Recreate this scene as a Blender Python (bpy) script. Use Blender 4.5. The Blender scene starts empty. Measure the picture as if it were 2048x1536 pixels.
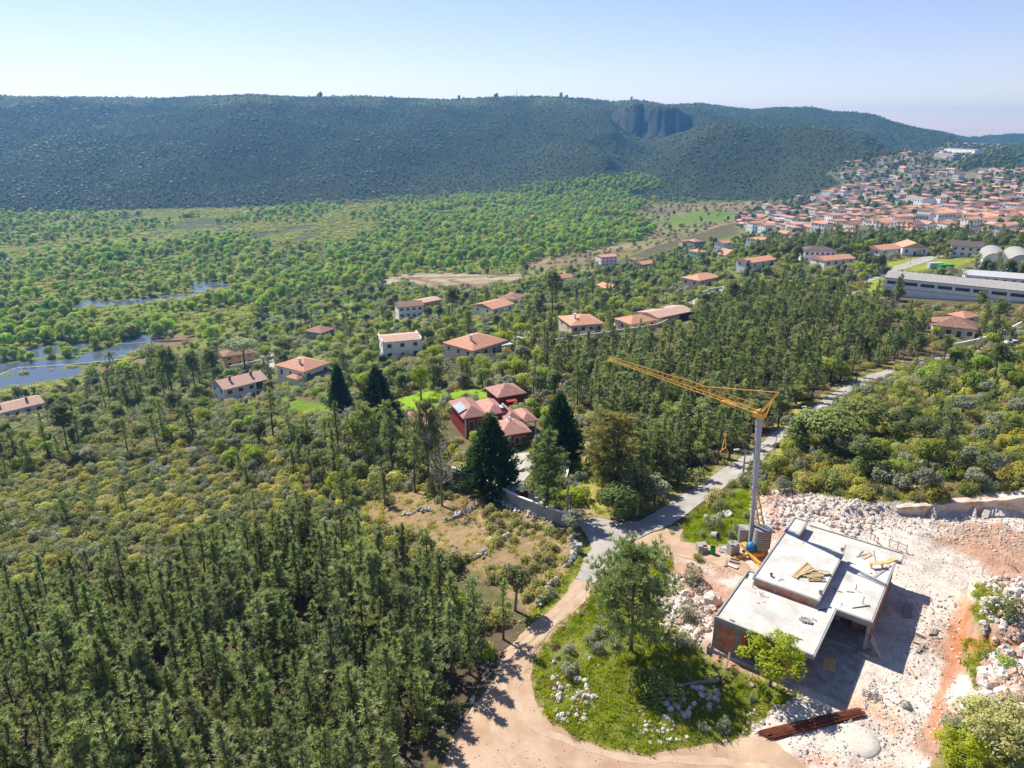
import bpy, math, random
import numpy as np
from mathutils import Vector, Matrix
from mathutils.geometry import delaunay_2d_cdt

# ------------------------------------------------------------------ camera, sky, sun, exposure
scene = bpy.context.scene
COL = scene.collection
FPX, PITCH, CAMH = 1420.0, math.radians(20.0), 45.0
cam_d = bpy.data.cameras.new('camera')
cam_d.sensor_width = 36.0
cam_d.lens = 36.0 * FPX / 2048.0
cam_d.clip_start, cam_d.clip_end = 0.5, 30000.0
cam = bpy.data.objects.new('camera', cam_d)
cam.location = (0, 0, CAMH)
cam.rotation_euler = (math.pi / 2 - PITCH, 0, 0)
COL.objects.link(cam)
scene.camera = cam

SUN_EL = math.radians(48.0)
SUN_DIR = Vector((-0.66 * math.cos(SUN_EL), 0.751 * math.cos(SUN_EL), math.sin(SUN_EL))).normalized()   # towards the sun
world = bpy.data.worlds.new('World')
scene.world = world
world.use_nodes = True
wn, wl = world.node_tree.nodes, world.node_tree.links
wn.clear()
sky = wn.new('ShaderNodeTexSky')
sky.sky_type = 'NISHITA'
sky.sun_disc = False
sky.sun_elevation = SUN_EL
sky.sun_rotation = math.atan2(SUN_DIR.x, SUN_DIR.y)
sky.altitude = 300
sky.air_density, sky.dust_density, sky.ozone_density = 1.0, 0.05, 2.5
bg = wn.new('ShaderNodeBackground')
bg.inputs['Strength'].default_value = 0.07
wo = wn.new('ShaderNodeOutputWorld')
tint = wn.new('ShaderNodeMix')          # white balance of the camera: a slightly bluer sky
tint.data_type = 'RGBA'; tint.blend_type = 'MULTIPLY'
tint.inputs['Factor'].default_value = 1.0
tint.inputs[7].default_value = (1.01, 0.865, 0.985, 1)
wl.new(sky.outputs[0], tint.inputs[6])
wl.new(tint.outputs[2], bg.inputs[0])
wl.new(bg.outputs[0], wo.inputs[0])
sun_d = bpy.data.lights.new('sun', 'SUN')
sun_d.energy = 4.0
sun_d.angle = math.radians(0.53)
sun_d.color = (1.0, 0.93, 0.82)
sun_o = bpy.data.objects.new('sun', sun_d)
sun_o.rotation_euler = SUN_DIR.to_track_quat('Z', 'Y').to_euler()
sun_o.location = (0, 0, 500)
COL.objects.link(sun_o)
vs = scene.view_settings
vs.view_transform = 'Standard'
vs.look = 'None'
vs.gamma = 1.0
vs.use_curve_mapping = False
vs.exposure = 1.08
try:
    cy = scene.cycles
    cy.max_bounces = 6
    cy.diffuse_bounces = 4
    cy.glossy_bounces = 2
    cy.transmission_bounces = 3
    cy.volume_bounces = 0
    cy.transparent_max_bounces = 4
    cy.caustics_reflective = cy.caustics_refractive = False
except Exception:
    pass

rng = np.random.default_rng(7)
random.seed(7)
CP, SP = math.cos(PITCH), math.sin(PITCH)

# ------------------------------------------------------------------ maths: pixels of the photograph, noise, polygons
def ray(px, py):
    x, u = (px - 1024.0) / FPX, -(py - 768.0) / FPX
    return np.array([x, CP + u * SP, -SP + u * CP])

def at_z(px, py, z):
    d = ray(px, py)
    t = (z - CAMH) / d[2]
    return Vector((d[0] * t, d[1] * t, z))

def at_y(px, py, Y):
    d = ray(px, py)
    t = Y / d[1]
    return Vector((d[0] * t, Y, CAMH + d[2] * t))

def proj(x, y, z):
    h = z - CAMH
    cz = np.maximum(y * CP - h * SP, 0.5)
    return 1024 + FPX * x / cz, 768 - FPX * (y * SP + h * CP) / cz

def hash2(ix, iy, seed):
    n = (ix.astype(np.int64) * 374761393 + iy.astype(np.int64) * 668265263 + seed * 974711) & 0x7fffffff
    n = ((n ^ (n >> 13)) * 1274126177) & 0x7fffffff
    n = n ^ (n >> 16)
    return (n & 0xffff) / 65535.0

def vnoise(x, y, s, seed=0):
    x, y = np.asarray(x) / s, np.asarray(y) / s
    ix, iy = np.floor(x), np.floor(y)
    fx, fy = x - ix, y - iy
    fx, fy = fx * fx * (3 - 2 * fx), fy * fy * (3 - 2 * fy)
    a, b = hash2(ix, iy, seed), hash2(ix + 1, iy, seed)
    c, d = hash2(ix, iy + 1, seed), hash2(ix + 1, iy + 1, seed)
    return (a + (b - a) * fx) * (1 - fy) + (c + (d - c) * fx) * fy

def fbm(x, y, s, seed=0, n=4):
    r, a, t = 0, 1.0, 0
    for k in range(n):
        r = r + a * vnoise(x, y, s / 2 ** k, seed + k * 17)
        t += a
        a *= 0.5
    return r / t

def inpoly(px, py, poly):
    px, py = np.asarray(px, float), np.asarray(py, float)
    r = np.zeros(px.shape, bool)
    n = len(poly)
    for i in range(n):
        x0, y0 = poly[i]
        x1, y1 = poly[(i + 1) % n]
        if y0 == y1:
            continue
        c = ((y0 > py) != (y1 > py)) & (px < (x1 - x0) * (py - y0) / (y1 - y0) + x0)
        r ^= c
    return r

def smooth(a, b, x):
    t = np.clip((x - a) / (b - a), 0, 1)
    return t * t * (3 - 2 * t)

# ------------------------------------------------------------------ terrain
CTRL = [  # (pixel x, pixel y, z) read off the photograph with sizes of known things
 (1200,1100,-.5),(1490,1110,0),(1640,1200,0),(1800,1200,0),(1950,1250,1.1),(2048,1100,.8),(2048,1400,1.3),(2300,1300,2),(1850,1450,-.2),
 (1600,1500,-.5),(1300,1500,-1.2),(1300,1300,-.7),(1100,1350,-1.3),(950,1480,-1.9),(1420,1310,-.3),(700,1500,-3.5),(500,1500,-4.6),
 (200,1500,-6.8),(0,1500,-8.4),(-300,1500,-11),(0,1200,-13.5),(300,1200,-9.5),(600,1200,-6.3),(900,1200,-3.2),(1050,1250,-1.6),
 (1050,1000,-2.4),(800,1000,-6),(500,1000,-13),(200,1000,-18.5),(-200,1000,-27),(0,900,-28),(300,900,-23),(600,900,-14.5),(850,900,-9),
 (960,885,-7.5),(1140,1000,-1.8),(1300,1000,-2.2),(1500,940,-1.6),(1500,1000,-.6),(1700,950,1.6),(1900,980,2.2),(2048,960,2.6),
 (2300,1000,4),(1900,850,1.2),(1650,790,-3),(1400,850,-4.5),(1200,850,-7),(1050,800,-11),(850,800,-14),(700,830,-18.5),(480,808,-30.5),
 (620,765,-36),(300,800,-39),(150,820,-43),(0,822,-45),(-200,820,-49),(560,720,-41),(660,690,-40),(800,714,-25),(950,706,-20.5),
 (1050,700,-17),(1130,660,-20.5),(1200,690,-15),(300,745,-60),(200,775,-57),(430,690,-58),(330,680,-65),(480,732,-43),(540,700,-46),
 (643,668,-45),(600,650,-52),(480,640,-62),(700,620,-50),(600,590,-62),(560,560,-65),(760,570,-62),(825,632,-41),(900,570,-57),(900,600,-48),(1000,622,-36),
 (1000,560,-56),(1100,600,-43),(1150,560,-52),(1250,550,-51),(1100,530,-62),(1200,500,-64),(1300,470,-65),(1400,500,-55),(1400,450,-63),
 (1300,560,-41),(1400,600,-27),(1500,560,-25),(1500,600,-21),(1300,640,-21),(1350,640,-19.5),(1500,650,-16),(1600,640,-14.5),(1700,600,-13.5),(1700,680,-10),
 (1850,720,-8),(1880,660,-9),(2048,690,-8),(2048,640,-9.5),(2200,640,-8.5),(1400,700,-11),(1300,750,-9.5),(1600,700,-9),(1420,575,-22),
 (1640,516,-17),(1525,530,-20),(1800,500,-19),(1930,508,-16),(1900,585,-12.5),(2000,545,-12),(1880,530,-14),
 (1500,440,-60),(1650,420,-51),(1600,470,-39),(1750,470,-28),(1900,470,-24),(1900,420,-36),(2040,420,-33),(2040,470,-22),(2200,440,-25),
 (1800,390,-40),(1950,370,-28),(2040,340,-18),(1900,320,-12),(1750,335,-15),(1650,370,-37),(1600,400,-54),(2200,340,-14),
 (100,650,-66),(400,600,-66),(700,500,-66),(300,480,-66),(900,450,-66),(1100,430,-66),(0,450,-66),(500,440,-66),(-300,500,-66),(-300,700,-66),
 (-500,600,-66),(60,760,-66),(-100,740,-66)]
CTRLW = [(-900,2600,-66),(0,2600,-66),(900,2600,-30),(1500,2600,10),(2400,3600,10),(-4500,5500,-60),(0,5500,-60),(5000,5500,0),
         (-40,0,-6),(40,0,-1),(0,-8,-3),(-60,20,-11),(70,20,2),(1500,1900,2)]
_pts = [tuple(at_z(a, b, c)) for a, b, c in CTRL] + CTRLW
_pts = np.array(_pts)
def _uv(x, y):
    return x / (y + 40.0), np.log(y + 40.0)
def _phi(r2):
    return 0.5 * r2 * np.log(r2 + 1e-9)
_u, _v = _uv(_pts[:, 0], _pts[:, 1])
_n = len(_pts)
_K = _phi((_u[:, None] - _u) ** 2 + (_v[:, None] - _v) ** 2) + np.eye(_n) * 0.0008
_A = np.block([[_K, np.c_[np.ones(_n), _u, _v]], [np.r_[np.ones(_n), _u, _v].reshape(3, -1), np.zeros((3, 3))]])
_sol = np.linalg.solve(_A, np.r_[_pts[:, 2], 0, 0, 0])
def rbf(x, y):
    u, v = _uv(x, y)
    sh = u.shape
    u, v = u.ravel(), v.ravel()
    out = np.empty(u.size)
    for i in range(0, u.size, 40000):
        s = slice(i, i + 40000)
        out[s] = _phi((u[s, None] - _u) ** 2 + (v[s, None] - _v) ** 2) @ _sol[:_n] + _sol[_n] + _sol[_n + 1] * u[s] + _sol[_n + 2] * v[s]
    return out.reshape(sh)

RIDGE = [(-900,196),(-300,194),(0,193),(200,194),(330,196),(420,191),(500,188),(600,193),(640,193),(720,191),(800,195),(900,199),(950,196),(1024,192),(1100,193),
 (1170,197),(1230,203),(1270,199),(1335,209),(1365,208),(1400,206),(1440,212),(1500,221),(1560,219),(1590,219),(1650,230),(1700,232),(1760,241),(1830,255),
 (1900,267),(1960,283),(1990,280),(2048,273),(2200,262),(2600,255),(3200,250)]
RDIST = [(-900,1900),(0,1900),(900,1900),(1250,1950),(1360,2150),(1450,2350),(1700,2700),(1950,3000),(1970,3600),(2048,3900),(3200,4300)]
FOOT = [(-900,436),(-300,432),(0,428),(300,421),(500,416),(800,402),(1000,396),(1150,398),(1300,404),(1550,404),(1640,385),(1720,345),(1800,322),(1900,306),(1950,300),(2048,297),(2300,297),(3200,297)]
_rd = [ray(a, b) for a, b in RIDGE]
_ra = np.array([d[0] / d[1] for d in _rd]); _re = np.array([d[2] / d[1] for d in _rd])
_ya = np.array([ray(a, 220)[0] / ray(a, 220)[1] for a, _ in RDIST]); _yd = np.array([b for _, b in RDIST], float)
_fa, _fy = [], []
for a, b in FOOT:
    d = ray(a, b)
    zz = -64 if a < 1600 else (-38 if a < 1700 else (-14 if a < 1850 else -6))
    _fa.append(d[0] / d[1]); _fy.append((zz - CAMH) / (d[2] / d[1]))
_fa, _fy = np.array(_fa), np.minimum(np.array(_fy), 2300.0)

WATER = [  # open water, pixel outlines
 [(-80,742),(60,722),(150,716),(175,706),(240,688),(275,672),(300,668),(312,682),(292,690),(262,706),(215,722),(150,730),(100,738),(20,748),(-60,760)],
 [(-80,770),(10,756),(60,744),(110,740),(160,736),(150,752),(110,760),(60,772),(0,786),(-80,800)],
 [(140,610),(175,601),(230,602),(300,595),(380,584),(404,588),(350,597),(280,606),(200,612),(150,616)],
 [(372,578),(392,566),(440,566),(470,572),(440,578),(400,584)],
 [(30,700),(90,690),(150,684),(190,690),(150,704),(80,712),(30,716)],
 [(-60,705),(0,700),(30,705),(10,715),(-60,722)],
]
PONDS = [[(532,538),(560,533),(598,540),(590,546),(545,545)],[(155,459),(195,457),(198,461),(160,462)],[(308,466),(338,464),(338,468),(310,469)],[(440,457),(468,454),(472,459),(442,461)],[(-10,462),(20,460),(30,466),(-10,468)]]
WATERW = [[tuple(at_z(a, b, -65.0))[:2] for a, b in p] for p in WATER]
PONDW = [[tuple(at_z(a, b, -65.0))[:2] for a, b in p] for p in PONDS]
EXC = [tuple(at_z(a, b, .3))[:2] for a, b in [(1560,1000),(1620,1022),(1700,1030),(1790,1029),(1840,1033),(1900,1026),(2000,1028),(2100,1036),(2200,1150),(1965,1163),(1930,1188),
        (1926,1260),(1930,1330),(1905,1400),(1895,1470),(1880,1560),(1500,1560),(1480,1480),(1560,1400),(1420,1300),(1340,1200),(1440,1120)]]
MOUND = [tuple(at_z(a, b, 1.0))[:2] for a, b in [(1950,1166),(2000,1158),(2060,1155),(2160,1160),(2160,1260),(2048,1285),(1990,1292),(1950,1270),(1940,1215)]]
HOUSE_B = Vector((18.18, 52.73, 0))
HU, HV = Vector((0.806, -0.592, 0)), Vector((0.592, 0.806, 0))

def terrain_z(x, y):
    z = rbf(x, y)
    z = np.where(z < -64.2, -64.2 - 0.8 * np.tanh((-64.2 - z) / 0.8), z)
    pc, pz = at_z(940, 868, -7.5), float(rbf(np.array([at_z(976, 892, -7.5).x]), np.array([at_z(976, 892, -7.5).y]))[0])
    pad = smooth(17, 10, np.hypot(x - pc.x, y - pc.y))       # levelled plot of the red house
    z = z + (fbm(x, y, 60, 3) - .5) * 4.0 * smooth(90, 260, y) * smooth(-64, -50, z)
    z = z + (fbm(x, y, 9, 5, 3) - .5) * .5 * smooth(-63.5, -60, z)
    z = z + (fbm(x, y, 40, 8, 3) - .5) * .5 * (1 - smooth(-63.5, -60, z))
    z = z + (pz - z) * pad
    # hills
    a = x / np.maximum(y, 1)
    yr, yf, er = np.interp(a, _ya, _yd), np.interp(a, _fa, _fy), np.interp(a, _ra, _re)
    yr = np.maximum(yr, yf + 500)
    wob = (fbm(x * 1.0, y * .35, 260, 21) - .5) * 120
    t = np.clip((y - yf + wob * .35) / (yr - yf), 0, 1)
    zr = CAMH + er * yr
    g = 0.10 * t + 0.90 * (1 - (1 - t) ** 1.35)
    hz = z + (zr - z) * g
    rough = (fbm(x, y * .5, 260, 31, 4) - .5) * 80 + (fbm(x + y * .4, y, 90, 37, 3) - .5) * 14
    hz = hz + rough * smooth(0, .25, t) * (1 - smooth(.78, .97, t))
    back = zr - (y - yr) * 0.16 - np.maximum(y - yr - 300, 0) * .1
    hz = np.where(y > yr, np.maximum(back, -60), hz)
    # spur in front of the hill
    hz = hz + 40 * np.exp(-((a - .30) / .19) ** 2 - ((y - 1330) / 150) ** 2)
    # rock cliff under the ridge
    ac = ray(1300, 230)[0] / ray(1300, 230)[1]
    wa = a + (fbm(x, y, 130, 43, 4) - .5) * .10
    q = np.clip(1 - np.abs((wa - ac) / .074), 0, 1) * (y > yf)
    edge = 1690 + (fbm(x, y * .3, 90, 41, 4) - .5) * 150 + 110 * (1 - q) ** 2
    lin = z + (24 - z) * np.clip((y - yf) / np.maximum(1690 - yf, 100), 0, 1) + rough * .5 * smooth(0, .25, t)
    qs = smooth(0, .75, q)
    hz = np.where((q > 0) & (y < edge), hz + (np.minimum(lin, hz) - hz) * qs, hz)
    ztop = CAMH + (er - .003) * np.maximum(y, 1690) - 6 * (1 - q)
    up = hz + (np.maximum(ztop, hz) - hz) * smooth(edge - 12, edge + 14, y) * qs
    hz = np.where((q > 0) & (y < yr), up, hz)
    z = hz
    # open water beds
    for p in WATERW + PONDW:
        m = inpoly(x + (fbm(x, y, 6, 51, 3) - .5) * 5, y + (fbm(x, y, 6, 52, 3) - .5) * 6, p)
        z = np.where(m, -66.0, z)
    # building site: levelled floor and spoil heaps
    jx, jy = (fbm(x, y, 3, 61, 3) - .5) * 1.6, (fbm(x, y, 3, 62, 3) - .5) * 1.6
    m = inpoly(x + jx, y + jy, EXC)
    lx, ly = x - HOUSE_B.x, y - HOUSE_B.y
    lu, lv = lx * HU.x + ly * HU.y, lx * HV.x + ly * HV.y
    dh = np.hypot(np.maximum(np.maximum(-lu, lu - 12), 0), np.maximum(np.maximum(-lv, lv - 21), 0))
    rubble = (fbm(x, y, 2.2, 63, 4) - .42) * 1.0 * smooth(.5, 6, dh)
    behind = smooth(62, 74, y) * .7
    z = np.where(m, np.minimum(z, 0) * smooth(0, 8, dh) * .8 + rubble * .8 + behind * smooth(1, 6, dh) * .6, z)
    m2 = inpoly(x + jx, y + jy, MOUND)
    z = np.where(m2, z + .9 + rubble * .5, z)
    return z

_rows = [-14.0]
while _rows[-1] < 6500:
    Y = _rows[-1]
    _rows.append(Y + .42 + max(Y, 0) * .0078)
_rows = np.array(_rows)
NU = 620
_us = np.linspace(-1.05, 1.05, NU)
GX = _us[None, :] * (_rows[:, None] + 40.0)
GY = np.repeat(_rows[:, None], NU, 1)
GZ = terrain_z(GX, GY)

def height(x, y):
    x, y = np.asarray(x, float), np.asarray(y, float)
    j = np.clip(np.searchsorted(_rows, y) - 1, 0, len(_rows) - 2)
    fy = np.clip((y - _rows[j]) / (_rows[j + 1] - _rows[j]), 0, 1)
    u = np.clip((x / (y + 40.0) + 1.05) / 2.10 * (NU - 1), 0, NU - 1.001)
    i = u.astype(int)
    fx = u - i
    return (GZ[j, i] * (1 - fx) + GZ[j, i + 1] * fx) * (1 - fy) + (GZ[j + 1, i] * (1 - fx) + GZ[j + 1, i + 1] * fx) * fy

_ys = np.exp(np.linspace(math.log(25), math.log(3500), 700))
def ground(px, py):
    """the ground point seen at a pixel of the photograph"""
    d = ray(px, py)
    f = lambda Y: CAMH + d[2] / d[1] * Y - height(d[0] / d[1] * Y, Y)
    v = f(_ys)
    k = np.nonzero(v < 0)[0]
    if len(k) == 0:
        return at_y(px, py, 2500.0)
    k = k[0]
    a, b = (_ys[k - 1], _ys[k]) if k else (5.0, _ys[0])
    for _ in range(24):
        m = (a + b) / 2
        if f(m) < 0: b = m
        else: a = m
    Y = (a + b) / 2
    X = d[0] / d[1] * Y
    return Vector((X, Y, float(height(X, Y))))

# ------------------------------------------------------------------ materials
def newmat(name):
    m = bpy.data.materials.new(name)
    m.use_nodes = True
    nt = m.node_tree
    nt.nodes.clear()
    o = nt.nodes.new('ShaderNodeOutputMaterial')
    return m, nt, o

def N(nt, t, **kw):
    n = nt.nodes.new(t)
    for k, v in kw.items():
        if k in n.inputs: n.inputs[k].default_value = v
        else: setattr(n, k, v)
    return n

def rgba(c): return (c[0], c[1], c[2], 1.0)

def surf(name, col, col2=None, scale=3.0, rough=.85, spec=.25, bump=.0, detail=5.0, metal=0.0, vary=0.0, coord='Object', contrast=(.35,.65), bscale=None, streak=None):
    """plain procedural surface: two colours mixed by noise, fine relief, per-object variation"""
    m, nt, o = newmat(name)
    L = nt.links
    p = N(nt, 'ShaderNodeBsdfPrincipled')
    p.inputs['Roughness'].default_value = rough
    p.inputs['Specular IOR Level'].default_value = spec
    p.inputs['Metallic'].default_value = metal
    tc = N(nt, 'ShaderNodeTexCoord')
    vec = tc.outputs[coord]
    if streak:
        mp = N(nt, 'ShaderNodeMapping'); mp.inputs['Scale'].default_value = streak
        L.new(vec, mp.inputs[0]); vec = mp.outputs[0]
    nz = N(nt, 'ShaderNodeTexNoise'); nz.inputs['Scale'].default_value = scale; nz.inputs['Detail'].default_value = detail
    nz.inputs['Roughness'].default_value = .65
    L.new(vec, nz.inputs['Vector'])
    r = N(nt, 'ShaderNodeValToRGB')
    r.color_ramp.elements[0].position, r.color_ramp.elements[1].position = contrast
    r.color_ramp.elements[0].color = rgba(col); r.color_ramp.elements[1].color = rgba(col2 or col)
    L.new(nz.outputs[0], r.inputs[0])
    c = r.outputs[0]
    if vary:
        oi = N(nt, 'ShaderNodeObjectInfo')
        mr = N(nt, 'ShaderNodeMapRange'); mr.inputs[3].default_value = 1 - vary; mr.inputs[4].default_value = 1 + vary
        L.new(oi.outputs['Random'], mr.inputs[0])
        hs = N(nt, 'ShaderNodeHueSaturation')
        L.new(mr.outputs[0], hs.inputs['Value']); L.new(c, hs.inputs['Color'])
        c = hs.outputs[0]
    L.new(c, p.inputs['Base Color'])
    if bump:
        n2 = N(nt, 'ShaderNodeTexNoise'); n2.inputs['Scale'].default_value = bscale or scale * 4; n2.inputs['Detail'].default_value = 4
        L.new(vec, n2.inputs['Vector'])
        b = N(nt, 'ShaderNodeBump'); b.inputs['Strength'].default_value = bump; b.inputs['Distance'].default_value = .05
        L.new(n2.outputs[0], b.inputs['Height']); L.new(b.outputs[0], p.inputs['Normal'])
    L.new(p.outputs[0], o.inputs[0])
    return m

def leafmat(name, col, col2, tint=(1.25, 1.35, .6), trans=.32, scale=.9, hue=.025, val=.3, sat=.12):
    """foliage: diffuse with light coming through, clumps of two greens, each plant a little different"""
    m, nt, o = newmat(name)
    L = nt.links
    tc = N(nt, 'ShaderNodeTexCoord'); oi = N(nt, 'ShaderNodeObjectInfo')
    nz = N(nt, 'ShaderNodeTexNoise'); nz.inputs['Scale'].default_value = scale; nz.inputs['Detail'].default_value = 3
    ad = N(nt, 'ShaderNodeVectorMath', operation='ADD')
    L.new(tc.outputs['Object'], ad.inputs[0]); L.new(oi.outputs['Location'], ad.inputs[1])
    L.new(ad.outputs[0], nz.inputs['Vector'])
    r = N(nt, 'ShaderNodeValToRGB')
    r.color_ramp.elements[0].position, r.color_ramp.elements[1].position = .36, .64
    r.color_ramp.elements[0].color = rgba(col); r.color_ramp.elements[1].color = rgba(col2)
    L.new(nz.outputs[0], r.inputs[0])
    hs = N(nt, 'ShaderNodeHueSaturation')
    for key, rngv, mul in (('Hue', (.5 - hue, .5 + hue), 1.0), ('Value', (1 - val, 1 + val), 7.31), ('Saturation', (1 - sat, 1 + sat), 3.77)):
        f = N(nt, 'ShaderNodeMath', operation='MULTIPLY'); f.inputs[1].default_value = mul
        L.new(oi.outputs['Random'], f.inputs[0])
        g = N(nt, 'ShaderNodeMath', operation='FRACT'); L.new(f.outputs[0], g.inputs[0])
        mr = N(nt, 'ShaderNodeMapRange'); mr.inputs[3].default_value, mr.inputs[4].default_value = rngv
        L.new(g.outputs[0], mr.inputs[0]); L.new(mr.outputs[0], hs.inputs[key])
    L.new(r.outputs[0], hs.inputs['Color'])
    p = N(nt, 'ShaderNodeBsdfPrincipled'); p.inputs['Roughness'].default_value = .55; p.inputs['Specular IOR Level'].default_value = .25
    t = N(nt, 'ShaderNodeBsdfTranslucent')
    mx = N(nt, 'ShaderNodeMix', data_type='RGBA', blend_type='MULTIPLY'); mx.inputs['Factor'].default_value = 1
    L.new(hs.outputs[0], mx.inputs[6]); mx.inputs[7].default_value = rgba(tint)
    L.new(hs.outputs[0], p.inputs['Base Color']); L.new(mx.outputs[2], t.inputs[0])
    ms = N(nt, 'ShaderNodeMixShader'); ms.inputs[0].default_value = trans
    L.new(p.outputs[0], ms.inputs[1]); L.new(t.outputs[0], ms.inputs[2]); L.new(ms.outputs[0], o.inputs[0])
    return m

def brickmat(name, c1, c2, mortar, scale=4.0, bw=.6, rh=.3, msz=.03, bump=.3):
    m, nt, o = newmat(name)
    L = nt.links
    tc = N(nt, 'ShaderNodeTexCoord')
    # wall faces run along any direction: use x+y as the running axis
    sx = N(nt, 'ShaderNodeSeparateXYZ'); L.new(tc.outputs['Object'], sx.inputs[0])
    ad = N(nt, 'ShaderNodeMath', operation='ADD'); L.new(sx.outputs[0], ad.inputs[0]); L.new(sx.outputs[1], ad.inputs[1])
    cb = N(nt, 'ShaderNodeCombineXYZ'); L.new(ad.outputs[0], cb.inputs[0]); L.new(sx.outputs[2], cb.inputs[1])
    b = N(nt, 'ShaderNodeTexBrick'); b.inputs['Scale'].default_value = scale
    b.inputs['Color1'].default_value, b.inputs['Color2'].default_value, b.inputs['Mortar'].default_value = rgba(c1), rgba(c2), rgba(mortar)
    b.inputs['Mortar Size'].default_value = msz; b.inputs['Brick Width'].default_value = bw; b.inputs['Row Height'].default_value = rh
    L.new(cb.outputs[0], b.inputs['Vector'])
    nz = N(nt, 'ShaderNodeTexNoise'); nz.inputs['Scale'].default_value = 1.3
    hs = N(nt, 'ShaderNodeHueSaturation'); mr = N(nt, 'ShaderNodeMapRange'); mr.inputs[1].default_value = .3; mr.inputs[2].default_value = .7; mr.inputs[3].default_value = .75; mr.inputs[4].default_value = 1.25
    L.new(tc.outputs['Object'], nz.inputs['Vector']); L.new(nz.outputs[0], mr.inputs[0]); L.new(mr.outputs[0], hs.inputs['Value']); L.new(b.outputs[0], hs.inputs['Color'])
    p = N(nt, 'ShaderNodeBsdfPrincipled'); p.inputs['Roughness'].default_value = .9; p.inputs['Specular IOR Level'].default_value = .15
    L.new(hs.outputs[0], p.inputs['Base Color'])
    bp = N(nt, 'ShaderNodeBump'); bp.inputs['Strength'].default_value = bump; bp.inputs['Distance'].default_value = .02; bp.invert = True
    L.new(b.outputs[1], bp.inputs['Height']); L.new(bp.outputs[0], p.inputs['Normal'])
    L.new(p.outputs[0], o.inputs[0])
    return m

def tilemat(name, c1, c2, vary=.12):
    """pantiled roof seen from afar: UV rows of tiles"""
    m, nt, o = newmat(name)
    L = nt.links
    tc = N(nt, 'ShaderNodeTexCoord'); uv = tc.outputs['UV']
    w1 = N(nt, 'ShaderNodeTexWave', bands_direction='X'); w1.inputs['Scale'].default_value = 1.25; w1.inputs['Distortion'].default_value = .3
    w2 = N(nt, 'ShaderNodeTexWave', bands_direction='Y', wave_profile='SAW'); w2.inputs['Scale'].default_value = .9
    L.new(uv, w1.inputs[0]); L.new(uv, w2.inputs[0])
    nz = N(nt, 'ShaderNodeTexNoise'); nz.inputs['Scale'].default_value = 1.6; nz.inputs['Detail'].default_value = 6
    L.new(uv, nz.inputs['Vector'])
    r = N(nt, 'ShaderNodeValToRGB'); r.color_ramp.elements[0].position, r.color_ramp.elements[1].position = .33, .66
    r.color_ramp.elements[0].color, r.color_ramp.elements[1].color = rgba(c1), rgba(c2)
    L.new(nz.outputs[0], r.inputs[0])
    oi = N(nt, 'ShaderNodeObjectInfo'); mr = N(nt, 'ShaderNodeMapRange'); mr.inputs[3].default_value = 1 - vary; mr.inputs[4].default_value = 1 + vary
    L.new(oi.outputs['Random'], mr.inputs[0])
    hs = N(nt, 'ShaderNodeHueSaturation'); L.new(mr.outputs[0], hs.inputs['Value']); L.new(r.outputs[0], hs.inputs['Color'])
    p = N(nt, 'ShaderNodeBsdfPrincipled'); p.inputs['Roughness'].default_value = .8; p.inputs['Specular IOR Level'].default_value = .2
    L.new(hs.outputs[0], p.inputs['Base Color'])
    s = N(nt, 'ShaderNodeMath', operation='ADD'); L.new(w1.outputs[1], s.inputs[0]); L.new(w2.outputs[1], s.inputs[1])
    b = N(nt, 'ShaderNodeBump'); b.inputs['Strength'].default_value = .55; b.inputs['Distance'].default_value = .08
    L.new(s.outputs[0], b.inputs['Height']); L.new(b.outputs[0], p.inputs['Normal'])
    L.new(p.outputs[0], o.inputs[0])
    return m

M = {}
M['pine'] = leafmat('pine_needles', (0.190,0.240,0.098), (0.375,0.420,0.200), tint=(1.15,1.2,.6), trans=0.38, scale=.8, hue=.015, val=.3)
M['pine_pale'] = leafmat('pale_pine_needles', (0.220,0.210,0.070), (0.320,0.280,0.100), trans=0.40, scale=.8)
M['conifer'] = leafmat('conifer_sprays', (0.035,0.075,0.028), (0.085,0.135,0.045), tint=(1.0,1.2,.5), trans=0.25, scale=.9, hue=.01, val=.15)
M['oak'] = leafmat('evergreen_oak_leaves', (0.110,0.145,0.038), (0.225,0.260,0.070), trans=0.36, hue=.02)
M['heath'] = leafmat('heath_leaves', (0.255,0.250,0.078), (0.400,0.375,0.120), trans=0.34, hue=.02)
M['gorse'] = leafmat('gorse_leaves', (0.290,0.282,0.045), (0.430,0.405,0.066), trans=0.36, hue=.018)
M['olive'] = leafmat('olive_leaves', (0.220,0.245,0.145), (0.330,0.355,0.230), tint=(1.1,1.15,.8), trans=0.30, hue=.02)
M['green'] = leafmat('spring_shrub_leaves', (0.200,0.290,0.036), (0.360,0.430,0.055), trans=0.45, hue=.02)
M['lime'] = leafmat('young_lime_leaves', (0.260,0.320,0.028), (0.430,0.480,0.050), tint=(1.2,1.25,.5), trans=0.48, hue=.012, val=.15)
M['marsh'] = leafmat('willow_leaves', (0.225,0.335,0.028), (0.440,0.520,0.050), tint=(1.2,1.3,.5), trans=0.46, scale=.25, hue=.035, val=.3)
M['marshscrub'] = leafmat('marsh_scrub_leaves', (0.330,0.355,0.045), (0.480,0.460,0.070), trans=0.42, scale=.3, hue=.03, val=.25)
M['hilltree'] = leafmat('hillside_tree_leaves', (0.105,0.155,0.070), (0.185,0.235,0.100), trans=0.22, scale=.2, hue=.015, val=.3)
M['hillscrub'] = leafmat('hillside_scrub_leaves', (0.150,0.185,0.070), (0.220,0.250,0.100), trans=0.22, scale=.2, hue=.015, val=.2)
M['dry'] = leafmat('dry_undergrowth', (0.150,0.088,0.062), (0.225,0.140,0.095), tint=(1.1,1,.8), trans=0.30, hue=.015)
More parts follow.
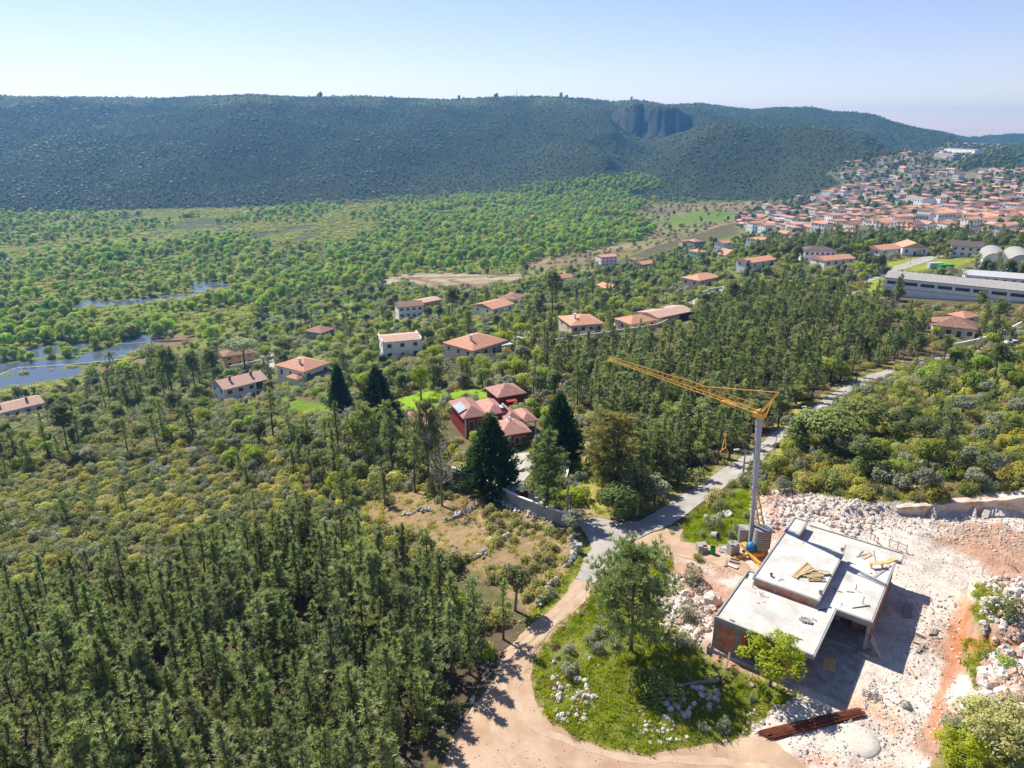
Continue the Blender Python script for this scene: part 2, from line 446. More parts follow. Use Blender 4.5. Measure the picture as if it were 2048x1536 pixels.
M['grass'] = leafmat('grass_blades', (0.235,0.305,0.024), (0.430,0.455,0.040), tint=(1.2,1.25,.4), trans=0.48, hue=.02, val=.25)
M['plum'] = leafmat('plum_leaves', (0.130,0.039,0.039), (0.247,0.091,0.078), trans=0.40)
M['bark'] = surf('bark', (.07,.05,.035), (.15,.11,.085), scale=6, bump=.5, vary=.2)
M['barkgrey'] = surf('grey_bark', (.17,.15,.125), (.28,.255,.22), scale=6, bump=.4)
M['barkdark'] = surf('dark_bark', (.035,.027,.02), (.08,.06,.045), scale=6, bump=.5)
M['stone'] = surf('limestone', (0.400,0.360,0.310), (0.680,0.625,0.565), scale=2.2, bump=.5, vary=.15, rough=.95)
M['stonegrey'] = surf('weathered_limestone', (0.220,0.210,0.190), (0.440,0.420,0.385), scale=3, bump=.5, vary=.2, rough=.95)
M['stonepink'] = surf('stained_limestone', (0.380,0.230,0.160), (0.550,0.420,0.350), scale=2.5, bump=.5, vary=.15, rough=.95)
M['concrete'] = surf('bare_concrete', (0.216,0.209,0.194), (0.302,0.292,0.270), scale=1.2, bump=.15, bscale=14, rough=.9)
M['slab'] = surf('roof_screed', (0.370,0.350,0.320), (0.585,0.560,0.510), scale=.5, bump=.12, bscale=9, rough=.9, detail=11, contrast=(.30,.60))
M['kerbgrey'] = surf('shuttered_concrete', (0.274,0.266,0.259), (0.360,0.349,0.331), scale=2.5, bump=.1, rough=.9)
M['block'] = brickmat('concrete_blocks', (0.288,0.270,0.241), (0.346,0.324,0.288), (.28,.26,.24), scale=1, bw=.5, rh=.2, msz=.012)
M['brick'] = brickmat('hollow_brick', (.42,.145,.060), (.50,.19,.085), (.40,.33,.27), scale=1, bw=.3, rh=.2, msz=.012)
M['dark'] = surf('dark_shade_and_door', (.03,.026,.024), (.05,.045,.04), scale=1)  # near-black: painted shade of openings, also the hut door
M['wood'] = surf('raw_timber', (.34,.25,.13), (.50,.39,.22), scale=3, streak=(1,9,9), vary=.2, bump=.1)
M['woodgrey'] = surf('grey_timber', (.24,.20,.16), (.38,.34,.28), scale=3, vary=.2, bump=.1)
M['ply'] = surf('formwork_ply', (.52,.34,.12), (.62,.44,.18), scale=2)
M['rust'] = surf('rusty_steel', (.115,.032,.016), (.24,.075,.035), scale=2.5, vary=.3, bump=.2, rough=.8)
M['steel'] = surf('dull_steel', (.16,.15,.14), (.3,.28,.26), scale=3, metal=.3, rough=.6, vary=.2)
M['crane'] = surf('crane_yellow', (0.560,0.300,0.050), (0.680,0.400,0.080), scale=1.5, rough=.5, spec=.4)
M['mast'] = surf('galvanised_mast', (0.270,0.290,0.330), (0.360,0.385,0.420), scale=.9, rough=.45, spec=.5, streak=(6,6,.6))
M['blue'] = surf('blue_plastic', (.01,.12,.26), (.02,.2,.36), scale=2, rough=.5)
M['white'] = surf('white_render', (0.740,0.730,0.700), (0.820,0.810,0.780), scale=.5, bump=.05, vary=.05)
M['cream'] = surf('cream_render', (0.550,0.460,0.350), (0.650,0.555,0.435), scale=.5, vary=.06)
M['ochre'] = surf('ochre_render', (.58,.34,.13), (.68,.42,.18), scale=.5)
M['greyrender'] = surf('grey_render', (0.259,0.259,0.252), (0.346,0.342,0.331), scale=.6)
M['red'] = surf('red_render', (0.210,0.018,0.018), (0.270,0.030,0.028), scale=.6)
M['pinkwall'] = surf('pale_pink_render', (.55,.40,.33), (.66,.50,.42), scale=.6)
M['glass'] = surf('window_glass', (.025,.03,.035), (.05,.06,.07), scale=.3, rough=.08, spec=.6)
M['shutter'] = surf('dark_shutter', (.06,.045,.04), (.10,.08,.07), scale=2)
M['frame'] = surf('white_frame', (0.518,0.518,0.504), (0.562,0.562,0.547), scale=1, rough=.5)
M['tile'] = tilemat('terracotta_tiles', (0.470,0.215,0.125), (0.610,0.340,0.225))
M['tilepink'] = tilemat('pale_tiles', (0.425,0.264,0.200), (0.527,0.357,0.281))
M['tilebrown'] = tilemat('weathered_tiles', (0.204,0.102,0.072), (0.357,0.212,0.153))
M['tilered'] = tilemat('rosy_tiles', (0.408,0.200,0.157), (0.510,0.289,0.234))
M['tiledark'] = tilemat('dark_tiles', (.10,.08,.075), (.19,.15,.135))
M['sheetgrey'] = surf('fibre_cement_sheet', (0.259,0.245,0.230), (0.338,0.324,0.302), scale=.4, streak=(6,.5,1), bump=.1)
M['sheetwhite'] = surf('white_sheet_metal', (0.418,0.418,0.418), (0.490,0.490,0.490), scale=.4, rough=.5, spec=.4)
M['solar'] = surf('solar_glass', (.30,.34,.38), (.42,.46,.5), scale=1, rough=.15, spec=.7)
M['asphalt'] = surf('worn_asphalt', (0.285,0.265,0.240), (0.385,0.360,0.325), scale=.35, bump=.2, bscale=25, detail=9, rough=.95, spec=.1)
M['dirt'] = surf('orange_dirt', (0.340,0.225,0.145), (0.470,0.345,0.245), scale=.32, bump=.35, bscale=7, detail=10, rough=1, spec=.05)
M['rut'] = surf('packed_dirt', (0.380,0.265,0.185), (0.480,0.370,0.275), scale=.9, bump=.2, bscale=9, detail=9, rough=1, spec=.05)
M['drive'] = surf('pale_drive', (0.317,0.288,0.245), (0.403,0.367,0.317), scale=.5, bump=.15, detail=8)
M['paint'] = surf('white_car_paint', (0.518,0.518,0.518), (0.547,0.547,0.547), scale=1, rough=.25, spec=.5)
M['paintgrey'] = surf('grey_car_paint', (.32,.33,.34), (.36,.37,.38), scale=1, rough=.25, spec=.5)
M['tyre'] = surf('tyre_rubber', (.015,.015,.015), (.03,.03,.03), scale=2)
M['green_metal'] = surf('green_paint', (.02,.20,.06), (.04,.28,.09), scale=1, rough=.5)
M['pole'] = surf('concrete_pole', (.22,.21,.2), (.34,.33,.31), scale=2)
M['polewood'] = surf('wooden_pole', (.07,.05,.035), (.12,.09,.065), scale=2)
M['lampmetal'] = surf('lamp_metal', (.5,.5,.5), (.6,.6,.6), scale=1, rough=.4, metal=.4)
M['purple'] = surf('red_garden_paint', (.30,.02,.02), (.4,.04,.04), scale=1)

def watermat(name, base, rough=.06, bump=.02):
    m, nt, o = newmat(name)
    L = nt.links
    p = N(nt, 'ShaderNodeBsdfPrincipled'); p.inputs['Base Color'].default_value = rgba(base); p.inputs['Roughness'].default_value = rough
    p.inputs['IOR'].default_value = 1.33; p.inputs['Specular IOR Level'].default_value = .5
    tc = N(nt, 'ShaderNodeTexCoord'); nz = N(nt, 'ShaderNodeTexNoise'); nz.inputs['Scale'].default_value = .35; nz.inputs['Detail'].default_value = 4
    L.new(tc.outputs['Object'], nz.inputs['Vector'])
    b = N(nt, 'ShaderNodeBump'); b.inputs['Strength'].default_value = bump; b.inputs['Distance'].default_value = .3
    L.new(nz.outputs[0], b.inputs['Height']); L.new(b.outputs[0], p.inputs['Normal']); L.new(p.outputs[0], o.inputs[0])
    return m
M['water'] = watermat('flood_water', (.075, .10, .13))

# ------------------------------------------------------------------ objects and meshes
def tagp(o, label=None, cat=None, group=None, kind=None):
    if label: o['label'] = label
    if cat: o['category'] = cat
    if group: o['group'] = group
    if kind: o['kind'] = kind
    return o

def link(name, data, parent=None, loc=None, rz=0.0, scale=None):
    o = bpy.data.objects.new(name, data)
    if parent is not None: o.parent = parent
    if loc is not None: o.location = loc
    if rz: o.rotation_euler = (0, 0, rz)
    if scale is not None: o.scale = scale if hasattr(scale, '__len__') else (scale,) * 3
    COL.objects.link(o)
    return o

def thing(name, label, cat, loc, rz=0.0, group=None, scale=None):
    return tagp(link(name, None, None, loc, rz, scale), label, cat, group)

def mesh_arrays(name, V, F, mats, mi=None, smooth_=False):
    """V (n,3); F list of arrays, each (k,3) or (k,4)"""
    me = bpy.data.meshes.new(name)
    V = np.ascontiguousarray(V, dtype=np.float32)
    me.vertices.add(len(V)); me.vertices.foreach_set('co', V.ravel())
    loops = np.concatenate([f.ravel() for f in F]).astype(np.int32)
    tot = np.concatenate([np.full(len(f), f.shape[1], np.int32) for f in F])
    start = np.r_[0, np.cumsum(tot)[:-1]].astype(np.int32)
    me.loops.add(len(loops)); me.loops.foreach_set('vertex_index', loops)
    me.polygons.add(len(tot)); me.polygons.foreach_set('loop_start', start); me.polygons.foreach_set('loop_total', tot)
    if mi is not None: me.polygons.foreach_set('material_index', np.ascontiguousarray(mi, dtype=np.int32))
    if smooth_: me.polygons.foreach_set('use_smooth', np.ones(len(tot), bool))
    for m in (mats if isinstance(mats, (list, tuple)) else [mats]): me.materials.append(m)
    me.update(calc_edges=True)
    return me

class MB:
    """collects boxes, bars, tubes and faces for one mesh"""
    def __init__(s): s.v, s.f, s.m, s.uv = [], [], [], {}
    def add(s, vs, fs, mi=0):
        b = len(s.v); s.v += [tuple(v) for v in vs]; s.f += [tuple(b + i for i in f) for f in fs]; s.m += [mi] * len(fs)
    def box(s, x0, x1, y0, y1, z0, z1, mi=0, fr=None):
        c = [(x, y, z) for z in (z0, z1) for x, y in ((x0, y0), (x1, y0), (x1, y1), (x0, y1))]
        if fr: c = [fr @ Vector(p) for p in c]
        s.add(c, [(3,2,1,0), (4,5,6,7), (0,1,5,4), (1,2,6,5), (2,3,7,6), (3,0,4,7)], mi)
    def prism(s, poly, z0, z1, mi=0):
        n = len(poly)
        a = sum(poly[i][0] * poly[(i + 1) % n][1] - poly[(i + 1) % n][0] * poly[i][1] for i in range(n))
        if a < 0: poly = poly[::-1]
        s.add([(x, y, z0) for x, y in poly] + [(x, y, z1) for x, y in poly],
              [tuple(range(n - 1, -1, -1)), tuple(range(n, 2 * n))] + [(i, (i + 1) % n, n + (i + 1) % n, n + i) for i in range(n)], mi)
    def tube(s, p0, p1, r0, r1=None, n=6, mi=0, cap=True):
        p0, p1 = Vector(p0), Vector(p1); r1 = r0 if r1 is None else r1
        d = (p1 - p0)
        if d.length < 1e-6: return
        d.normalize()
        a = d.orthogonal().normalized(); b = d.cross(a)
        vs = [p0 + (a * math.cos(t) + b * math.sin(t)) * r0 for t in [2 * math.pi * k / n for k in range(n)]]
        vs += [p1 + (a * math.cos(t) + b * math.sin(t)) * r1 for t in [2 * math.pi * k / n for k in range(n)]]
        fs = [(k, (k + 1) % n, n + (k + 1) % n, n + k) for k in range(n)]
        if cap: fs += [tuple(range(n - 1, -1, -1)), tuple(range(n, 2 * n))]
        s.add(vs, fs, mi)
    def bar(s, p0, p1, w, h=None, mi=0):
        """square bar between two points"""
        p0, p1 = Vector(p0), Vector(p1); h = w if h is None else h
        d = (p1 - p0).normalized()
        up = Vector((0, 0, 1)) if abs(d.z) < .95 else Vector((1, 0, 0))
        a = d.cross(up).normalized() * w / 2; b = a.cross(d).normalized() * h / 2
        c = [p0 - a - b, p0 + a - b, p0 + a + b, p0 - a + b, p1 - a - b, p1 + a - b, p1 + a + b, p1 - a + b]
        s.add(c, [(3,2,1,0), (4,5,6,7), (0,1,5,4), (1,2,6,5), (2,3,7,6), (3,0,4,7)], mi)
    def lathe(s, prof, n=16, c=(0, 0), mi=0, capb=True, capt=True):
        vs = [(c[0] + r * math.cos(2 * math.pi * k / n), c[1] + r * math.sin(2 * math.pi * k / n), z) for r, z in prof for k in range(n)]
        fs = [(i * n + k, i * n + (k + 1) % n, (i + 1) * n + (k + 1) % n, (i + 1) * n + k) for i in range(len(prof) - 1) for k in range(n)]
        if capb: fs.append(tuple(range(n - 1, -1, -1)))
        if capt: fs.append(tuple(range((len(prof) - 1) * n, len(prof) * n)))
        s.add(vs, fs, mi)
    def mesh(s, name, mats):
        me = bpy.data.meshes.new(name)
        me.from_pydata(s.v, [], s.f)
        for m in (mats if isinstance(mats, (list, tuple)) else [mats]): me.materials.append(m)
        me.polygons.foreach_set('material_index', s.m)
        me.update()
        return me
    def build(s, name, mats, parent=None, loc=None, rz=0.0, scale=None):
        return link(name, s.mesh(name, mats), parent, loc, rz, scale)

def sheet(name, poly_px, mat, off=.05, res=1.0, jit=.25, kind='structure', z=None, world=None, step=.6):
    """a surface draped on the ground inside a pixel outline (or a world outline)"""
    w = world or [tuple((ground(a, b) if z is None else at_z(a, b, z)))[:2] for a, b in poly_px]
    out = []
    for i in range(len(w)):
        p, q = Vector(w[i]), Vector(w[(i + 1) % len(w)])
        k = max(1, int((q - p).length / step))
        for j in range(k): out.append(p.lerp(q, j / k))
    out = [Vector((p.x + (fbm(p.x, p.y, 2.0, 71, 3) - .5) * 3 * jit, p.y + (fbm(p.x, p.y, 2.0, 72, 3) - .5) * 3 * jit)) for p in out]
    xs, ys = [p.x for p in out], [p.y for p in out]
    gx, gy = np.meshgrid(np.arange(min(xs), max(xs), res), np.arange(min(ys), max(ys), res))
    gx, gy = gx.ravel() + (rng.random(gx.size) - .5) * res * .5, gy.ravel() + (rng.random(gy.size) - .5) * res * .5
    m = inpoly(gx, gy, list(zip(xs, ys)))
    pts = out + [Vector((a, b)) for a, b in zip(gx[m], gy[m])]
    r = delaunay_2d_cdt(pts, [], [list(range(len(out)))], 1, 1e-4)
    vx = np.array([tuple(v) for v in r[0]])
    zz = height(vx[:, 0], vx[:, 1]) + off
    V = np.c_[vx, zz]
    F = np.array([f for f in r[2] if len(f) == 3])
    a = (V[F[:, 1], :2] - V[F[:, 0], :2]); b = (V[F[:, 2], :2] - V[F[:, 0], :2])
    flip = a[:, 0] * b[:, 1] - a[:, 1] * b[:, 0] < 0
    F[flip] = F[flip][:, ::-1]
    o = link(name, mesh_arrays(name, V, [F], mat, smooth_=True))
    o['kind'] = kind
    return o

# ------------------------------------------------------------------ foliage
def rdir(n, up=0.0):
    d = rng.normal(size=(n, 3)); d[:, 2] += up
    return d / np.linalg.norm(d, axis=1, keepdims=True)

def leaf_quads(C, Nn, size, asp=.6):
    """one bent leaf card per centre: 4 verts, 2 triangles sharing an edge"""
    n = len(C)
    t = np.cross(Nn, rdir(n)); t /= np.linalg.norm(t, axis=1, keepdims=True) + 1e-9
    b = np.cross(Nn, t)
    s = np.asarray(size).reshape(-1, 1) * np.ones((n, 1))
    fold = Nn * s * .22
    V = np.stack([C - t * s * .5, C + b * s * asp * .5 - fold, C + t * s * .5, C - b * s * asp * .5 - fold], 1).reshape(-1, 3)
    i = np.arange(n) * 4
    F = np.concatenate([np.c_[i, i + 1, i + 2], np.c_[i, i + 2, i + 3]])
    return V, F

def blades(C, D, length, width, k, spread):
    """tufts: k narrow triangles fanning out from each centre along its direction"""
    n = len(C)
    C2, D2 = np.repeat(C, k, 0), np.repeat(D, k, 0)
    d = D2 + rdir(n * k) * spread; d /= np.linalg.norm(d, axis=1, keepdims=True)
    t = np.cross(d, rdir(n * k) * .55 + np.array([0, 0, 1.0])); t /= np.linalg.norm(t, axis=1, keepdims=True) + 1e-9
    l = length * (.7 + .6 * rng.random((n * k, 1)))
    V = np.stack([C2 - t * width * .5, C2 + t * width * .5, C2 + d * l * .62 + t * width * .62, C2 + d * l], 1).reshape(-1, 3)
    i = np.arange(n * k) * 4
    return V, np.concatenate([np.c_[i, i + 1, i + 2], np.c_[i, i + 2, i + 3]])

def lobes_leaves(lobes, n, size, up=.7, inner=.55):
    """leaves on the skins of a handful of lobes (centre, radii)"""
    w = np.array([r[0] * r[1] + r[1] * r[2] + r[0] * r[2] for _, r in lobes]); w = w / w.sum()
    Cs, Ns = [], []
    for (c, r), k in zip(lobes, (w * n).astype(int)):
        d = rdir(k, .25)
        rad = inner + (1 - inner) * rng.random((k, 1)) ** .5
        Cs.append(np.array(c) + d * rad * np.array(r))
        nn = d / np.array(r); nn /= np.linalg.norm(nn, axis=1, keepdims=True)
        nn = nn + rdir(k) * .75 + np.array([0, 0, up]); Ns.append(nn / np.linalg.norm(nn, axis=1, keepdims=True))
    C, Nn = np.concatenate(Cs), np.concatenate(Ns)
    return leaf_quads(C, Nn, size * (.6 + .8 * rng.random(len(C))))

def pine_meshes(nm, h, c0, w, nb, prof, lean=.0, mat='pine', tl=.5, dens=1.0, bw=.09, bark='bark'):
    """trunk with branches, and a crown of needle tufts"""
    T = MB()
    pts = [Vector((lean * h * (k / 7) ** 1.5 + random.uniform(-.05, .05) * k / 3, random.uniform(-.05, .05) * k / 3, h * k / 7)) for k in range(8)]
    for k in range(7):
        T.tube(pts[k], pts[k + 1], .017 * h * (1 - k / 8) + .02, .017 * h * (1 - (k + 1) / 8) + .02, 6, cap=False)
    def axis(z):
        q = min(max(z / h * 7, 0), 6.999); k = int(q); return pts[k].lerp(pts[k + 1], q - k)
    C, D = [], []
    s = 0.0; i = 0
    while s < 1.0:
        tier = random.choice((2, 3, 3, 4))
        a0 = random.uniform(0, 6.28)
        for q_ in range(tier):
            z = h * (c0 + (.965 - c0) * min(max(s + random.uniform(-.02, .02), 0), 1))
            L = w * prof(s) * random.choice((.55, .8, 1.0, 1.15, 1.35))
            a = a0 + q_ * 6.283 / tier + random.uniform(-.5, .5)
            el = math.radians(random.uniform(0, 28) + 34 * s)
            d = Vector((math.cos(a) * math.cos(el), math.sin(a) * math.cos(el), math.sin(el)))
            p = axis(z)
            T.tube(p, p + d * L, .012 * h * .35 + .01, .008, 3, cap=False)
            k = max(2, int(L * 3.6 * dens))
            for j in range(k):
                t_ = .42 + .6 * (j + random.random() * .8) / k
                off = Vector((random.gauss(0, 1), random.gauss(0, 1), random.gauss(0, .45))) * L * .12
                C.append(p + d * L * t_ + off); D.append(tuple((d * .6 + Vector((0, 0, .95))).normalized()))
        s += (1.0 / nb) * tier * random.uniform(.75, 1.35)
    for j in range(7):
        C.append(axis(h * (.93 + .07 * j / 7))); D.append((random.uniform(-.3, .3), random.uniform(-.3, .3), 1))
    C, D = np.array([tuple(c) for c in C]), np.array(D)
    V, F = blades(C, D, tl, bw, 13, .9)
    return T.mesh(nm + '_trunk', M[bark]), mesh_arrays(nm + '_crown', V, [F], M[mat])

def broad_meshes(nm, h, w, n, size, mat, bark='bark', c0=.3, nl=8, flat=.75, limbs=5, inner=.55, lr=(.28, .50)):
    T = MB(); lob = []
    th = h * c0
    T.tube((0, 0, -.2), (.05 * h * random.uniform(-1, 1), 0, th), .03 * h, .022 * h, 7, cap=False)
    for i in range(nl):
        a = i * 2.4 + random.random(); q = math.sqrt((i + .5) / nl)
        r = w * .5 * random.uniform(*lr)
        R = max(w * .5 - r, 0) * q
        z = th + (h - th) * random.uniform(.30, .62) + (1 - q) * (h - th) * .25
        rz = min(r * flat * 1.15, h - z) if h - z > r * .4 else r * .5
        lob.append(((R * math.cos(a), R * math.sin(a), z), (r, r, max(rz, r * .55))))
        if i < limbs: T.tube((0, 0, th * .9), (R * math.cos(a), R * math.sin(a), z), .016 * h, .004 * h, 4, cap=False)
    V, F = lobes_leaves(lob, n, size, inner=inner)
    return T.mesh(nm + '_trunk', M[bark]), mesh_arrays(nm + '_crown', V, [F], M[mat])

def shrub_mesh(nm, w, h, n, size, mat, nl=6):
    lob = []
    nl = int(nl * 1.9)
    for i in range(nl):
        a = i * 2.4 + random.uniform(-.6, .6); q = math.sqrt((i + .3) / nl) * random.uniform(.8, 1.12)
        r = w * random.uniform(.10, .24)
        R = max(w * .5 - r * .8, 0) * q
        rh = h * random.uniform(.22, .5)
        lob.append(((R * math.cos(a), R * math.sin(a), max(h * random.uniform(.25, .72) * (1.1 - .45 * q), .08)), (r, r * random.uniform(.7, 1.2), rh)))
    V, F = lobes_leaves(lob, n, size, up=1.0, inner=.72)
    return mesh_arrays(nm, V, [F], M[mat])

def conifer_mesh(nm, h, w, n, size, mat='conifer', p=.75, base=.04):
    z = 1 - rng.random(n) ** .62 * (1 - base)
    z = np.clip(z, base, .985)
    r = w * .5 * np.clip(1 - z, 0, 1) ** p * np.clip((z - 0) / .12, .55, 1)
    a = rng.random(n) * 2 * np.pi
    r = r * (1 + .20 * np.sin(a * 3 + z * 7) + .20 * np.sin(a * 7 - z * 26) + .16 * np.sin(a * 4 + z * 47)) * (.55 + .5 * rng.random(n))
    C = np.c_[r * np.cos(a), r * np.sin(a), z * h]
    D = np.c_[np.cos(a) * .75, np.sin(a) * .75, np.full(n, .75)]; D /= np.linalg.norm(D, axis=1, keepdims=True)
    V, F = blades(C, D, size, size * .30, 3, .55)
    return mesh_arrays(nm, V, [F], M[mat])

def bare_tree(nm, h, w, mat='barkgrey'):
    T = MB()
    def grow(p, d, L, r, lv):
        q = p + d * L
        T.tube(p, q, max(r, .022), max(r * .6, .018), 5 if lv < 1 else 3, cap=False)
        if lv >= 4: return
        for _ in range(3 if lv else 5):
            e = (d + Vector((random.gauss(0, .55), random.gauss(0, .55), random.gauss(.12, .3)))).normalized()
            grow(p.lerp(q, random.uniform(.45, 1)), e, L * random.uniform(.5, .72), r * .5, lv + 1)
    q = Vector((0, 0, h * .35))
    T.tube((0, 0, -.2), q, .017 * h, .013 * h, 6, cap=False)
    T.tube(q, (0, 0, h * .9), .013 * h, .003 * h, 5, cap=False)
    for i in range(24):
        z = h * random.uniform(.3, .88); a = i * 2.4
        grow(Vector((0, 0, z)), Vector((math.cos(a), math.sin(a), .45)).normalized(), w * random.uniform(.16, .26), .005 * h, 1)
    return T.mesh(nm, M[mat])

def rock_mesh(nm, mat, seed, flat=.6):
    r2 = random.Random(seed)
    bpts = []
    n = 7
    rings = [(-.35, .55), (0, 1.0), (.4, .8), (.62, .35)]
    V = []
    for z, r in rings:
        for k in range(n):
            a = 2 * math.pi * k / n + r2.uniform(-.25, .25)
            q = r * r2.uniform(.7, 1.15)
            V.append((q * math.cos(a) * .55, q * math.sin(a) * .5, (z + r2.uniform(-.12, .12)) * flat))
    F = [(i * n + k, i * n + (k + 1) % n, (i + 1) * n + (k + 1) % n, (i + 1) * n + k) for i in range(3) for k in range(n)]
    F.append(tuple(range(3 * n, 4 * n)))
    me = bpy.data.meshes.new(nm); me.from_pydata(V, [], F); me.materials.append(M[mat]); me.update()
    return me

# ------------------------------------------------------------------ geometry-node scatter for what nobody could count
def stuff(name, protos, P, rz, sc, idx, label=None, cat=None, group=None, parent=None):
    """ONE object: points that carry copies of already built objects (protos: list of lists of objects)"""
    me = bpy.data.meshes.new(name)
    n = len(P)
    me.vertices.add(n); me.vertices.foreach_set('co', np.ascontiguousarray(P, dtype=np.float32).ravel())
    for nm, ty, dat in (('prot', 'FLOAT_VECTOR', np.c_[np.zeros(n), np.zeros(n), rz]), ('pscl', 'FLOAT_VECTOR', sc if np.ndim(sc) == 2 else np.c_[sc, sc, sc])):
        a = me.attributes.new(nm, ty, 'POINT'); a.data.foreach_set('vector', np.ascontiguousarray(dat, dtype=np.float32).ravel())
    a = me.attributes.new('pidx', 'INT', 'POINT'); a.data.foreach_set('value', np.ascontiguousarray(idx, dtype=np.int32))
    o = link(name, me, parent)
    ng = bpy.data.node_groups.new(name, 'GeometryNodeTree')
    ng.interface.new_socket(name='Geometry', in_out='INPUT', socket_type='NodeSocketGeometry')
    ng.interface.new_socket(name='Geometry', in_out='OUTPUT', socket_type='NodeSocketGeometry')
    gi, go = ng.nodes.new('NodeGroupInput'), ng.nodes.new('NodeGroupOutput')
    ins = ng.nodes.new('GeometryNodeInstanceOnPoints')
    big = ng.nodes.new('GeometryNodeJoinGeometry')
    for objs in protos:
        j = ng.nodes.new('GeometryNodeJoinGeometry')
        for ob in objs:
            oi = ng.nodes.new('GeometryNodeObjectInfo'); oi.inputs['Object'].default_value = ob; oi.transform_space = 'ORIGINAL'
            ng.links.new(oi.outputs['Geometry'], j.inputs[0])
        g = ng.nodes.new('GeometryNodeGeometryToInstance')
        ng.links.new(j.outputs[0], g.inputs[0]); ng.links.new(g.outputs[0], big.inputs[0])
    ng.links.new(big.outputs[0], ins.inputs['Instance'])
    ins.inputs['Pick Instance'].default_value = True
    ng.links.new(gi.outputs[0], ins.inputs['Points'])
    def attr(nm, ty):
        q = ng.nodes.new('GeometryNodeInputNamedAttribute'); q.data_type = ty; q.inputs['Name'].default_value = nm
        return [s for s in q.outputs if s.enabled and s.name == 'Attribute'][0]
    ng.links.new(attr('pidx', 'INT'), ins.inputs['Instance Index'])
    e2r = ng.nodes.new('FunctionNodeEulerToRotation')
    ng.links.new(attr('prot', 'FLOAT_VECTOR'), e2r.inputs[0]); ng.links.new(e2r.outputs[0], ins.inputs['Rotation'])
    ng.links.new(attr('pscl', 'FLOAT_VECTOR'), ins.inputs['Scale'])
    ng.links.new(ins.outputs[0], go.inputs[0])
    md = o.modifiers.new('scatter', 'NODES'); md.node_group = ng
    tagp(o, label, cat, group, 'stuff')
    return o

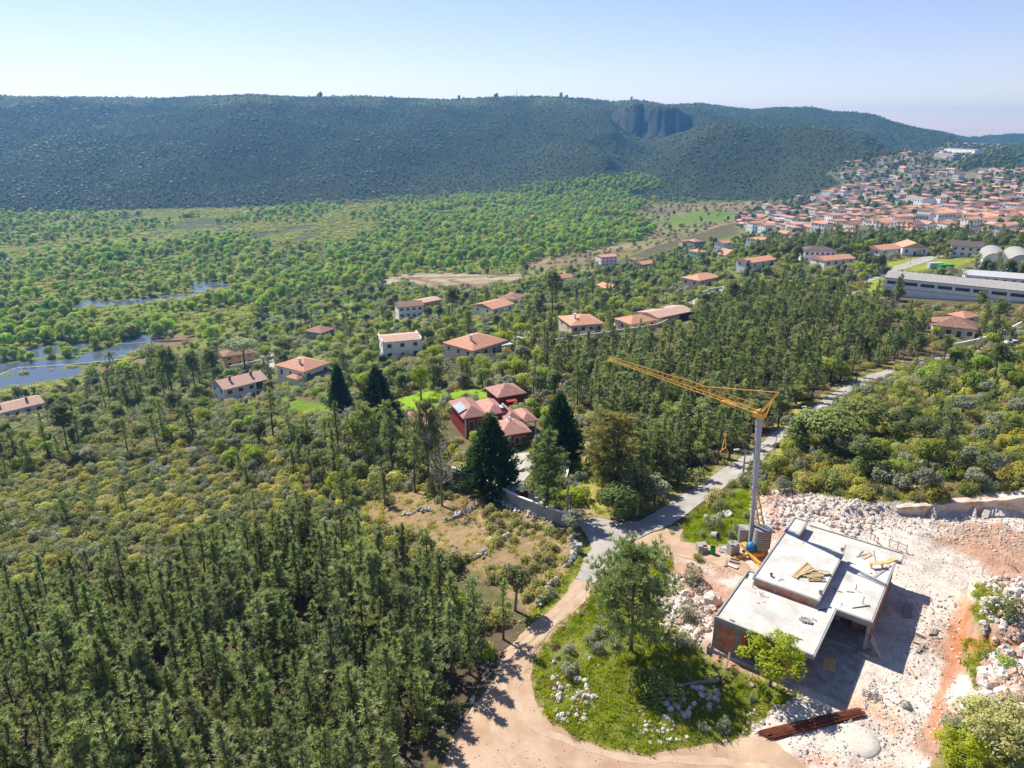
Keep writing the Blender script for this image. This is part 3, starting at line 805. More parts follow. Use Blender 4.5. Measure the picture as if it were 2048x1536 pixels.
# ------------------------------------------------------------------ what covers the ground: outlines read off the photograph
REG = [  # later entries lie over earlier ones
 ('maquis', [(-3000,3000),(-3000,300),(5000,300),(5000,3000)]),
 ('hill', [(-3000,436),(0,430),(250,422),(500,416),(700,402),(900,390),(1000,384),(1080,392),(1300,402),(1560,402),(1640,385),(1720,345),(1800,320),(1900,300),(1960,286),(3000,290),(3000,-800),(-3000,-800)]),
 ('marsh', [(-3000,436),(0,428),(250,420),(500,414),(700,400),(900,388),(1000,383),(1080,392),(1300,402),(1560,402),(1480,440),(1400,450),(1300,468),(1290,480),(1150,512),(1040,545),(780,552),(740,580),(600,588),(500,640),(430,690),(300,745),(200,770),(-100,805),(-3000,820)]),
 ('marshtrees', [(-400,640),(0,622),(170,606),(300,606),(430,580),(520,560),(600,540),(700,545),(765,552),(740,580),(600,592),(560,600),(490,640),(330,668),(250,706),(100,720),(-400,720)]),
 ('marshtrees', [(720,470),(830,430),(900,400),(1000,385),(1080,392),(1300,402),(1260,430),(1310,462),(1290,478),(1190,500),(1130,515),(1040,535),(1000,522),(900,520),(820,545),(770,540),(650,520),(700,495)]),
 ('marshtrees', [(150,505),(320,495),(470,480),(520,492),(430,512),(300,520),(160,522)]),
 ('fields', [(1290,478),(1310,464),(1290,440),(1262,430),(1300,408),(1440,404),(1560,404),(1500,440),(1440,452),(1390,470),(1310,492),(1240,520),(1180,545),(1120,560),(1040,570),(1000,565),(980,560),(1040,540),(1060,520),(1150,508),(1230,490)]),
 ('greenfield', [(1330,436),(1400,420),(1480,424),(1470,440),(1400,450),(1340,456)]),
 ('fieldwhite', [(770,556),(800,548),(900,545),(1000,552),(1040,548),(1046,556),(1000,568),(960,575),(900,580),(840,572),(790,576),(760,566)]),
 ('fieldgreen', [(870,572),(960,578),(1005,560),(1010,575),(960,590),(890,588)]),
 ('gardens', [(560,600),(600,588),(740,582),(800,560),(900,588),(1000,570),(1100,562),(1200,545),(1300,520),(1400,490),(1500,460),(1560,470),(1600,500),(1500,560),(1420,610),(1300,650),(1120,640),(1080,690),(1000,712),(880,720),(760,722),(560,770),(480,700),(440,690),(500,640)]),
 ('lawnlight', [(590,620),(660,600),(760,612),(700,640),(610,640)]),
 ('bank', [(158,745),(190,735),(270,725),(300,712),(360,705),(400,715),(370,735),(260,742),(190,758),(160,760)]),
 ('bank', [(300,680),(345,668),(395,675),(380,690),(330,700),(296,705)]),
 ('town', [(1470,462),(1480,432),(1560,398),(1640,392),(1700,380),(1650,345),(1720,318),(1860,300),(1900,288),(1965,286),(2060,300),(2600,300),(2600,480),(2048,478),(1960,482),(1880,458),(1760,476),(1660,480),(1560,475)]),
 ('hillright', [(1930,318),(2000,300),(2048,292),(2600,285),(2600,335),(2048,340),(1960,335),(1920,345)]),
 ('suburb', [(1480,470),(1560,475),(1760,476),(1880,458),(1960,482),(2600,480),(2600,600),(2048,580),(1760,585),(1700,560),(1600,580),(1500,560),(1500,520)]),
 ('meadow', [(1765,528),(1830,515),(1950,518),(1900,540),(1830,548),(1790,540)]),
 ('meadow', [(1730,560),(1770,545),(1766,575),(1735,590)]),
 ('wood', [(1070,700),(1110,665),(1240,662),(1330,655),(1400,640),(1500,600),(1640,590),(1780,600),(2048,610),(2048,650),(1960,672),(1880,700),(1850,722),(1780,730),(1700,752),(1640,800),(1600,830),(1540,866),(1457,930),(1400,964),(1300,1010),(1200,1040),(1185,940),(1160,830),(1090,760)]),
 ('roadside', [(1190,1040),(1290,1000),(1420,940),(1530,870),(1640,790),(1720,745),(1790,720),(1850,712),(1850,722),(1720,755),(1640,803),(1548,865),(1457,931),(1337,1012),(1200,1050)]),
 ('pinesw', [(-600,900),(-100,830),(100,815),(260,760),(420,740),(440,830),(600,810),(700,840),(800,860),(880,900),(900,950),(860,990),(760,1020),(700,1000),(560,960),(380,930),(200,930),(0,960),(-600,1050)]),
 ('lawn', [(560,792),(600,770),(650,785),(690,800),(690,822),(600,835),(560,825)]),
 ('heathslope', [(-600,1040),(0,955),(200,925),(380,925),(560,955),(700,1000),(790,1080),(900,1190),(640,1110),(480,1160),(300,1215),(0,1280),(-600,1400)]),
 ('pinewood', [(-900,1420),(0,1275),(150,1238),(300,1212),(470,1160),(640,1105),(760,1135),(880,1178),(960,1215),(1040,1255),(1020,1290),(960,1360),(900,1430),(860,1480),(840,1600),(840,2400),(-2000,2400)]),
 ('clearing', [(700,1010),(780,985),(860,975),(920,990),(1130,1052),(1168,1085),(1172,1110),(1140,1165),(1062,1236),(1020,1200),(950,1140),(880,1100),(790,1070)]),
 ('verge', [(1172,1070),(1180,1100),(1152,1157),(1105,1210),(1050,1250),(1055,1225),(1110,1180),(1150,1120),(1160,1080)]),
 ('estate', [(560,792),(690,770),(800,740),(860,700),(1060,700),(1100,760),(1160,840),(1170,1010),(1130,1050),(1040,1010),(905,945),(860,905),(800,870),(700,820)]),
 ('gardenlawn', [(795,800),(830,785),(920,780),(990,775),(985,800),(900,800),(830,835),(805,830)]),
 ('path', [(1155,870),(1170,850),(1180,900),(1200,980),(1215,1035),(1165,1030),(1170,960)]),
 ('drygrass', [(1160,910),(1190,930),(1210,990),(1225,1036),(1190,1030),(1150,985)]),
 ('maquisright', [(1500,940),(1560,880),(1640,815),(1760,765),(1860,725),(2048,700),(2700,700),(2700,1010),(2048,985),(1900,1003),(1780,1008),(1640,990),(1560,978),(1510,985)]),
 ('drygrass', [(1515,935),(1560,885),(1575,890),(1545,935),(1520,950)]),
 ('drygrass', [(1540,850),(1600,800),(1640,800),(1600,835),(1550,862)]),
 ('grassbright', [(1360,1055),(1390,1025),(1430,1000),(1480,975),(1505,985),(1500,1050),(1480,1085),(1430,1090),(1380,1085)]),
 ('site', [(1510,985),(1560,978),(1640,990),(1780,1006),(1900,1000),(2048,985),(2700,1020),(2700,2400),(1560,1560),(1490,1480),(1545,1420),(1590,1390),(1480,1345),(1415,1310),(1400,1290),(1330,1235),(1300,1150),(1330,1140),(1420,1105),(1440,1090),(1480,1085),(1500,1050)]),
 ('moundgreen', [(1955,1170),(2010,1165),(2000,1215),(1960,1260),(1940,1230)]),
 ('moundgreen', [(1925,1275),(1975,1270),(1990,1290),(1985,1340),(1950,1370),(1930,1330)]),
 ('grassisland', [(1188,1190),(1240,1150),(1300,1095),(1350,1125),(1330,1150),(1305,1200),(1335,1240),(1400,1290),(1415,1312),(1480,1345),(1560,1372),(1600,1395),(1545,1422),(1480,1478),(1420,1492),(1290,1508),(1220,1500),(1160,1482),(1120,1458),(1090,1428),(1068,1380),(1063,1350),(1068,1318),(1088,1288),(1128,1242)]),
 ('siteyard', [(1440,1095),(1480,1085),(1540,1100),(1500,1170),(1440,1150),(1400,1140),(1340,1130),(1345,1115),(1400,1100)]),
 ('corner', [(1890,1470),(1930,1430),(1990,1420),(2700,1400),(2700,2400),(1850,1560)]),
]
ASPHALT = [(1152,1157),(1168,1120),(1183,1098),(1172,1068),(1150,1040),(1196,1036),(1240,1047),(1279,1043),(1337,1008),(1407,964),(1457,931),(1506,900),(1548,865),(1597,836),(1639,803),(1680,778),(1722,755),(1788,735),(1846,720),(1900,708),(1905,714),
           (1850,728),(1796,741),(1751,764),(1700,790),(1650,815),(1614,844),(1560,882),(1519,927),(1465,964),(1424,991),(1382,1022),(1343,1050),(1300,1066),(1258,1088),(1235,1108),(1215,1140),(1190,1166),(1181,1168)]
TRACK = [(1152,1157),(1120,1195),(1075,1243),(1040,1272),(1015,1305),(989,1353),(960,1395),(940,1425),(915,1455),(900,1490),(880,1560),(870,1800),(1900,1800),(1640,1560),(1560,1500),(1530,1465),(1490,1478),(1420,1493),(1350,1502),(1290,1510),(1220,1501),(1160,1484),(1118,1458),
         (1088,1428),(1066,1382),(1061,1350),(1066,1318),(1086,1288),(1102,1262),(1128,1240),(1160,1212),(1181,1190),(1181,1168)]
APRON = [(1258,1090),(1300,1068),(1343,1052),(1362,1052),(1362,1085),(1400,1088),(1440,1095),(1500,1130),(1520,1165),(1460,1140),(1400,1120),(1350,1112),(1300,1096),(1262,1105)]
DRIVE = [(1096,1035),(1110,1026),(1140,1030),(1165,1040),(1185,1040),(1172,1066),(1150,1042),(1132,1052)]
COURT = [(1010,905),(1060,905),(1075,930),(1050,960),(1062,985),(1090,1000),(1080,1022),(1040,1000),(1000,985),(1010,950)]
TRACK2 = [(240,888),(270,870),(300,850),(330,838),(335,845),(300,862),(278,882),(250,893)]

C_ = {'trackside': (.43,.30,.20),   # base colours of the ground (linear)
 'maquis': (.105,.095,.042), 'hill': (.026,.033,.018), 'marsh': (.15,.18,.036), 'marshtrees': (.14,.18,.03), 'fields': (.22,.17,.10), 'greenfield': (.13,.18,.035), 'fieldwhite': (.36,.30,.215), 'fieldgreen': (.15,.19,.05),
 'gardens': (.13,.155,.04), 'lawnlight': (.15,.22,.03), 'bank': (.19,.13,.075), 'town': (.17,.165,.095), 'hillright': (.06,.065,.03), 'suburb': (.15,.145,.06), 'meadow': (.22,.26,.03), 'wood': (.11,.085,.05), 'roadside': (.24,.20,.09),
 'pinesw': (.10,.088,.045), 'lawn': (.12,.19,.02), 'heathslope': (.12,.11,.04), 'pinewood': (.10,.075,.05), 'clearing': (.25,.175,.10), 'verge': (.20,.22,.05), 'estate': (.13,.115,.055), 'gardenlawn': (.17,.28,.02), 'path': (.34,.26,.14), 'drygrass': (.28,.25,.07),
 'maquisright': (.14,.125,.045), 'grassbright': (.13,.20,.02), 'site': (.53,.47,.405), 'moundgreen': (.16,.17,.04), 'grassisland': (.15,.165,.035), 'siteyard': (.45,.39,.33), 'corner': (.24,.20,.08)}
REG += [('marshtrees', [(1000,392),(1060,374),(1180,356),(1290,354),(1330,372),(1250,395),(1300,404),(1080,396)]), ('trackside', TRACK), ('trackside', APRON)]
RN = [r[0] for r in REG]
def region(px, py):
    out = np.zeros(np.shape(px), int)
    for i, (nm, p) in enumerate(REG):
        xs, ys = [q[0] for q in p], [q[1] for q in p]
        m = (px >= min(xs)) & (px <= max(xs)) & (py >= min(ys)) & (py <= max(ys))
        if m.any():
            k = np.nonzero(m)
            inside = inpoly(px[k], py[k], p)
            out[tuple(a[inside] for a in k)] = i
    return out
def regname(px, py): return RN[int(region(np.array([px]), np.array([py]))[0])]

# ground sheet
GPX, GPY = proj(GX, GY, GZ)
_dist = np.hypot(GX, GY) + 45
_amp = np.clip(900 / _dist * 1.5, 1.5, 22)       # metres of wander as pixels
_cl = np.array([C_[n] for n in RN])
_col = np.zeros(GX.shape + (3,))
for k in range(3):
    jx = (fbm(GX, GY, 5 + .02 * _dist.mean(), 81 + k, 3) - .5) * 2 * _amp + rng.normal(size=GX.shape) * _amp * .15
    jy = (fbm(GX, GY, 5 + .02 * _dist.mean(), 91 + k, 3) - .5) * 2 * _amp * .7
    _col += _cl[region(GPX + jx, GPY + jy)]
_col /= 3
_reg0 = region(GPX, GPY)
def isreg(*names): return np.isin(_reg0, [i for i, n in enumerate(RN) if n in names])
# marsh: wet grey-green hollows and yellow rushes; site: orange earth showing between the stones
_m = isreg('marsh')
_w = smooth(.50, .60, fbm(GX, GY * .5, 55, 101, 4)) * _m
_col = _col * (1 - .8 * _w[..., None]) + np.array((.075,.085,.055)) * .8 * _w[..., None]
_w = smooth(.54, .62, fbm(GX, GY * .6, 40, 103, 4)) * _m
_col = _col * (1 - .6 * _w[..., None]) + np.array((.17,.18,.035)) * .6 * _w[..., None]
_m = isreg('site', 'siteyard')
_w = smooth(.53, .62, fbm(GX, GY, 7, 105, 4)) * _m
_col = _col * (1 - .75 * _w[..., None]) + np.array((.36,.17,.085)) * .7 * _w[..., None]
def band(pl, wpx, c, k):
    """a stain with its own shape along a pixel line"""
    global _col
    d = np.full(GX.shape, 1e9)
    for (x0, y0), (x1, y1) in zip(pl[:-1], pl[1:]):
        t = np.clip(((GPX - x0) * (x1 - x0) + (GPY - y0) * (y1 - y0)) / ((x1 - x0) ** 2 + (y1 - y0) ** 2), 0, 1)
        d = np.minimum(d, np.hypot(GPX - x0 - t * (x1 - x0), GPY - y0 - t * (y1 - y0)))
    d = d + (fbm(GX, GY, 2.5, 107, 4) - .5) * wpx * 1.6
    w = (1 - smooth(wpx * .4, wpx, d))[..., None] * k
    _col = _col * (1 - w) + np.array(c) * w
band([(1932,1200),(1915,1260),(1905,1330),(1880,1400),(1870,1470)], 22, (.46,.19,.09), .85)
band([(1240+300,1010),(1560,1060),(1580,1090)], 20, (.45,.2,.1), .6)
band([(1930,1290),(1990,1292),(2048,1288)], 12, (.40,.15,.06), .8)
band([(1880,1075),(1960,1100),(1990,1130)], 14, (.44,.24,.13), .35)
band([(1700,1400),(1760,1420),(1790,1450)], 30, (.52,.31,.18), .7)
band([(1600,1520),(1700,1530),(1800,1536)], 16, (.42,.18,.09), .6)
band([(820,555),(880,568)], 5, (.18,.08,.05), .9)
band([(900,560),(985,585)], 4, (.18,.08,.05), .9)
band([(960,1030),(975,1060),(990,1085)], 10, (.36,.26,.14), .8)
band([(1060,1085),(1130,1095)], 6, (.38,.29,.18), .7)
# strips of the terraced fields
_m = isreg('fields')
_s = np.floor(vnoise(GX + GY * .25, GY * .9, 34, 109) * 5) / 5
_col = np.where(_m[..., None], _col * (.65 + .8 * _s[..., None]) * np.array((1, .97 + 0, .92)), _col)
_w = smooth(.55, .6, vnoise(GX, GY, 45, 110)) * _m
_col = _col * (1 - _w[..., None] * .7) + np.array((.15,.19,.04)) * _w[..., None] * .7
_m = isreg('fieldwhite', 'fieldgreen')
_s = vnoise(GX * .18 + GY * 1.0, GX * .02, 9.0, 113)
_w = smooth(.58, .62, _s) * _m; _col = _col * (1 - _w[..., None] * .8) + np.array((.20,.115,.07)) * .8 * _w[..., None]
_w = smooth(.34, .30, _s) * _m; _col = _col * (1 - _w[..., None] * .6) + np.array((.20,.21,.07)) * .6 * _w[..., None]
# hill: darker wooded flanks, paler scrub, paler crest
_m = isreg('hill')
_w = smooth(700, 1150, GPX + (GPY - 300) * 2.2) * _m * (.55 + .45 * fbm(GX, GY, 120, 117, 4))
_col = _col * (1 - _w[..., None]) + np.array((.052,.066,.030)) * _w[..., None]
_w = smooth(222, 200, GPY) * _m * smooth(.35, .55, fbm(GX, GY, 90, 119, 4))
_col = _col * (1 - _w[..., None] * .8) + np.array((.10,.12,.05)) * .8 * _w[..., None]
_w = smooth(.45, .65, fbm(GX, GY, 220, 111, 4)) * _m
_col = _col * (1 - .35 * _w[..., None]) + np.array((.040,.048,.024)) * .35 * _w[..., None]

_sl = np.abs(np.gradient(GZ, axis=0) / np.gradient(GY, axis=0))
_w = (smooth(.55, 1.0, _sl) * smooth(1400, 1500, GY))[..., None]
_col = _col * (1 - _w) + np.array((.075,.078,.062)) * (.7 + .6 * fbm(GX, GZ * 3, 18, 121, 3))[..., None] * _w

def ground_material():
    m, nt, o = newmat('ground_cover')
    L = nt.links
    at = N(nt, 'ShaderNodeAttribute', attribute_name='cover')
    ge = N(nt, 'ShaderNodeNewGeometry')
    hs = N(nt, 'ShaderNodeHueSaturation')
    v = None
    for sc, lo, hi in ((.9, .72, 1.28), (.12, .8, 1.2), (.012, .86, 1.14)):
        nz = N(nt, 'ShaderNodeTexNoise'); nz.inputs['Scale'].default_value = sc; nz.inputs['Detail'].default_value = 6; nz.inputs['Roughness'].default_value = .7
        L.new(ge.outputs['Position'], nz.inputs['Vector'])
        mr = N(nt, 'ShaderNodeMapRange'); mr.inputs[1].default_value = .3; mr.inputs[2].default_value = .7; mr.inputs[3].default_value = lo; mr.inputs[4].default_value = hi
        L.new(nz.outputs[0], mr.inputs[0])
        if v is None: v = mr.outputs[0]
        else:
            mu = N(nt, 'ShaderNodeMath', operation='MULTIPLY'); L.new(v, mu.inputs[0]); L.new(mr.outputs[0], mu.inputs[1]); v = mu.outputs[0]
    L.new(v, hs.inputs['Value']); L.new(at.outputs['Color'], hs.inputs['Color'])
    p = N(nt, 'ShaderNodeBsdfPrincipled'); p.inputs['Roughness'].default_value = 1; p.inputs['Specular IOR Level'].default_value = .05
    L.new(hs.outputs[0], p.inputs['Base Color'])
    n2 = N(nt, 'ShaderNodeTexNoise'); n2.inputs['Scale'].default_value = 3.2; n2.inputs['Detail'].default_value = 6
    L.new(ge.outputs['Position'], n2.inputs['Vector'])
    b = N(nt, 'ShaderNodeBump'); b.inputs['Strength'].default_value = .7; b.inputs['Distance'].default_value = .18
    L.new(n2.outputs[0], b.inputs['Height']); L.new(b.outputs[0], p.inputs['Normal']); L.new(p.outputs[0], o.inputs[0])
    return m
_nr = len(_rows)
_i = np.arange(_nr - 1)[:, None] * NU + np.arange(NU - 1)[None, :]
_F = np.stack([_i, _i + 1, _i + 1 + NU, _i + NU], -1).reshape(-1, 4)
_me = mesh_arrays('terrain', np.stack([GX, GY, GZ], -1).reshape(-1, 3), [_F], ground_material(), smooth_=True)
_a = _me.color_attributes.new('cover', 'FLOAT_COLOR', 'POINT')
_a.data.foreach_set('color', np.concatenate([np.clip(_col, 0, 1), np.ones(GX.shape + (1,))], -1).astype(np.float32).ravel())
tagp(link('terrain', _me), kind='structure')

# roads and bare tracks, each a thin sheet above the ground
tagp(sheet('asphalt_road', ASPHALT, M['asphalt'], .065, .7, .12), kind='structure')
sheet('dirt_track', TRACK, M['dirt'], .045, .7, .35)
RUT1 = [(1161,1168),(1128,1205),(1080,1255),(1048,1290),(1018,1340),(1000,1390),(985,1440),(1000,1500),(1040,1545),(1100,1600)]
RUT2 = [(1173,1176),(1143,1213),(1096,1258),(1066,1298),(1040,1345),(1030,1390),(1045,1430),(1085,1465),(1160,1495),(1290,1520),(1450,1525),(1580,1545),(1680,1580)]
for _k, _pl in enumerate((RUT1, RUT2)):
    _P = [ground(*q) for q in _pl]; _L, _R = [], []
    for _i, _p in enumerate(_P):
        _d = (_P[min(_i + 1, len(_P) - 1)] - _P[max(_i - 1, 0)]); _d.z = 0; _d.normalize(); _m = Vector((-_d.y, _d.x, 0)) * .33
        _L.append(tuple(_p + _m)[:2]); _R.append(tuple(_p - _m)[:2])
    sheet('wheel_rut', None, M['rut'], .056, .5, .22, world=_L + _R[::-1])
sheet('dirt_apron', APRON, M['dirt'], .04, .7, .4)
sheet('gravel_driveway', DRIVE, M['drive'], .055, .7, .2)
sheet('paved_courtyard', COURT, M['drive'], .08, 1.2, .1)
sheet('footpath', TRACK2, M['dirt'], .08, 1.5, .4)
sheet('village_street', [(520,745),(528,710),(545,704),(552,712),(548,745),(540,760)], M['drive'], .12, 2.0, .1)
sheet('estate_road', [(1345,612),(1420,583),(1455,570),(1475,572),(1440,588),(1370,615)], M['drive'], .12, 2.0, .1)
sheet('main_street', [(1690,568),(1760,545),(1820,522),(1880,508),(1890,512),(1800,542),(1735,566),(1715,582),(1700,600),(1685,590)], M['asphalt'], .12, 2.0, .1)
sheet('side_street', [(1965,690),(2000,676),(2048,655),(2090,640),(2090,690),(2048,690),(2000,702),(1940,712)], M['drive'], .1, 2.0, .1)
sheet('gravel_yard', [(1080,690),(1110,684),(1180,672),(1300,650),(1345,638),(1340,650),(1250,672),(1150,690),(1090,698)], M['drive'], .12, 2.0, .1)
# flood water: one sheet, seen where the ground dips below it
link('flood_water', mesh_arrays('flood_water', np.array([(-900,230,-65.15),(250,230,-65.15),(250,1000,-65.15),(-900,1000,-65.15)]), [np.array([(0,1,2,3)])], M['water']))['kind'] = 'structure'

# ------------------------------------------------------------------ the unfinished house
def R1(x, y): return 1380 + x / 4.267, 1000 + y / 4.267
def R2(x, y): return 1340 + x / 7.314, 960 + y / 7.314
def R8(x, y): return 1400 + x / 5.689, 1280 + y / 5.689
def R7(x, y): return 1700 + x / 5.566, 1260 + y / 5.566
HB_RZ = math.atan2(HU.y, HU.x)
hs_ = thing('unfinished_house', 'unfinished flat-roofed house of brick infill and bare concrete slabs on the white rubble plot', 'house', HOUSE_B, HB_RZ)
LOW = [(0,0),(8.6,0),(8.6,7.55),(11.6,7.55),(11.6,19.4),(12.05,19.4),(12.05,21.1),(1.2,21.1),(1.2,8.7),(0,8.7)]
UPP = [(1.1,6.6),(7.2,6.6),(7.2,16.2),(2.6,16.2),(2.6,20.2),(1.1,20.2)]
def inset(poly, d):
    n = len(poly); out = []
    a = sum(poly[i][0] * poly[(i + 1) % n][1] - poly[(i + 1) % n][0] * poly[i][1] for i in range(n))
    s = 1 if a > 0 else -1
    for i in range(n):
        p0, p1, p2 = Vector(poly[i - 1]), Vector(poly[i]), Vector(poly[(i + 1) % n])
        e1, e2 = (p1 - p0).normalized(), (p2 - p1).normalized()
        n1, n2 = Vector((-e1.y, e1.x)) * s, Vector((-e2.y, e2.x)) * s
        q = p1 + (n1 + n2) * d
        out.append((q.x, q.y))
    return out
b = MB(); b.prism(LOW, 3.24, 3.56); lower = b.build('lower_slab', M['kerbgrey'], hs_)
b = MB(); b.prism(inset(LOW, .14), 3.562, 3.602); b.build('roof_screed', M['slab'], lower)
b = MB()
for e in ((-.003, .16, .16, 8.703, 3.563, 3.72), (.0, 8.45, -.003, .15, 3.563, 3.64), (.17, 1.1, 8.55, 8.704, 3.563, 3.72), (2.7, 11.9, 20.95, 21.103, 3.563, 3.72), (11.905, 12.053, 19.5, 20.94, 3.563, 3.64)):
    b = MB(); b.box(*e); b.build('edge_kerb', M['greyrender'], lower)
b = MB(); b.prism(UPP, 4.24, 4.46); up_ = b.build('upper_slab', M['kerbgrey'], hs_)
b = MB(); b.prism(inset(UPP, .12), 4.462, 4.5); b.build('roof_screed', M['slab'], up_)
b = MB(); b.box(1.097, 1.25, 6.76, 20.203, 4.463, 4.6); b.build('edge_kerb', M['greyrender'], up_)
b = MB(); b.box(1.26, 2.48, 20.06, 20.204, 4.463, 4.6); b.build('edge_kerb', M['greyrender'], up_)
for (x0, x1, y0, y1) in ((1.35,7.05,6.72,6.92),(6.86,7.06,6.93,16.05),(1.2,1.38,6.93,20.1),(2.5,6.85,15.9,16.08),(2.3,2.5,15.92,20.1),(1.39,2.29,19.9,20.1)):
    b = MB(); b.box(x0, x1, y0, y1, 3.604, 4.238); b.build('brick_upstand', M['brick'], hs_)
for (x, y) in ((1.25, 6.66), (3.1, 6.66), (6.75, 6.66)):
    b = MB(); b.box(x, x + .28, y, y + .25, 3.605, 4.237); b.build('stub_column', M['concrete'], hs_)
b = MB()
b.box(-.28, 7.4, -.3, 0.35, -1.3, .32); b.box(-.28, .3, .352, 8.9, -1.0, .32); b.box(.302, 11.5, .355, 20.9, -.6, .1)
b.build('plinth', M['block'], hs_)
for (x, y) in ((.02,.05),(2.05,.05),(4.3,.05),(6.9,.05),(11.22,7.62),(.02,4.3),(.02,8.3),(11.2,13.4),(11.2,19.0),(1.25,20.6),(7.0,7.3),(1.25,14.5)):
    b = MB(); b.box(x, x + .3, y, y + .3, .1, 3.238); b.build('column', M['concrete'], hs_)
walls = [((.325,2.045,.09,.29),.32,2.93),((2.36,2.62,.09,.29),.32,2.93),((4.62,4.9,.09,.29),.32,2.93),((6.3,6.88,.09,.29),.32,2.93),
  ((.06,.26,.36,4.28),.32,3.0),((.06,.26,4.62,8.28),.32,3.0),((1.28,1.48,8.9,14.48),.1,3.0),((1.28,1.48,14.82,20.58),.1,3.0),((1.56,11.2,20.64,20.84),.1,3.0),
  ((11.26,11.46,9.9,13.38),.1,3.0),((11.26,11.46,13.72,18.98),.1,3.0),((7.02,7.22,.36,7.28),.1,3.0),((7.32,8.6,10.9,11.1),.1,3.23),((9.6,11.24,10.9,11.1),.1,3.23),((2.6,2.8,.4,6.0),.12,3.2)]
for (x0, x1, y0, y1), z0, z1 in walls:
    b = MB(); b.box(x0, x1, y0, y1, z0, z1); b.build('brick_wall', M['brick'], hs_)
b = MB(); b.box(.33, 6.89, .07, .3, 2.935, 3.236); b.build('lintel_beam', M['concrete'], hs_)
b = MB(); b.box(.05, .28, .36, 8.28, 3.003, 3.236); b.build('lintel_beam', M['concrete'], hs_)
b = MB(); b.box(11.24, 11.48, 7.95, 18.97, 3.003, 3.236); b.build('lintel_beam', M['concrete'], hs_)
b = MB(); b.box(7.4, 11.2, 7.62, 7.9, 2.95, 3.236); b.build('lintel_beam', M['concrete'], hs_)
b = MB(); b.box(10.9, 11.9, 7.1, 8.1, -.3, .42); b.build('column_footing', M['concrete'], hs_)
b = MB(); b.box(7.4, 10.85, 7.3, 7.55, .11, .42); b.build('ground_beam', M['concrete'], hs_)
b = MB(); b.box(7.5, 8.55, 6.0, 6.6, -.2, .22); b.build('door_step', M['concrete'], hs_)

ROOF_U, ROOF_L = 4.503, 3.606
def plank(p0, p1, w, h, mat, label, group, cat='plank', name='plank'):
    c = (Vector(p0) + Vector(p1)) / 2; d = Vector(p1) - Vector(p0)
    L = d.length
    b = MB(); b.box(-L / 2, L / 2, -w / 2, w / 2, -h / 2, h / 2)
    o = b.build(name, M[mat], None, c)
    o.rotation_euler = d.to_track_quat('X', 'Z').to_euler()
    return tagp(o, label, cat, group)
PL = [((870,650),(1000,530)),((888,657),(1022,545)),((905,662),(1035,560)),((940,640),(1062,590)),((950,640),(1090,600)),((960,632),(1120,618)),((968,647),(1200,627)),
      ((1000,655),(1140,645)),((1015,666),(1135,660)),((1010,685),(1160,686)),((905,640),(1050,575)),((1100,598),(1190,612)),((1110,632),(1198,640)),((925,655),(1010,560)),((1040,672),(1120,676))]
WHERE = ['leftmost plank of', 'second plank from the left in', 'third plank from the left in', 'plank fanned across the middle of', 'plank right of the middle of', 'top plank of', 'longest plank of', 'short plank near the bottom of', 'shortest bottom plank of', 'plank nearest the camera in', 'steeply slanting plank of', 'plank at the right tip of', 'lower right plank of', 'buried left plank of', 'lowest right plank under']
for k, ((a, c), w) in enumerate(zip(PL, WHERE)):
    z = ROOF_U + .035 + .055 * (k % 4)
    plank(at_z(*R1(*a), z), at_z(*R1(*c), z + .03), .17, .05, 'wood', f'pale timber {w} the fanned pile on the upper roof slab', 'planks fanned out on the upper roof')
RL = [((1420,485),(1540,450),.14,'woodgrey','thin grey board at the left end of the boards scattered on the back roof corner'),
      ((1440,472),(1475,432),.12,'woodgrey','short dark batten crossing the thin grey board on the back roof corner'),
      ((1472,500),(1545,462),.34,'wood','broad pale board beside the crossed battens on the back roof corner'),
      ((1565,430),(1585,540),.10,'woodgrey','narrow batten pointing at the camera between the scattered roof boards'),
      ((1660,537),(1750,500),.42,'ply','pale plywood sheet near the outer corner of the lower roof'),
      ((1575,657),(1712,553),.22,'woodgrey','long grey plank lying along the right edge of the lower roof'),
      ((1385,922),(1535,900),.07,'barkdark','long dark bar on the lower roof above the open garage bay'),
      ((1092,942),(1162,930),.09,'barkdark','short dark bar at the foot of the raised roof block'),
      ((340,1020),(382,1037),.09,'barkdark','short dark bar by the left front edge of the roof'),
      ((890,1172),(960,1190),.12,'woodgrey','grey batten beside the lime green tree on the roof edge'),
      ((480,670),(500,628),.07,'barkdark','bent dark bar near the top left roof corner'),
      ((1040,1010),(1080,1030),.12,'woodgrey','thin offcut right of the rubble on the front roof'),
      ((1335,780),(1400,785),.08,'woodgrey','thin batten lying in the mast shadow on the lower roof'),
      ((1240,770),(1300,785),.08,'woodgrey','thin batten just right of the raised roof block')]
for a, c, w, m, lab in RL:
    plank(at_z(*R1(*a), ROOF_L + .03), at_z(*R1(*c), ROOF_L + .05), w, .05, m, lab, 'loose boards on the roof')
t = thing('sawhorse', 'orange plywood offcut standing on short legs on the back roof corner', 'trestle', at_z(*R1(1590,575), ROOF_L), .1)
b = MB(); b.box(-.75, .75, -.22, .22, .5, .56); b.build('top_board', M['ply'], t)
for x in (-.6, .55):
    b = MB(); b.box(x - .05, x + .05, -.15, .15, .0, .499); b.build('leg', M['ply'], t)
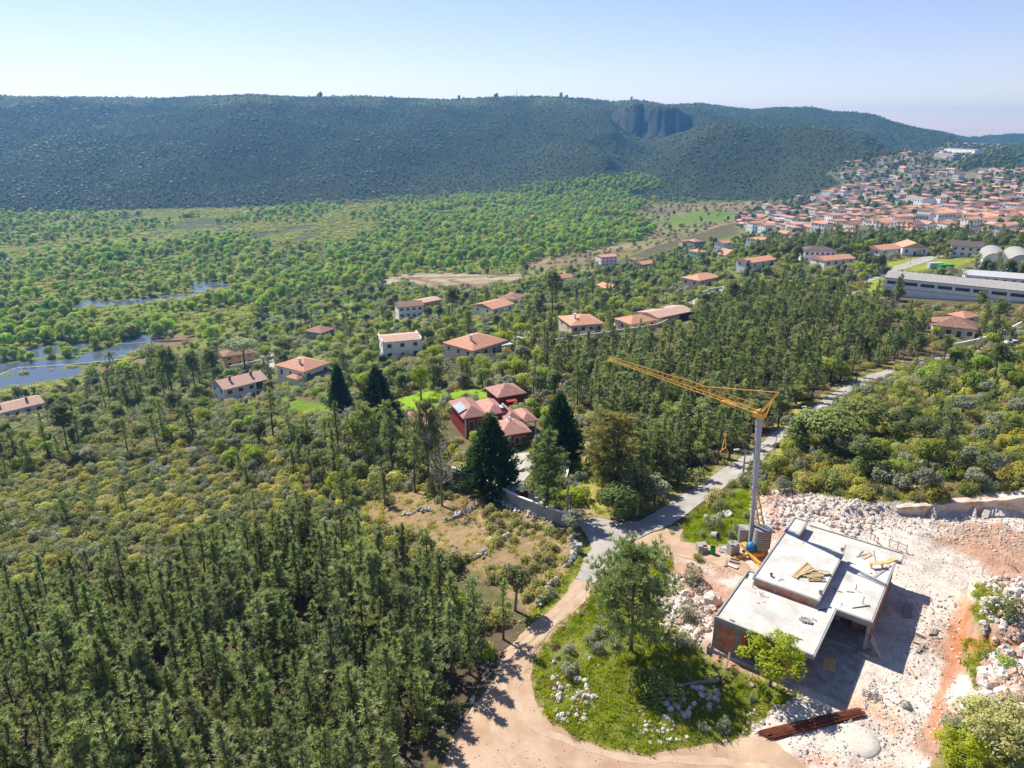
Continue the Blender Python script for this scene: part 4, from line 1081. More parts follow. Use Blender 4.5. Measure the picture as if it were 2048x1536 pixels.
for k, ((x, y), h, lab) in enumerate([((1312,440),.9,'upright rebar stub at the back corner of the raised roof block'),((690,655),.5,'rebar stub by the bucket on the upper roof'),((985,205),1.0,'rebar stub beside the narrow raised strip of roof'),
      ((1468,885),.9,'leaning rebar stub near the right edge of the lower roof'),((530,745),.6,'rebar stub at the left foot of the raised roof block'),((1410,770),.8,'rebar stub standing in the mast shadow on the lower roof')]):
    z = ROOF_U if k in (0, 1) else ROOF_L
    b = MB()
    for i in range(3): b.tube((.06 * i, .02 * i, 0), (.06 * i + random.uniform(-.05, .05), .02 * i, h * random.uniform(.8, 1)), .014, n=4)
    tagp(b.build('rebar_stub', M['rust'], None, at_z(*R1(x, y), z)), lab, 'rebar', 'rebar stubs on the roof')
def bucket(p, lab, mat='greyrender', r=.16, h=.3):
    t = thing('bucket', lab, 'bucket', p)
    b = MB(); b.lathe([(r * .8, 0), (r, h), (r * .93, h), (r * .75, .03)], 12, capt=True); b.build('body', M[mat], t)
    b = MB()
    for k in range(6): b.tube((r * math.cos(math.pi * k / 6), 0, h + r * .5 * math.sin(math.pi * k / 6)), (r * math.cos(math.pi * (k + 1) / 6), 0, h + r * .5 * math.sin(math.pi * (k + 1) / 6)), .012, n=4)
    b.build('handle', M['steel'], t)
bucket(at_z(*R1(692,650), ROOF_U), 'grey bucket on the upper roof near its left front edge')
bucket(at_z(*R1(1112,800), ROOF_U), 'grey bucket at the front corner of the upper roof')
bucket(at_z(*R1(800,800), ROOF_L), 'grey bucket standing in the shade strip below the raised roof block', r=.2, h=.4)
bucket(at_z(*R1(1297,435), ROOF_U), 'grey bucket at the back corner of the upper roof')
for k, (x, y) in enumerate([(950,1030),(975,1040),(985,1020),(1000,1045),(1015,1030),(1030,1052),(965,1015)]):
    b = MB(); b.box(-.2, .2, -.1, .1, 0, .18)
    tagp(b.build('concrete_block', M['kerbgrey'], None, at_z(*R1(x, y), ROOF_L), random.uniform(0, 3)), 'loose concrete block in the small rubble heap on the front roof', 'block', 'blocks heaped on the front roof')
deb = []
for k in range(46):
    cx, cy = random.choice([(1055,325),(930,395),(600,800),(630,870),(660,830),(1240,760),(770,685),(905,722),(1560,620),(1300,900),(990,1035)])
    z = ROOF_U if cy < 690 and cx < 1150 and cx > 640 else ROOF_L
    deb.append(tuple(at_z(*R1(cx + random.gauss(0, 18), cy + random.gauss(0, 9)), z + .005)))
_dbm = MB()
for p in deb:
    a = random.uniform(0, 3.1); l = random.uniform(.06, .3)
    _dbm.bar(Vector(p) + Vector((0, 0, .02)), Vector(p) + Vector((l * math.cos(a), l * math.sin(a), .02)), random.uniform(.03, .07), .03)
_dbm.build('offcuts', M['woodgrey'])
tagp(bpy.data.objects['offcuts'], 'small offcuts and crumbs scattered over the roof slabs', 'offcuts', None, 'stuff')

# ------------------------------------------------------------------ tower crane
mb = at_z(1500, 1091, .7)
mt = at_y(1519, 832, mb.y)
cr = thing('tower_crane', 'yellow self-erecting tower crane with a grey mast beside the unfinished house', 'crane', (mb.x, mb.y, 0))
O = Vector((mb.x, mb.y, 0))
base, top = Vector((0, 0, .7)), mt - O
def lerp(a, b_, t): return a + (b_ - a) * t
m1 = at_y(1509.5, 975, mb.y) - O
b = MB(); b.bar(base, lerp(base, m1, 1.03), .38); b.build('inner_mast', M['mast'], cr)
b = MB(); b.bar(m1, top, .52, .52); b.bar(m1 - Vector((0,0,.12)), m1 + Vector((0,0,.12)), .64, .64); b.build('outer_mast', M['mast'], cr)
for k in range(1, 5):
    q = lerp(m1, top, k / 5); b = MB(); b.bar(q, q + Vector((0, 0, .1)), .57, .57); b.build('mast_collar', M['mast'], cr)
zt = mt.z + .35
tip = at_z(1217, 718, zt)
jd = (tip - Vector((mt.x, mt.y, zt))); JL = jd.length; jd.normalize()
jn = Vector((-jd.y, jd.x, 0))
H0 = top + Vector((0, 0, .35))
b = MB(); b.box(-.55, .55, -.5, .5, 0, .5); b.box(-.3, .3, -.35, .35, .5, .8)
b.build('jib_head', M['crane'], cr, top - Vector((0, 0, .1)), math.atan2(jd.y, jd.x))
def lattice(nm, s0, s1, w0, w1, h0, h1, n, r):
    c = MB(); l = MB()
    P3 = lambda s, k: H0 + jd * (s0 + (s1 - s0) * s) + (jn * (w0 + (w1 - w0) * s) * (.5 if k == 0 else -.5) if k < 2 else Vector((0, 0, h0 + (h1 - h0) * s)))
    for k in range(3): c.bar(P3(0, k), P3(1, k), r * 2)
    for i in range(n):
        a, m_, e = i / n, (i + .5) / n, (i + 1) / n
        for k in (0, 1):
            l.tube(P3(a, k), P3(m_, 2), r * .55, n=4, cap=False); l.tube(P3(m_, 2), P3(e, k), r * .55, n=4, cap=False)
        l.tube(P3(a, 0), P3(a, 1), r * .55, n=4, cap=False); l.tube(P3(a, 0), P3(e, 1), r * .5, n=4, cap=False)
    o = c.build(nm, M['crane'], cr); l.build('lacing', M['crane'], o)
lattice('jib_inner_section', .5, JL * .47, .8, .8, .82, .82, 11, .036)
lattice('jib_outer_section', JL * .47, JL, .72, .5, .74, .4, 15, .03)
# the stay and its strut lie in the jib's vertical plane
def in_plane(px, py):
    d = Vector(ray(px, py)); o = Vector((0, 0, CAMH))
    t = (mt - o).dot(jn) / d.dot(jn)
    return o + d * t - O
st, ta = in_plane(1556, 785), in_plane(1391, 772)
for s in (-1, 1):
    b = MB(); b.bar(H0 + jn * .4 * s, st + jn * .12 * s, .14); b.build('stay_strut', M['crane'], cr)
b = MB(); b.bar(H0 - jd * .8 + Vector((0, 0, .1)), st - (st - H0) * .25, .09); b.build('strut_brace', M['crane'], cr)
b = MB(); b.bar(st, ta, .10); b.build('stay_bar', M['crane'], cr)
s_tr = 5.2
for q in np.linspace(1, JL, 300):
    P_ = O + H0 + jd * float(q)
    if proj(P_.x, P_.y, P_.z)[0] < 1459: s_tr = float(q); break
tr = H0 + jd * s_tr
b = MB(); b.bar(tr - jd * .9 + Vector((0, 0, -.2)), tr + jd * .9 + Vector((0, 0, -.2)), .8, .22); b.build('trolley', M['crane'], cr)
hz_ = mt.z
for q in np.linspace(mt.z, 0, 400):
    P_ = O + tr
    if proj(P_.x, P_.y, q)[1] > 868: hz_ = float(q); break
hk = Vector((tr.x, tr.y, hz_))
b = MB()
for s in (-.12, .12): b.tube(tr + jd * s + Vector((0, 0, -.3)), hk + jd * s, .016, n=4)
b.build('hoist_rope', M['steel'], cr)
b = MB()
side = jn
b.bar(hk, hk + Vector((0, 0, -.3)), .3)
b.bar(hk + Vector((0, 0, -.2)), hk + side * .35 + Vector((0, 0, -1.9)), .10); b.bar(hk + Vector((0, 0, -.2)), hk - side * .35 + Vector((0, 0, -1.8)), .10)
b.bar(hk + side * .35 + Vector((0, 0, -1.85)), hk - side * .35 + Vector((0, 0, -1.75)), .09)
b.bar(hk + side * .35 + Vector((0, 0, -1.85)), hk + side * .1 + jd * .4 + Vector((0, 0, -2.3)), .08); b.bar(hk - side * .35 + Vector((0, 0, -1.8)), hk - side * .6 - jd * .2 + Vector((0, 0, -2.3)), .08)
b.build('hook_frame', M['crane'], cr)
# base: chassis, outriggers, ballast
cyl = at_z(*R2(1310, 1130), 0) + Vector((.25, .75, 0)) - O
b = MB(); b.bar(Vector((0, 0, .45)) + Vector((.6, -1.6, 0)), Vector((0, 0, .45)) + Vector((-.3, .8, 0)), 1.3, .5); b.build('turntable_frame', M['crane'], cr)
for a, e in ((R2(1140,1085), R2(945,1140)), (R2(1150,1080), R2(1320,1230)), (R2(1110,1000), R2(1060,965)), (R2(1190,960), R2(1330,1010))):
    b = MB(); p, q = at_z(*a, .45) - O, at_z(*e, .25) - O
    b.bar(p, q, .26, .3); b.box(q.x - .25, q.x + .25, q.y - .25, q.y + .25, float(height(O.x + q.x, O.y + q.y)) - .05, .16); b.build('outrigger', M['crane'], cr)
for k in range(9):
    z0 = .95 + k * .27
    b = MB(); b.lathe([(.92, z0), (1.0, z0 + .04), (1.0, z0 + .2), (.92, z0 + .245)], 24, (cyl.x, cyl.y)); b.build('ballast_ring', M['kerbgrey'], cr)
b = MB(); b.lathe([(.85, .0), (.85, .94)], 20, (cyl.x, cyl.y)); b.build('ballast_seat', M['concrete'], cr)
bl0, bl1 = at_z(*R2(1000, 935), 0) - O, at_z(*R2(1235, 960), 0) - O
d_ = (bl1 - bl0); Lb = d_.length; d_.normalize(); dn = Vector((-d_.y, d_.x, 0))
for k in range(8):
    c0 = bl0 + d_ * (Lb * (k + .5) / 8)
    b = MB(); b.bar(c0 + Vector((0, 0, .9)), c0 + dn * 1.3 + Vector((0, 0, .9)), Lb / 8 * .9, 1.9); b.build('ballast_slab', M['kerbgrey'], cr)
for s in (R2(1215, 110), R2(1272, 110)):
    e = at_y(s[0], s[1], mb.y + .5) - O
    b = MB(); b.bar(e, cyl + Vector((.25 if s[0] > 1510 else -.25, .5, 3.3)), .13); b.build('erection_strut', M['crane'], cr)
p0, p1 = cyl + Vector((-.25, .5, 3.3)), at_y(*R2(1215, 110), mb.y + .5) - O
q0, q1 = cyl + Vector((.25, .5, 3.3)), at_y(*R2(1272, 110), mb.y + .5) - O
for k in range(7):
    b = MB(); b.bar(lerp(p0, p1, k / 7), lerp(q0, q1, (k + .5) / 7), .06); b.build('strut_lacing', M['crane'], cr)

# ------------------------------------------------------------------ things lying about the site
def gz(p): return float(height(p[0], p[1]))
def onground(px, py, dz=0.0):
    p = ground(px, py); p.z += dz; return p
def drum(px, py, lab, mat, r=.3, h=.9, cat='barrel'):
    t = thing('oil_drum', lab, cat, onground(px, py))
    b = MB(); b.lathe([(r, 0), (r, h * .33), (r * 1.05, h * .35), (r, h * .37), (r, h * .65), (r * 1.05, h * .67), (r, h * .69), (r, h), (r * .93, h), (r * .9, h - .3)], 14); b.build('body', M[mat], t)
drum(*R2(620, 1080), 'dark green open drum on the dirt beside the block pallets', 'green_metal')
t = thing('concrete_mixer', 'blue concrete mixer drum behind the round crane ballast', 'mixer', onground(*R2(1175, 1085)), .4)
b = MB(); b.lathe([(.28, -.55), (.55, -.3), (.62, 0), (.55, .35), (.3, .62), (.26, .6)], 16); d0 = b.build('drum', M['blue'], t, (0, 0, .95)); d0.rotation_euler = (1.0, .4, 0)
for s in (-.5, .5):
    b = MB(); b.bar((s, -.4, 0), (s * .8, .1, 1.0), .08); b.bar((s, .5, 0), (s * .8, .1, 1.0), .08); b.build('stand', M['crane'], t)
for s in (-.55, .55):
    b = MB(); b.tube((s - .05, .5, .18), (s + .05, .5, .18), .18, n=12); b.build('wheel', M['tyre'], t)
def block_pallet(px, py, nx, ny, nz, lab, rz, mat='block'):
    t = thing('block_pallet', lab, 'pallet', onground(px, py), rz, 'pallets of blocks by the crane')
    b = MB()
    for k in range(3): b.box(-.55, .55, -.5 + k * .42, -.38 + k * .42, 0, .12)
    b.box(-.58, .58, -.52, .52, .121, .15); b.build('pallet', M['woodgrey'], t)
    bl = None
    for k in range(nz):
        for i in range(nx):
            for j in range(ny):
                if k == nz - 1 and random.random() < .2: continue
                if bl is None:
                    q = MB(); q.box(0, 1.1 / nx - .03, 0, 1.0 / ny - .02, 0, .19); bl = q.mesh('concrete_block', M['kerbgrey'])
                link('concrete_block', bl, t, (-.55 + i * 1.1 / nx + random.uniform(0, .01), -.5 + j / ny, .152 + k * .195))
block_pallet(*R2(915, 1070), 3, 5, 6, 'tall pallet of stacked concrete blocks left of the crane base', .25)
block_pallet(*R2(460, 1040), 2, 3, 4, 'weathered pallet of grey blocks at the edge of the dirt apron', .1)
for k, (x, y) in enumerate([(740,1040),(760,1060),(790,1050),(780,1020),(800,1070),(760,1020)]):
    b = MB(); b.box(-.22, .22, -.1, .1, 0, .19); o = b.build('concrete_block', M['kerbgrey'], None, onground(*R2(x, y)), random.uniform(0, 3)); o.rotation_euler.x = random.uniform(-.2, .2)
    tagp(o, 'loose concrete block in the tumbled heap beside the tall block pallet', 'block', 'tumbled blocks by the crane')
for k, (a, e, w, lab) in enumerate([((800,1270),(838,985),.13,'pale plank laid beside the tall block pallet, left one of the pair'),((822,1275),(856,990),.13,'pale plank laid beside the tall block pallet, right one of the pair'),
        ((860,1190),(1010,1225),.3,'broad slab of board on the ground in front of the crane'),((850,1245),(985,1300),.45,'loose concrete flagstone on the ground in front of the crane'),((880,1150),(1000,1180),.2,'grey board nearest the crane outrigger on the ground')]):
    p, q = onground(*R2(*a), .12), onground(*R2(*e), .16)
    plank(p, q, w, .08, 'woodgrey' if k != 3 else 'stone', lab, 'boards by the crane')
t = thing('drain_ring', 'white concrete drain ring tipped over in the bright grass', 'pipe', onground(*R2(660, 850), .38), .6)
b = MB(); b.lathe([(.42, -.4), (.42, .4), (.34, .4), (.34, -.35)], 18, capt=False); rb = b.build('ring', M['kerbgrey'], t); rb.rotation_euler = (1.2, .3, 0)
# rusty reinforcing bars
t = thing('rebar_bundle', 'long bundle of rust-brown reinforcing bars on the ground in front of the house', 'steel bars', ground(*R8(1250, 960)))
p0a, p0b, p1a, p1b = ground(*R8(615, 1070)), ground(*R8(800, 1150)), ground(*R8(1800, 790)), ground(*R8(1890, 880))
rb_me = None
for k in range(44):
    s = (k + random.uniform(-.4, .4)) / 43
    a, e = p0a.lerp(p0b, s), p1a.lerp(p1b, s)
    a = a.lerp(e, random.uniform(-.02, .06)); e = e.lerp(a, random.uniform(-.02, .05))
    zz = .06 + .07 * (k % 3) + .1 * math.sin(math.pi * min(max(s, 0), 1))
    b = MB(); off = t.location
    pts = [a.lerp(e, q) for q in (0, .33, .66, 1)]
    pts = [Vector((p.x + random.uniform(-.03, .03), p.y + random.uniform(-.05, .05), max(gz(p), 0 * gz(p) + gz(p)) + zz)) - off for p in pts]
    for i in range(3): b.tube(pts[i], pts[i + 1], .028, n=5)
    b.build('bar', M['rust'], t)
# formwork panels, planks, trestle
for k, (a, e, w, m, lab) in enumerate([((1440,230),(1430,350),.42,'ply','left yellow formwork panel lying in the shade of the overhanging slab'),((1515,230),(1500,365),.42,'ply','right yellow formwork panel lying in the shade of the overhanging slab')]):
    plank(onground(*R8(*a), .12), onground(*R8(*e), .12), w * 1.15, .06, m, lab, 'formwork panels')
for k in range(6):
    x = 1820 + k * 13
    plank(onground(*R1(x + 8, 890), .14 + .06 * (k % 2)), onground(*R1(x, 1010), .14 + .06 * (k % 2)), .13, .06, 'woodgrey', ('leftmost', 'second from left', 'third from left', 'fourth from left', 'second from right', 'rightmost')[k] + ' grey plank in the stack in the shade of the house', 'planks in the shade of the house')
for k in range(5):
    x = 880 + k * 16
    plank(onground(*R7(x + 26, 0), .14 + .07 * (k % 2)), onground(*R7(x, 62), .14 + .07 * (k % 2)), .12, .06, 'woodgrey', ('leftmost', 'second from left', 'middle', 'second from right', 'rightmost')[k] + ' sunlit plank in the small stack right of the house shadow', 'planks in the sun right of the house')
plank(onground(*R7(745, 260), .15), onground(*R7(815, 165), .15), .3, .12, 'woodgrey', 'thick beam lying in the sun at the edge of the house shadow', 'beams on the rubble', 'beam', 'beam')
plank(onground(*R7(700, 140), .12), onground(*R7(860, 195), .12), .14, .08, 'woodgrey', 'thin beam crossing behind the thick beam by the house shadow', 'beams on the rubble', 'beam', 'beam')
plank(onground(*R7(660, 420), .12), onground(*R7(725, 540), .12), .12, .08, 'wood', 'pale beam lying on the white stones below the shadow corner', 'beams on the rubble', 'beam', 'beam')
ep = HOUSE_B + HU * 11.9 + HV * 7.5
plank(Vector((ep.x + .9, ep.y - .3, .1)), Vector((ep.x - .15, ep.y + .15, 1.9)), .25, .05, 'wood', 'plank leaning on the corner column of the garage, left one', 'planks leaning on the corner column')
plank(Vector((ep.x + 1.1, ep.y + .2, .1)), Vector((ep.x + .05, ep.y + .5, 2.1)), .3, .05, 'wood', 'plank leaning on the corner column of the garage, right one', 'planks leaning on the corner column')
plank(onground(*R8(300, 335), .05), onground(*R8(325, 230), .9), .16, .05, 'wood', 'pale plank propped against the plinth left of the lime green tree', None)
t = thing('steel_trestle', 'small dark steel grid frame lying on the orange earth', 'trestle', onground(*R8(1950, 640), .1), -.55)
for y in (-.35, -.12, .12, .35):
    b = MB(); b.box(-.75, .75, y - .02, y + .02, 0, .05); b.build('rail', M['steel'], t)
for x in (-.7, -.2, .3, .7):
    b = MB(); b.box(x - .02, x + .02, -.36, .36, .051, .09); b.build('cross_bar', M['steel'], t)
def batter(pa, pb, lab):
    a, e = onground(*pa), onground(*pb)
    t = thing('batter_board', lab, 'setting-out rail', a, 0, 'setting-out rails around the plot')
    b = MB(); b.bar((0, 0, .85), (e.x - a.x, e.y - a.y, e.z - a.z + .85), .1, .05); b.build('rail', M['woodgrey'], t)
    for q in (.05, .5, .95):
        x, y = (e.x - a.x) * q, (e.y - a.y) * q
        z = gz((a.x + x, a.y + y)) - a.z
        b = MB(); b.bar((x, y, z - .2), (x, y, z + 1.05), .06); b.build('post', M['woodgrey'], t)
batter(R1(1690,390), R1(1850,450), 'timber setting-out rail just behind the back roof corner')
batter(R1(1535,330), R1(1600,390), 'short timber setting-out rail behind the middle of the roof')
batter((1700+1540/5.885, 1000+880/5.885), (1700+1800/5.885, 1000+935/5.885), 'timber setting-out rail in front of the green mound')
batter((1700+1820/5.885, 1000+740/5.885), (1700+1900/5.885, 1000+810/5.885), 'short setting-out rail at the right edge of the plot')
sp_ = ground(*R7(80, 1215))
b = MB(); b.lathe([(1.9, -.35), (1.55, .02), (.9, .07), (.35, .10)], 26); V_ = [(x * random.uniform(.93, 1.07), y * random.uniform(.93, 1.07), z) for x, y, z in b.v]; b.v = V_
so = b.build('sand_heap', surf('pale_sand', (.47,.43,.36), (.56,.52,.44), scale=3, bump=.2), None, sp_); tagp(so, 'pale round sand heap on the rubble near the rusty bars', 'sand heap')
for p in so.data.polygons: p.use_smooth = True

# rock face cut behind the plot
fc_b = [(1786,1030),(1815,1032),(1840,1033),(1870,1029),(1900,1026),(1950,1026),(2000,1028),(2040,1031),(2100,1037),(2160,1046)]
fc_t = [1011,1009,1008,1005,1001,998,995,990,986,984]
vs_, nz_ = [], 8
pts = []
for (x, y), yt in zip(fc_b, fc_t):
    p = at_z(x, y, .2); tp = at_y(x, yt, p.y + .25); pts.append((p, max(tp.z, 1.0)))
P2 = []
for i in range(len(pts) - 1):
    for k in range(10): P2.append((pts[i][0].lerp(pts[i + 1][0], k / 10), pts[i][1] + (pts[i + 1][1] - pts[i][1]) * k / 10))
for i, (p, zt_) in enumerate(P2):
    for k in range(nz_):
        q = k / (nz_ - 1)
        n_ = (vnoise(p.x * 1.0, q * 7, .9, 141) - .5) * .55
        vs_.append((p.x + n_ * .1, p.y - .75 + n_ * .6 + q * .25, -.3 + (zt_ + .12 + .3) * q))
    n_ = (vnoise(p.x, 3, 1.1, 142) - .5)
    vs_.append((p.x, p.y + 1.5 + n_, zt_ + .05))
nn = nz_ + 1
fs_ = [(i * nn + k, (i + 1) * nn + k, (i + 1) * nn + k + 1, i * nn + k + 1) for i in range(len(P2) - 1) for k in range(nn - 1)]
me = bpy.data.meshes.new('rock_face'); me.from_pydata(vs_, [], fs_)
me.materials.append(surf('cut_limestone', (.40,.22,.13), (.56,.47,.38), scale=.7, bump=.6, bscale=3, contrast=(.36,.52), detail=8)); me.update()
tagp(link('rock_face', me), kind='structure')

# fallen tree
lg = thing('fallen_tree', 'grey fallen tree trunk with root plate lying in the grass', 'log', ground(1400, 1370), 0)
a, e = ground(1362, 1374) - lg.location, ground(1436, 1366) - lg.location
b = MB(); b.tube(a + Vector((0, 0, .25)), e + Vector((0, 0, .35)), .1, .2, 8); b.tube(a + Vector((0, 0, .25)), a + Vector((-1.3, .3, .5)), .08, .03, 6); b.tube(a.lerp(e, .3) + Vector((0, 0, .3)), a.lerp(e, .1) + Vector((0, .9, .8)), .06, .02, 5)
b.build('trunk', M['barkgrey'], lg)
b = MB()
for k in range(14):
    d = Vector((random.uniform(.0, .5), random.uniform(-.8, .8), random.uniform(-.4, 1))).normalized(); b.tube(e + Vector((0, 0, .35)), e + Vector((0, 0, .35)) + d * random.uniform(.5, .95), .07, .015, 5)
b.build('root_plate', M['barkdark'], lg)

# ------------------------------------------------------------------ houses
HOUSE_PX = []      # (x0, x1, y0, y1 in the photograph, distance): what must stay in view
FOOT_PRINTS = []   # (x, y, radius) kept free of plants
def uvmesh(nm, faces, mat):
    """faces: (list of points, list of uvs)"""
    V, F, UV = [], [], []
    for pts, uvs in faces:
        b0 = len(V); V += [tuple(p) for p in pts]; F.append(tuple(range(b0, b0 + len(pts)))); UV += list(uvs)
    me = bpy.data.meshes.new(nm); me.from_pydata(V, [], F)
    l = me.uv_layers.new(name='UVMap'); l.data.foreach_set('uv', np.array(UV, np.float32).ravel())
    me.materials.append(M[mat]) if isinstance(mat, str) else me.materials.append(mat); me.update()
    return me
def slope(p0, p1, p2, p3=None):
    """roof plane: p0->p1 along the eave, up to p2 (and p3)"""
    p = [Vector(q) for q in (p0, p1, p2, p3) if q is not None]
    e = (p[1] - p[0]).normalized(); n = e.cross(p[2] - p[0]).normalized(); f = n.cross(e)
    return p, [((q - p[0]).dot(e), (q - p[0]).dot(f)) for q in p]
def roof_faces(x0, x1, y0, y1, z, rh, kind, o=.4, th=.16):
    x0, x1, y0, y1 = x0 - o, x1 + o, y0 - o, y1 + o
    zb = z - .02; fc = []
    A, B, C, D = (x0, y0, z + th), (x1, y0, z + th), (x1, y1, z + th), (x0, y1, z + th)
    W, Dp = x1 - x0, y1 - y0
    zt = z + th + rh
    if kind == 'hip':
        if W >= Dp: r0, r1 = (x0 + Dp * .5, (y0 + y1) / 2, zt), (x1 - Dp * .5, (y0 + y1) / 2, zt)
        else: r0, r1 = ((x0 + x1) / 2, y0 + W * .5, zt), ((x0 + x1) / 2, y1 - W * .5, zt)
        if W >= Dp: fc += [slope(A, B, r1, r0), slope(C, D, r0, r1), slope(B, C, r1), slope(D, A, r0)]
        else: fc += [slope(A, B, r0), slope(B, C, r1, r0), slope(C, D, r1), slope(D, A, r0, r1)]
    elif kind == 'gable':
        r0, r1 = (x0, (y0 + y1) / 2, zt), (x1, (y0 + y1) / 2, zt)
        fc += [slope(A, B, r1, r0), slope(C, D, r0, r1)]
        fc += [slope((x0 + o, y1 - o, z), (x0 + o, y0 + o, z), (x0 + o, (y0 + y1) / 2, zt - th)), slope((x1 - o, y0 + o, z), (x1 - o, y1 - o, z), (x1 - o, (y0 + y1) / 2, zt - th))][:0]
        fc += [slope(D, A, r0), slope(B, C, r1)][:0]
    elif kind == 'gabley':
        r0, r1 = ((x0 + x1) / 2, y0, zt), ((x0 + x1) / 2, y1, zt)
        fc += [slope(B, C, r1, r0), slope(D, A, r0, r1)]
    elif kind == 'shed':
        fc += [slope(A, B, (x1, y1, zt), (x0, y1, zt))]
    elif kind == 'flat':
        fc += [slope(A, B, C, D)]
    a, b_, c, d = (x0, y0, zb), (x1, y0, zb), (x1, y1, zb), (x0, y1, zb)
    fc += [slope(a, b_, B, A), slope(c, d, D, C), slope(b_, c, C, B), slope(d, a, A, D)] if kind in ('hip', 'flat') else []
    if kind in ('gable', 'gabley', 'shed'):
        fc += [slope(a, b_, B, A)]
        if kind == 'gable': fc += [slope(c, d, D, C), (lambda q: q)(([Vector(d), Vector(a), Vector(A), Vector((x0, (y0 + y1) / 2, zt)), Vector(D)], [(0, 0)] * 5)), ([Vector(b_), Vector(c), Vector(C), Vector((x1, (y0 + y1) / 2, zt)), Vector(B)], [(0, 0)] * 5)]
        if kind == 'gabley': fc[-1] = ([Vector(a), Vector(b_), Vector(B), Vector(((x0 + x1) / 2, y0, zt)), Vector(A)], [(0, 0)] * 5); fc += [slope(b_, c, C, B), slope(d, a, A, D)]
        if kind == 'shed': fc += [slope(b_, c, C, B), slope(d, a, A, D), ([Vector(B), Vector(C), Vector((x1, y1, zt))], [(0, 0)] * 3), ([Vector(D), Vector(A), Vector((x0, y1, zt))], [(0, 0)] * 3)]
    return fc
def win(t, x, y, z, w, h, face, mat='glass', fr='frame', name='window', depth=.06):
    """window with frame and pane; face: 'f' front (-y), 'b', 'l' (-x), 'r'"""
    b = MB(); q = MB()
    e = .08
    if face in 'fb':
        s = -1 if face == 'f' else 1
        ya, yb = sorted((y, y + s * depth))
        for x0, x1, z0, z1 in ((x - w/2 - e, x + w/2 + e, z + h, z + h + e), (x - w/2 - e, x + w/2 + e, z - e, z), (x - w/2 - e, x - w/2, z, z + h), (x + w/2, x + w/2 + e, z, z + h)): b.box(x0, x1, ya, yb, z0, z1)
        yc, yd = sorted((y, y + s * .025)); q.box(x - w/2, x + w/2, yc, yd, z, z + h)
    else:
        s = -1 if face == 'l' else 1
        xa, xb = sorted((x, x + s * depth))
        for y0, y1, z0, z1 in ((y - w/2 - e, y + w/2 + e, z + h, z + h + e), (y - w/2 - e, y + w/2 + e, z - e, z), (y - w/2 - e, y - w/2, z, z + h), (y + w/2, y + w/2 + e, z, z + h)): b.box(xa, xb, y0, y1, z0, z1)
        xc, xd = sorted((x, x + s * .025)); q.box(xc, xd, y - w/2, y + w/2, z, z + h)
    f = b.build(name, M[fr], t)
    q.build('pane', M[mat], f)
def house(fl, fr, H, D, label, wall='white', roof='tile', kind='hip', rh=1.6, nf=3, nl=2, storeys=1, chim=0, name='house', cat='house', o=.4, flue=None, base=-1.2, win_mat='glass', W=None, group=None, door=True, nr=0):
    """placed by the two ends of its front eave in the photograph; local origin under the middle of the house"""
    p = ground(*fl); q = ground(*fr)
    for _ in range(6):
        zz = gz(p.lerp(q, .5)) + H
        p, q = at_z(fl[0], fl[1], zz), at_z(fr[0], fr[1], zz)
    d = Vector((q.x - p.x, q.y - p.y, 0)); L = W or d.length; d.normalize(); n = Vector((-d.y, d.x, 0))
    c = Vector((p.x, p.y, 0)) + d * L / 2 + n * D / 2
    c.z = zz - H
    FOOT_PRINTS.append((c.x, c.y, .5 * math.hypot(L, D) * .82 + .8))
    cs = [c + d * (sx * L / 2) + n * (sy * D / 2) + Vector((0, 0, zz_)) for sx in (-1, 1) for sy in (-1, 1) for zz_ in (H * .15, H + rh * .8)]
    q2 = [proj(v.x, v.y, v.z) for v in cs]
    HOUSE_PX.append((min(v[0] for v in q2), max(v[0] for v in q2), min(v[1] for v in q2), max(v[1] for v in q2), c.y - D / 2))
    t = thing(name, label, cat, c, math.atan2(d.y, d.x), group)
    x0, x1, y0, y1 = -L / 2, L / 2, -D / 2, D / 2
    b = MB(); b.box(x0, x1, y0, y1, base - 1.5, H - .03)
    if kind in ('gable',):
        b.add([(x0, y0, H - .03), (x0, y1, H - .03), (x0, 0, H + rh - .05), (x1, y0, H - .03), (x1, y1, H - .03), (x1, 0, H + rh - .05)], [(1, 0, 2), (3, 4, 5)])
    b.build('wall', M[wall], t)
    rf = link('roof', uvmesh('roof', roof_faces(x0, x1, y0, y1, H, rh, kind, o), roof), t)
    for k in range(chim):
        cx, cyy = x0 + L * (.25 + .5 * k), y0 + D * .35
        q_ = MB(); q_.box(cx - .3, cx + .3, cyy - .3, cyy + .3, H + .1, H + rh + .9); q_.box(cx - .4, cx + .4, cyy - .4, cyy + .4, H + rh + .901, H + rh + 1.05); q_.build('chimney', M['tilebrown'] if chim > 1 else M['white'], rf)
    sh = H / storeys
    for s in range(storeys):
        zb = s * sh + sh * .38; hh = sh * .4
        for k in range(nf):
            x = x0 + L * (k + .5) / nf
            if s == 0 and k == nf // 2 and door and nf > 1:
                b = MB(); b.box(x - .5, x + .5, y0 - .04, y0 - .002, .0, min(2.1, sh * .8)); b.build('door', M['shutter'], t); continue
            win(t, x, y0, zb, min(1.3, L / nf * .5), hh, 'f', win_mat)
        for k in range(nl): win(t, x0, y0 + D * (k + .5) / nl, zb, 1.0, hh, 'l', win_mat)
        for k in range(nr): win(t, x1, y0 + D * (k + .5) / nr, zb, 1.0, hh, 'r', win_mat)
    return t, (L, D, H)

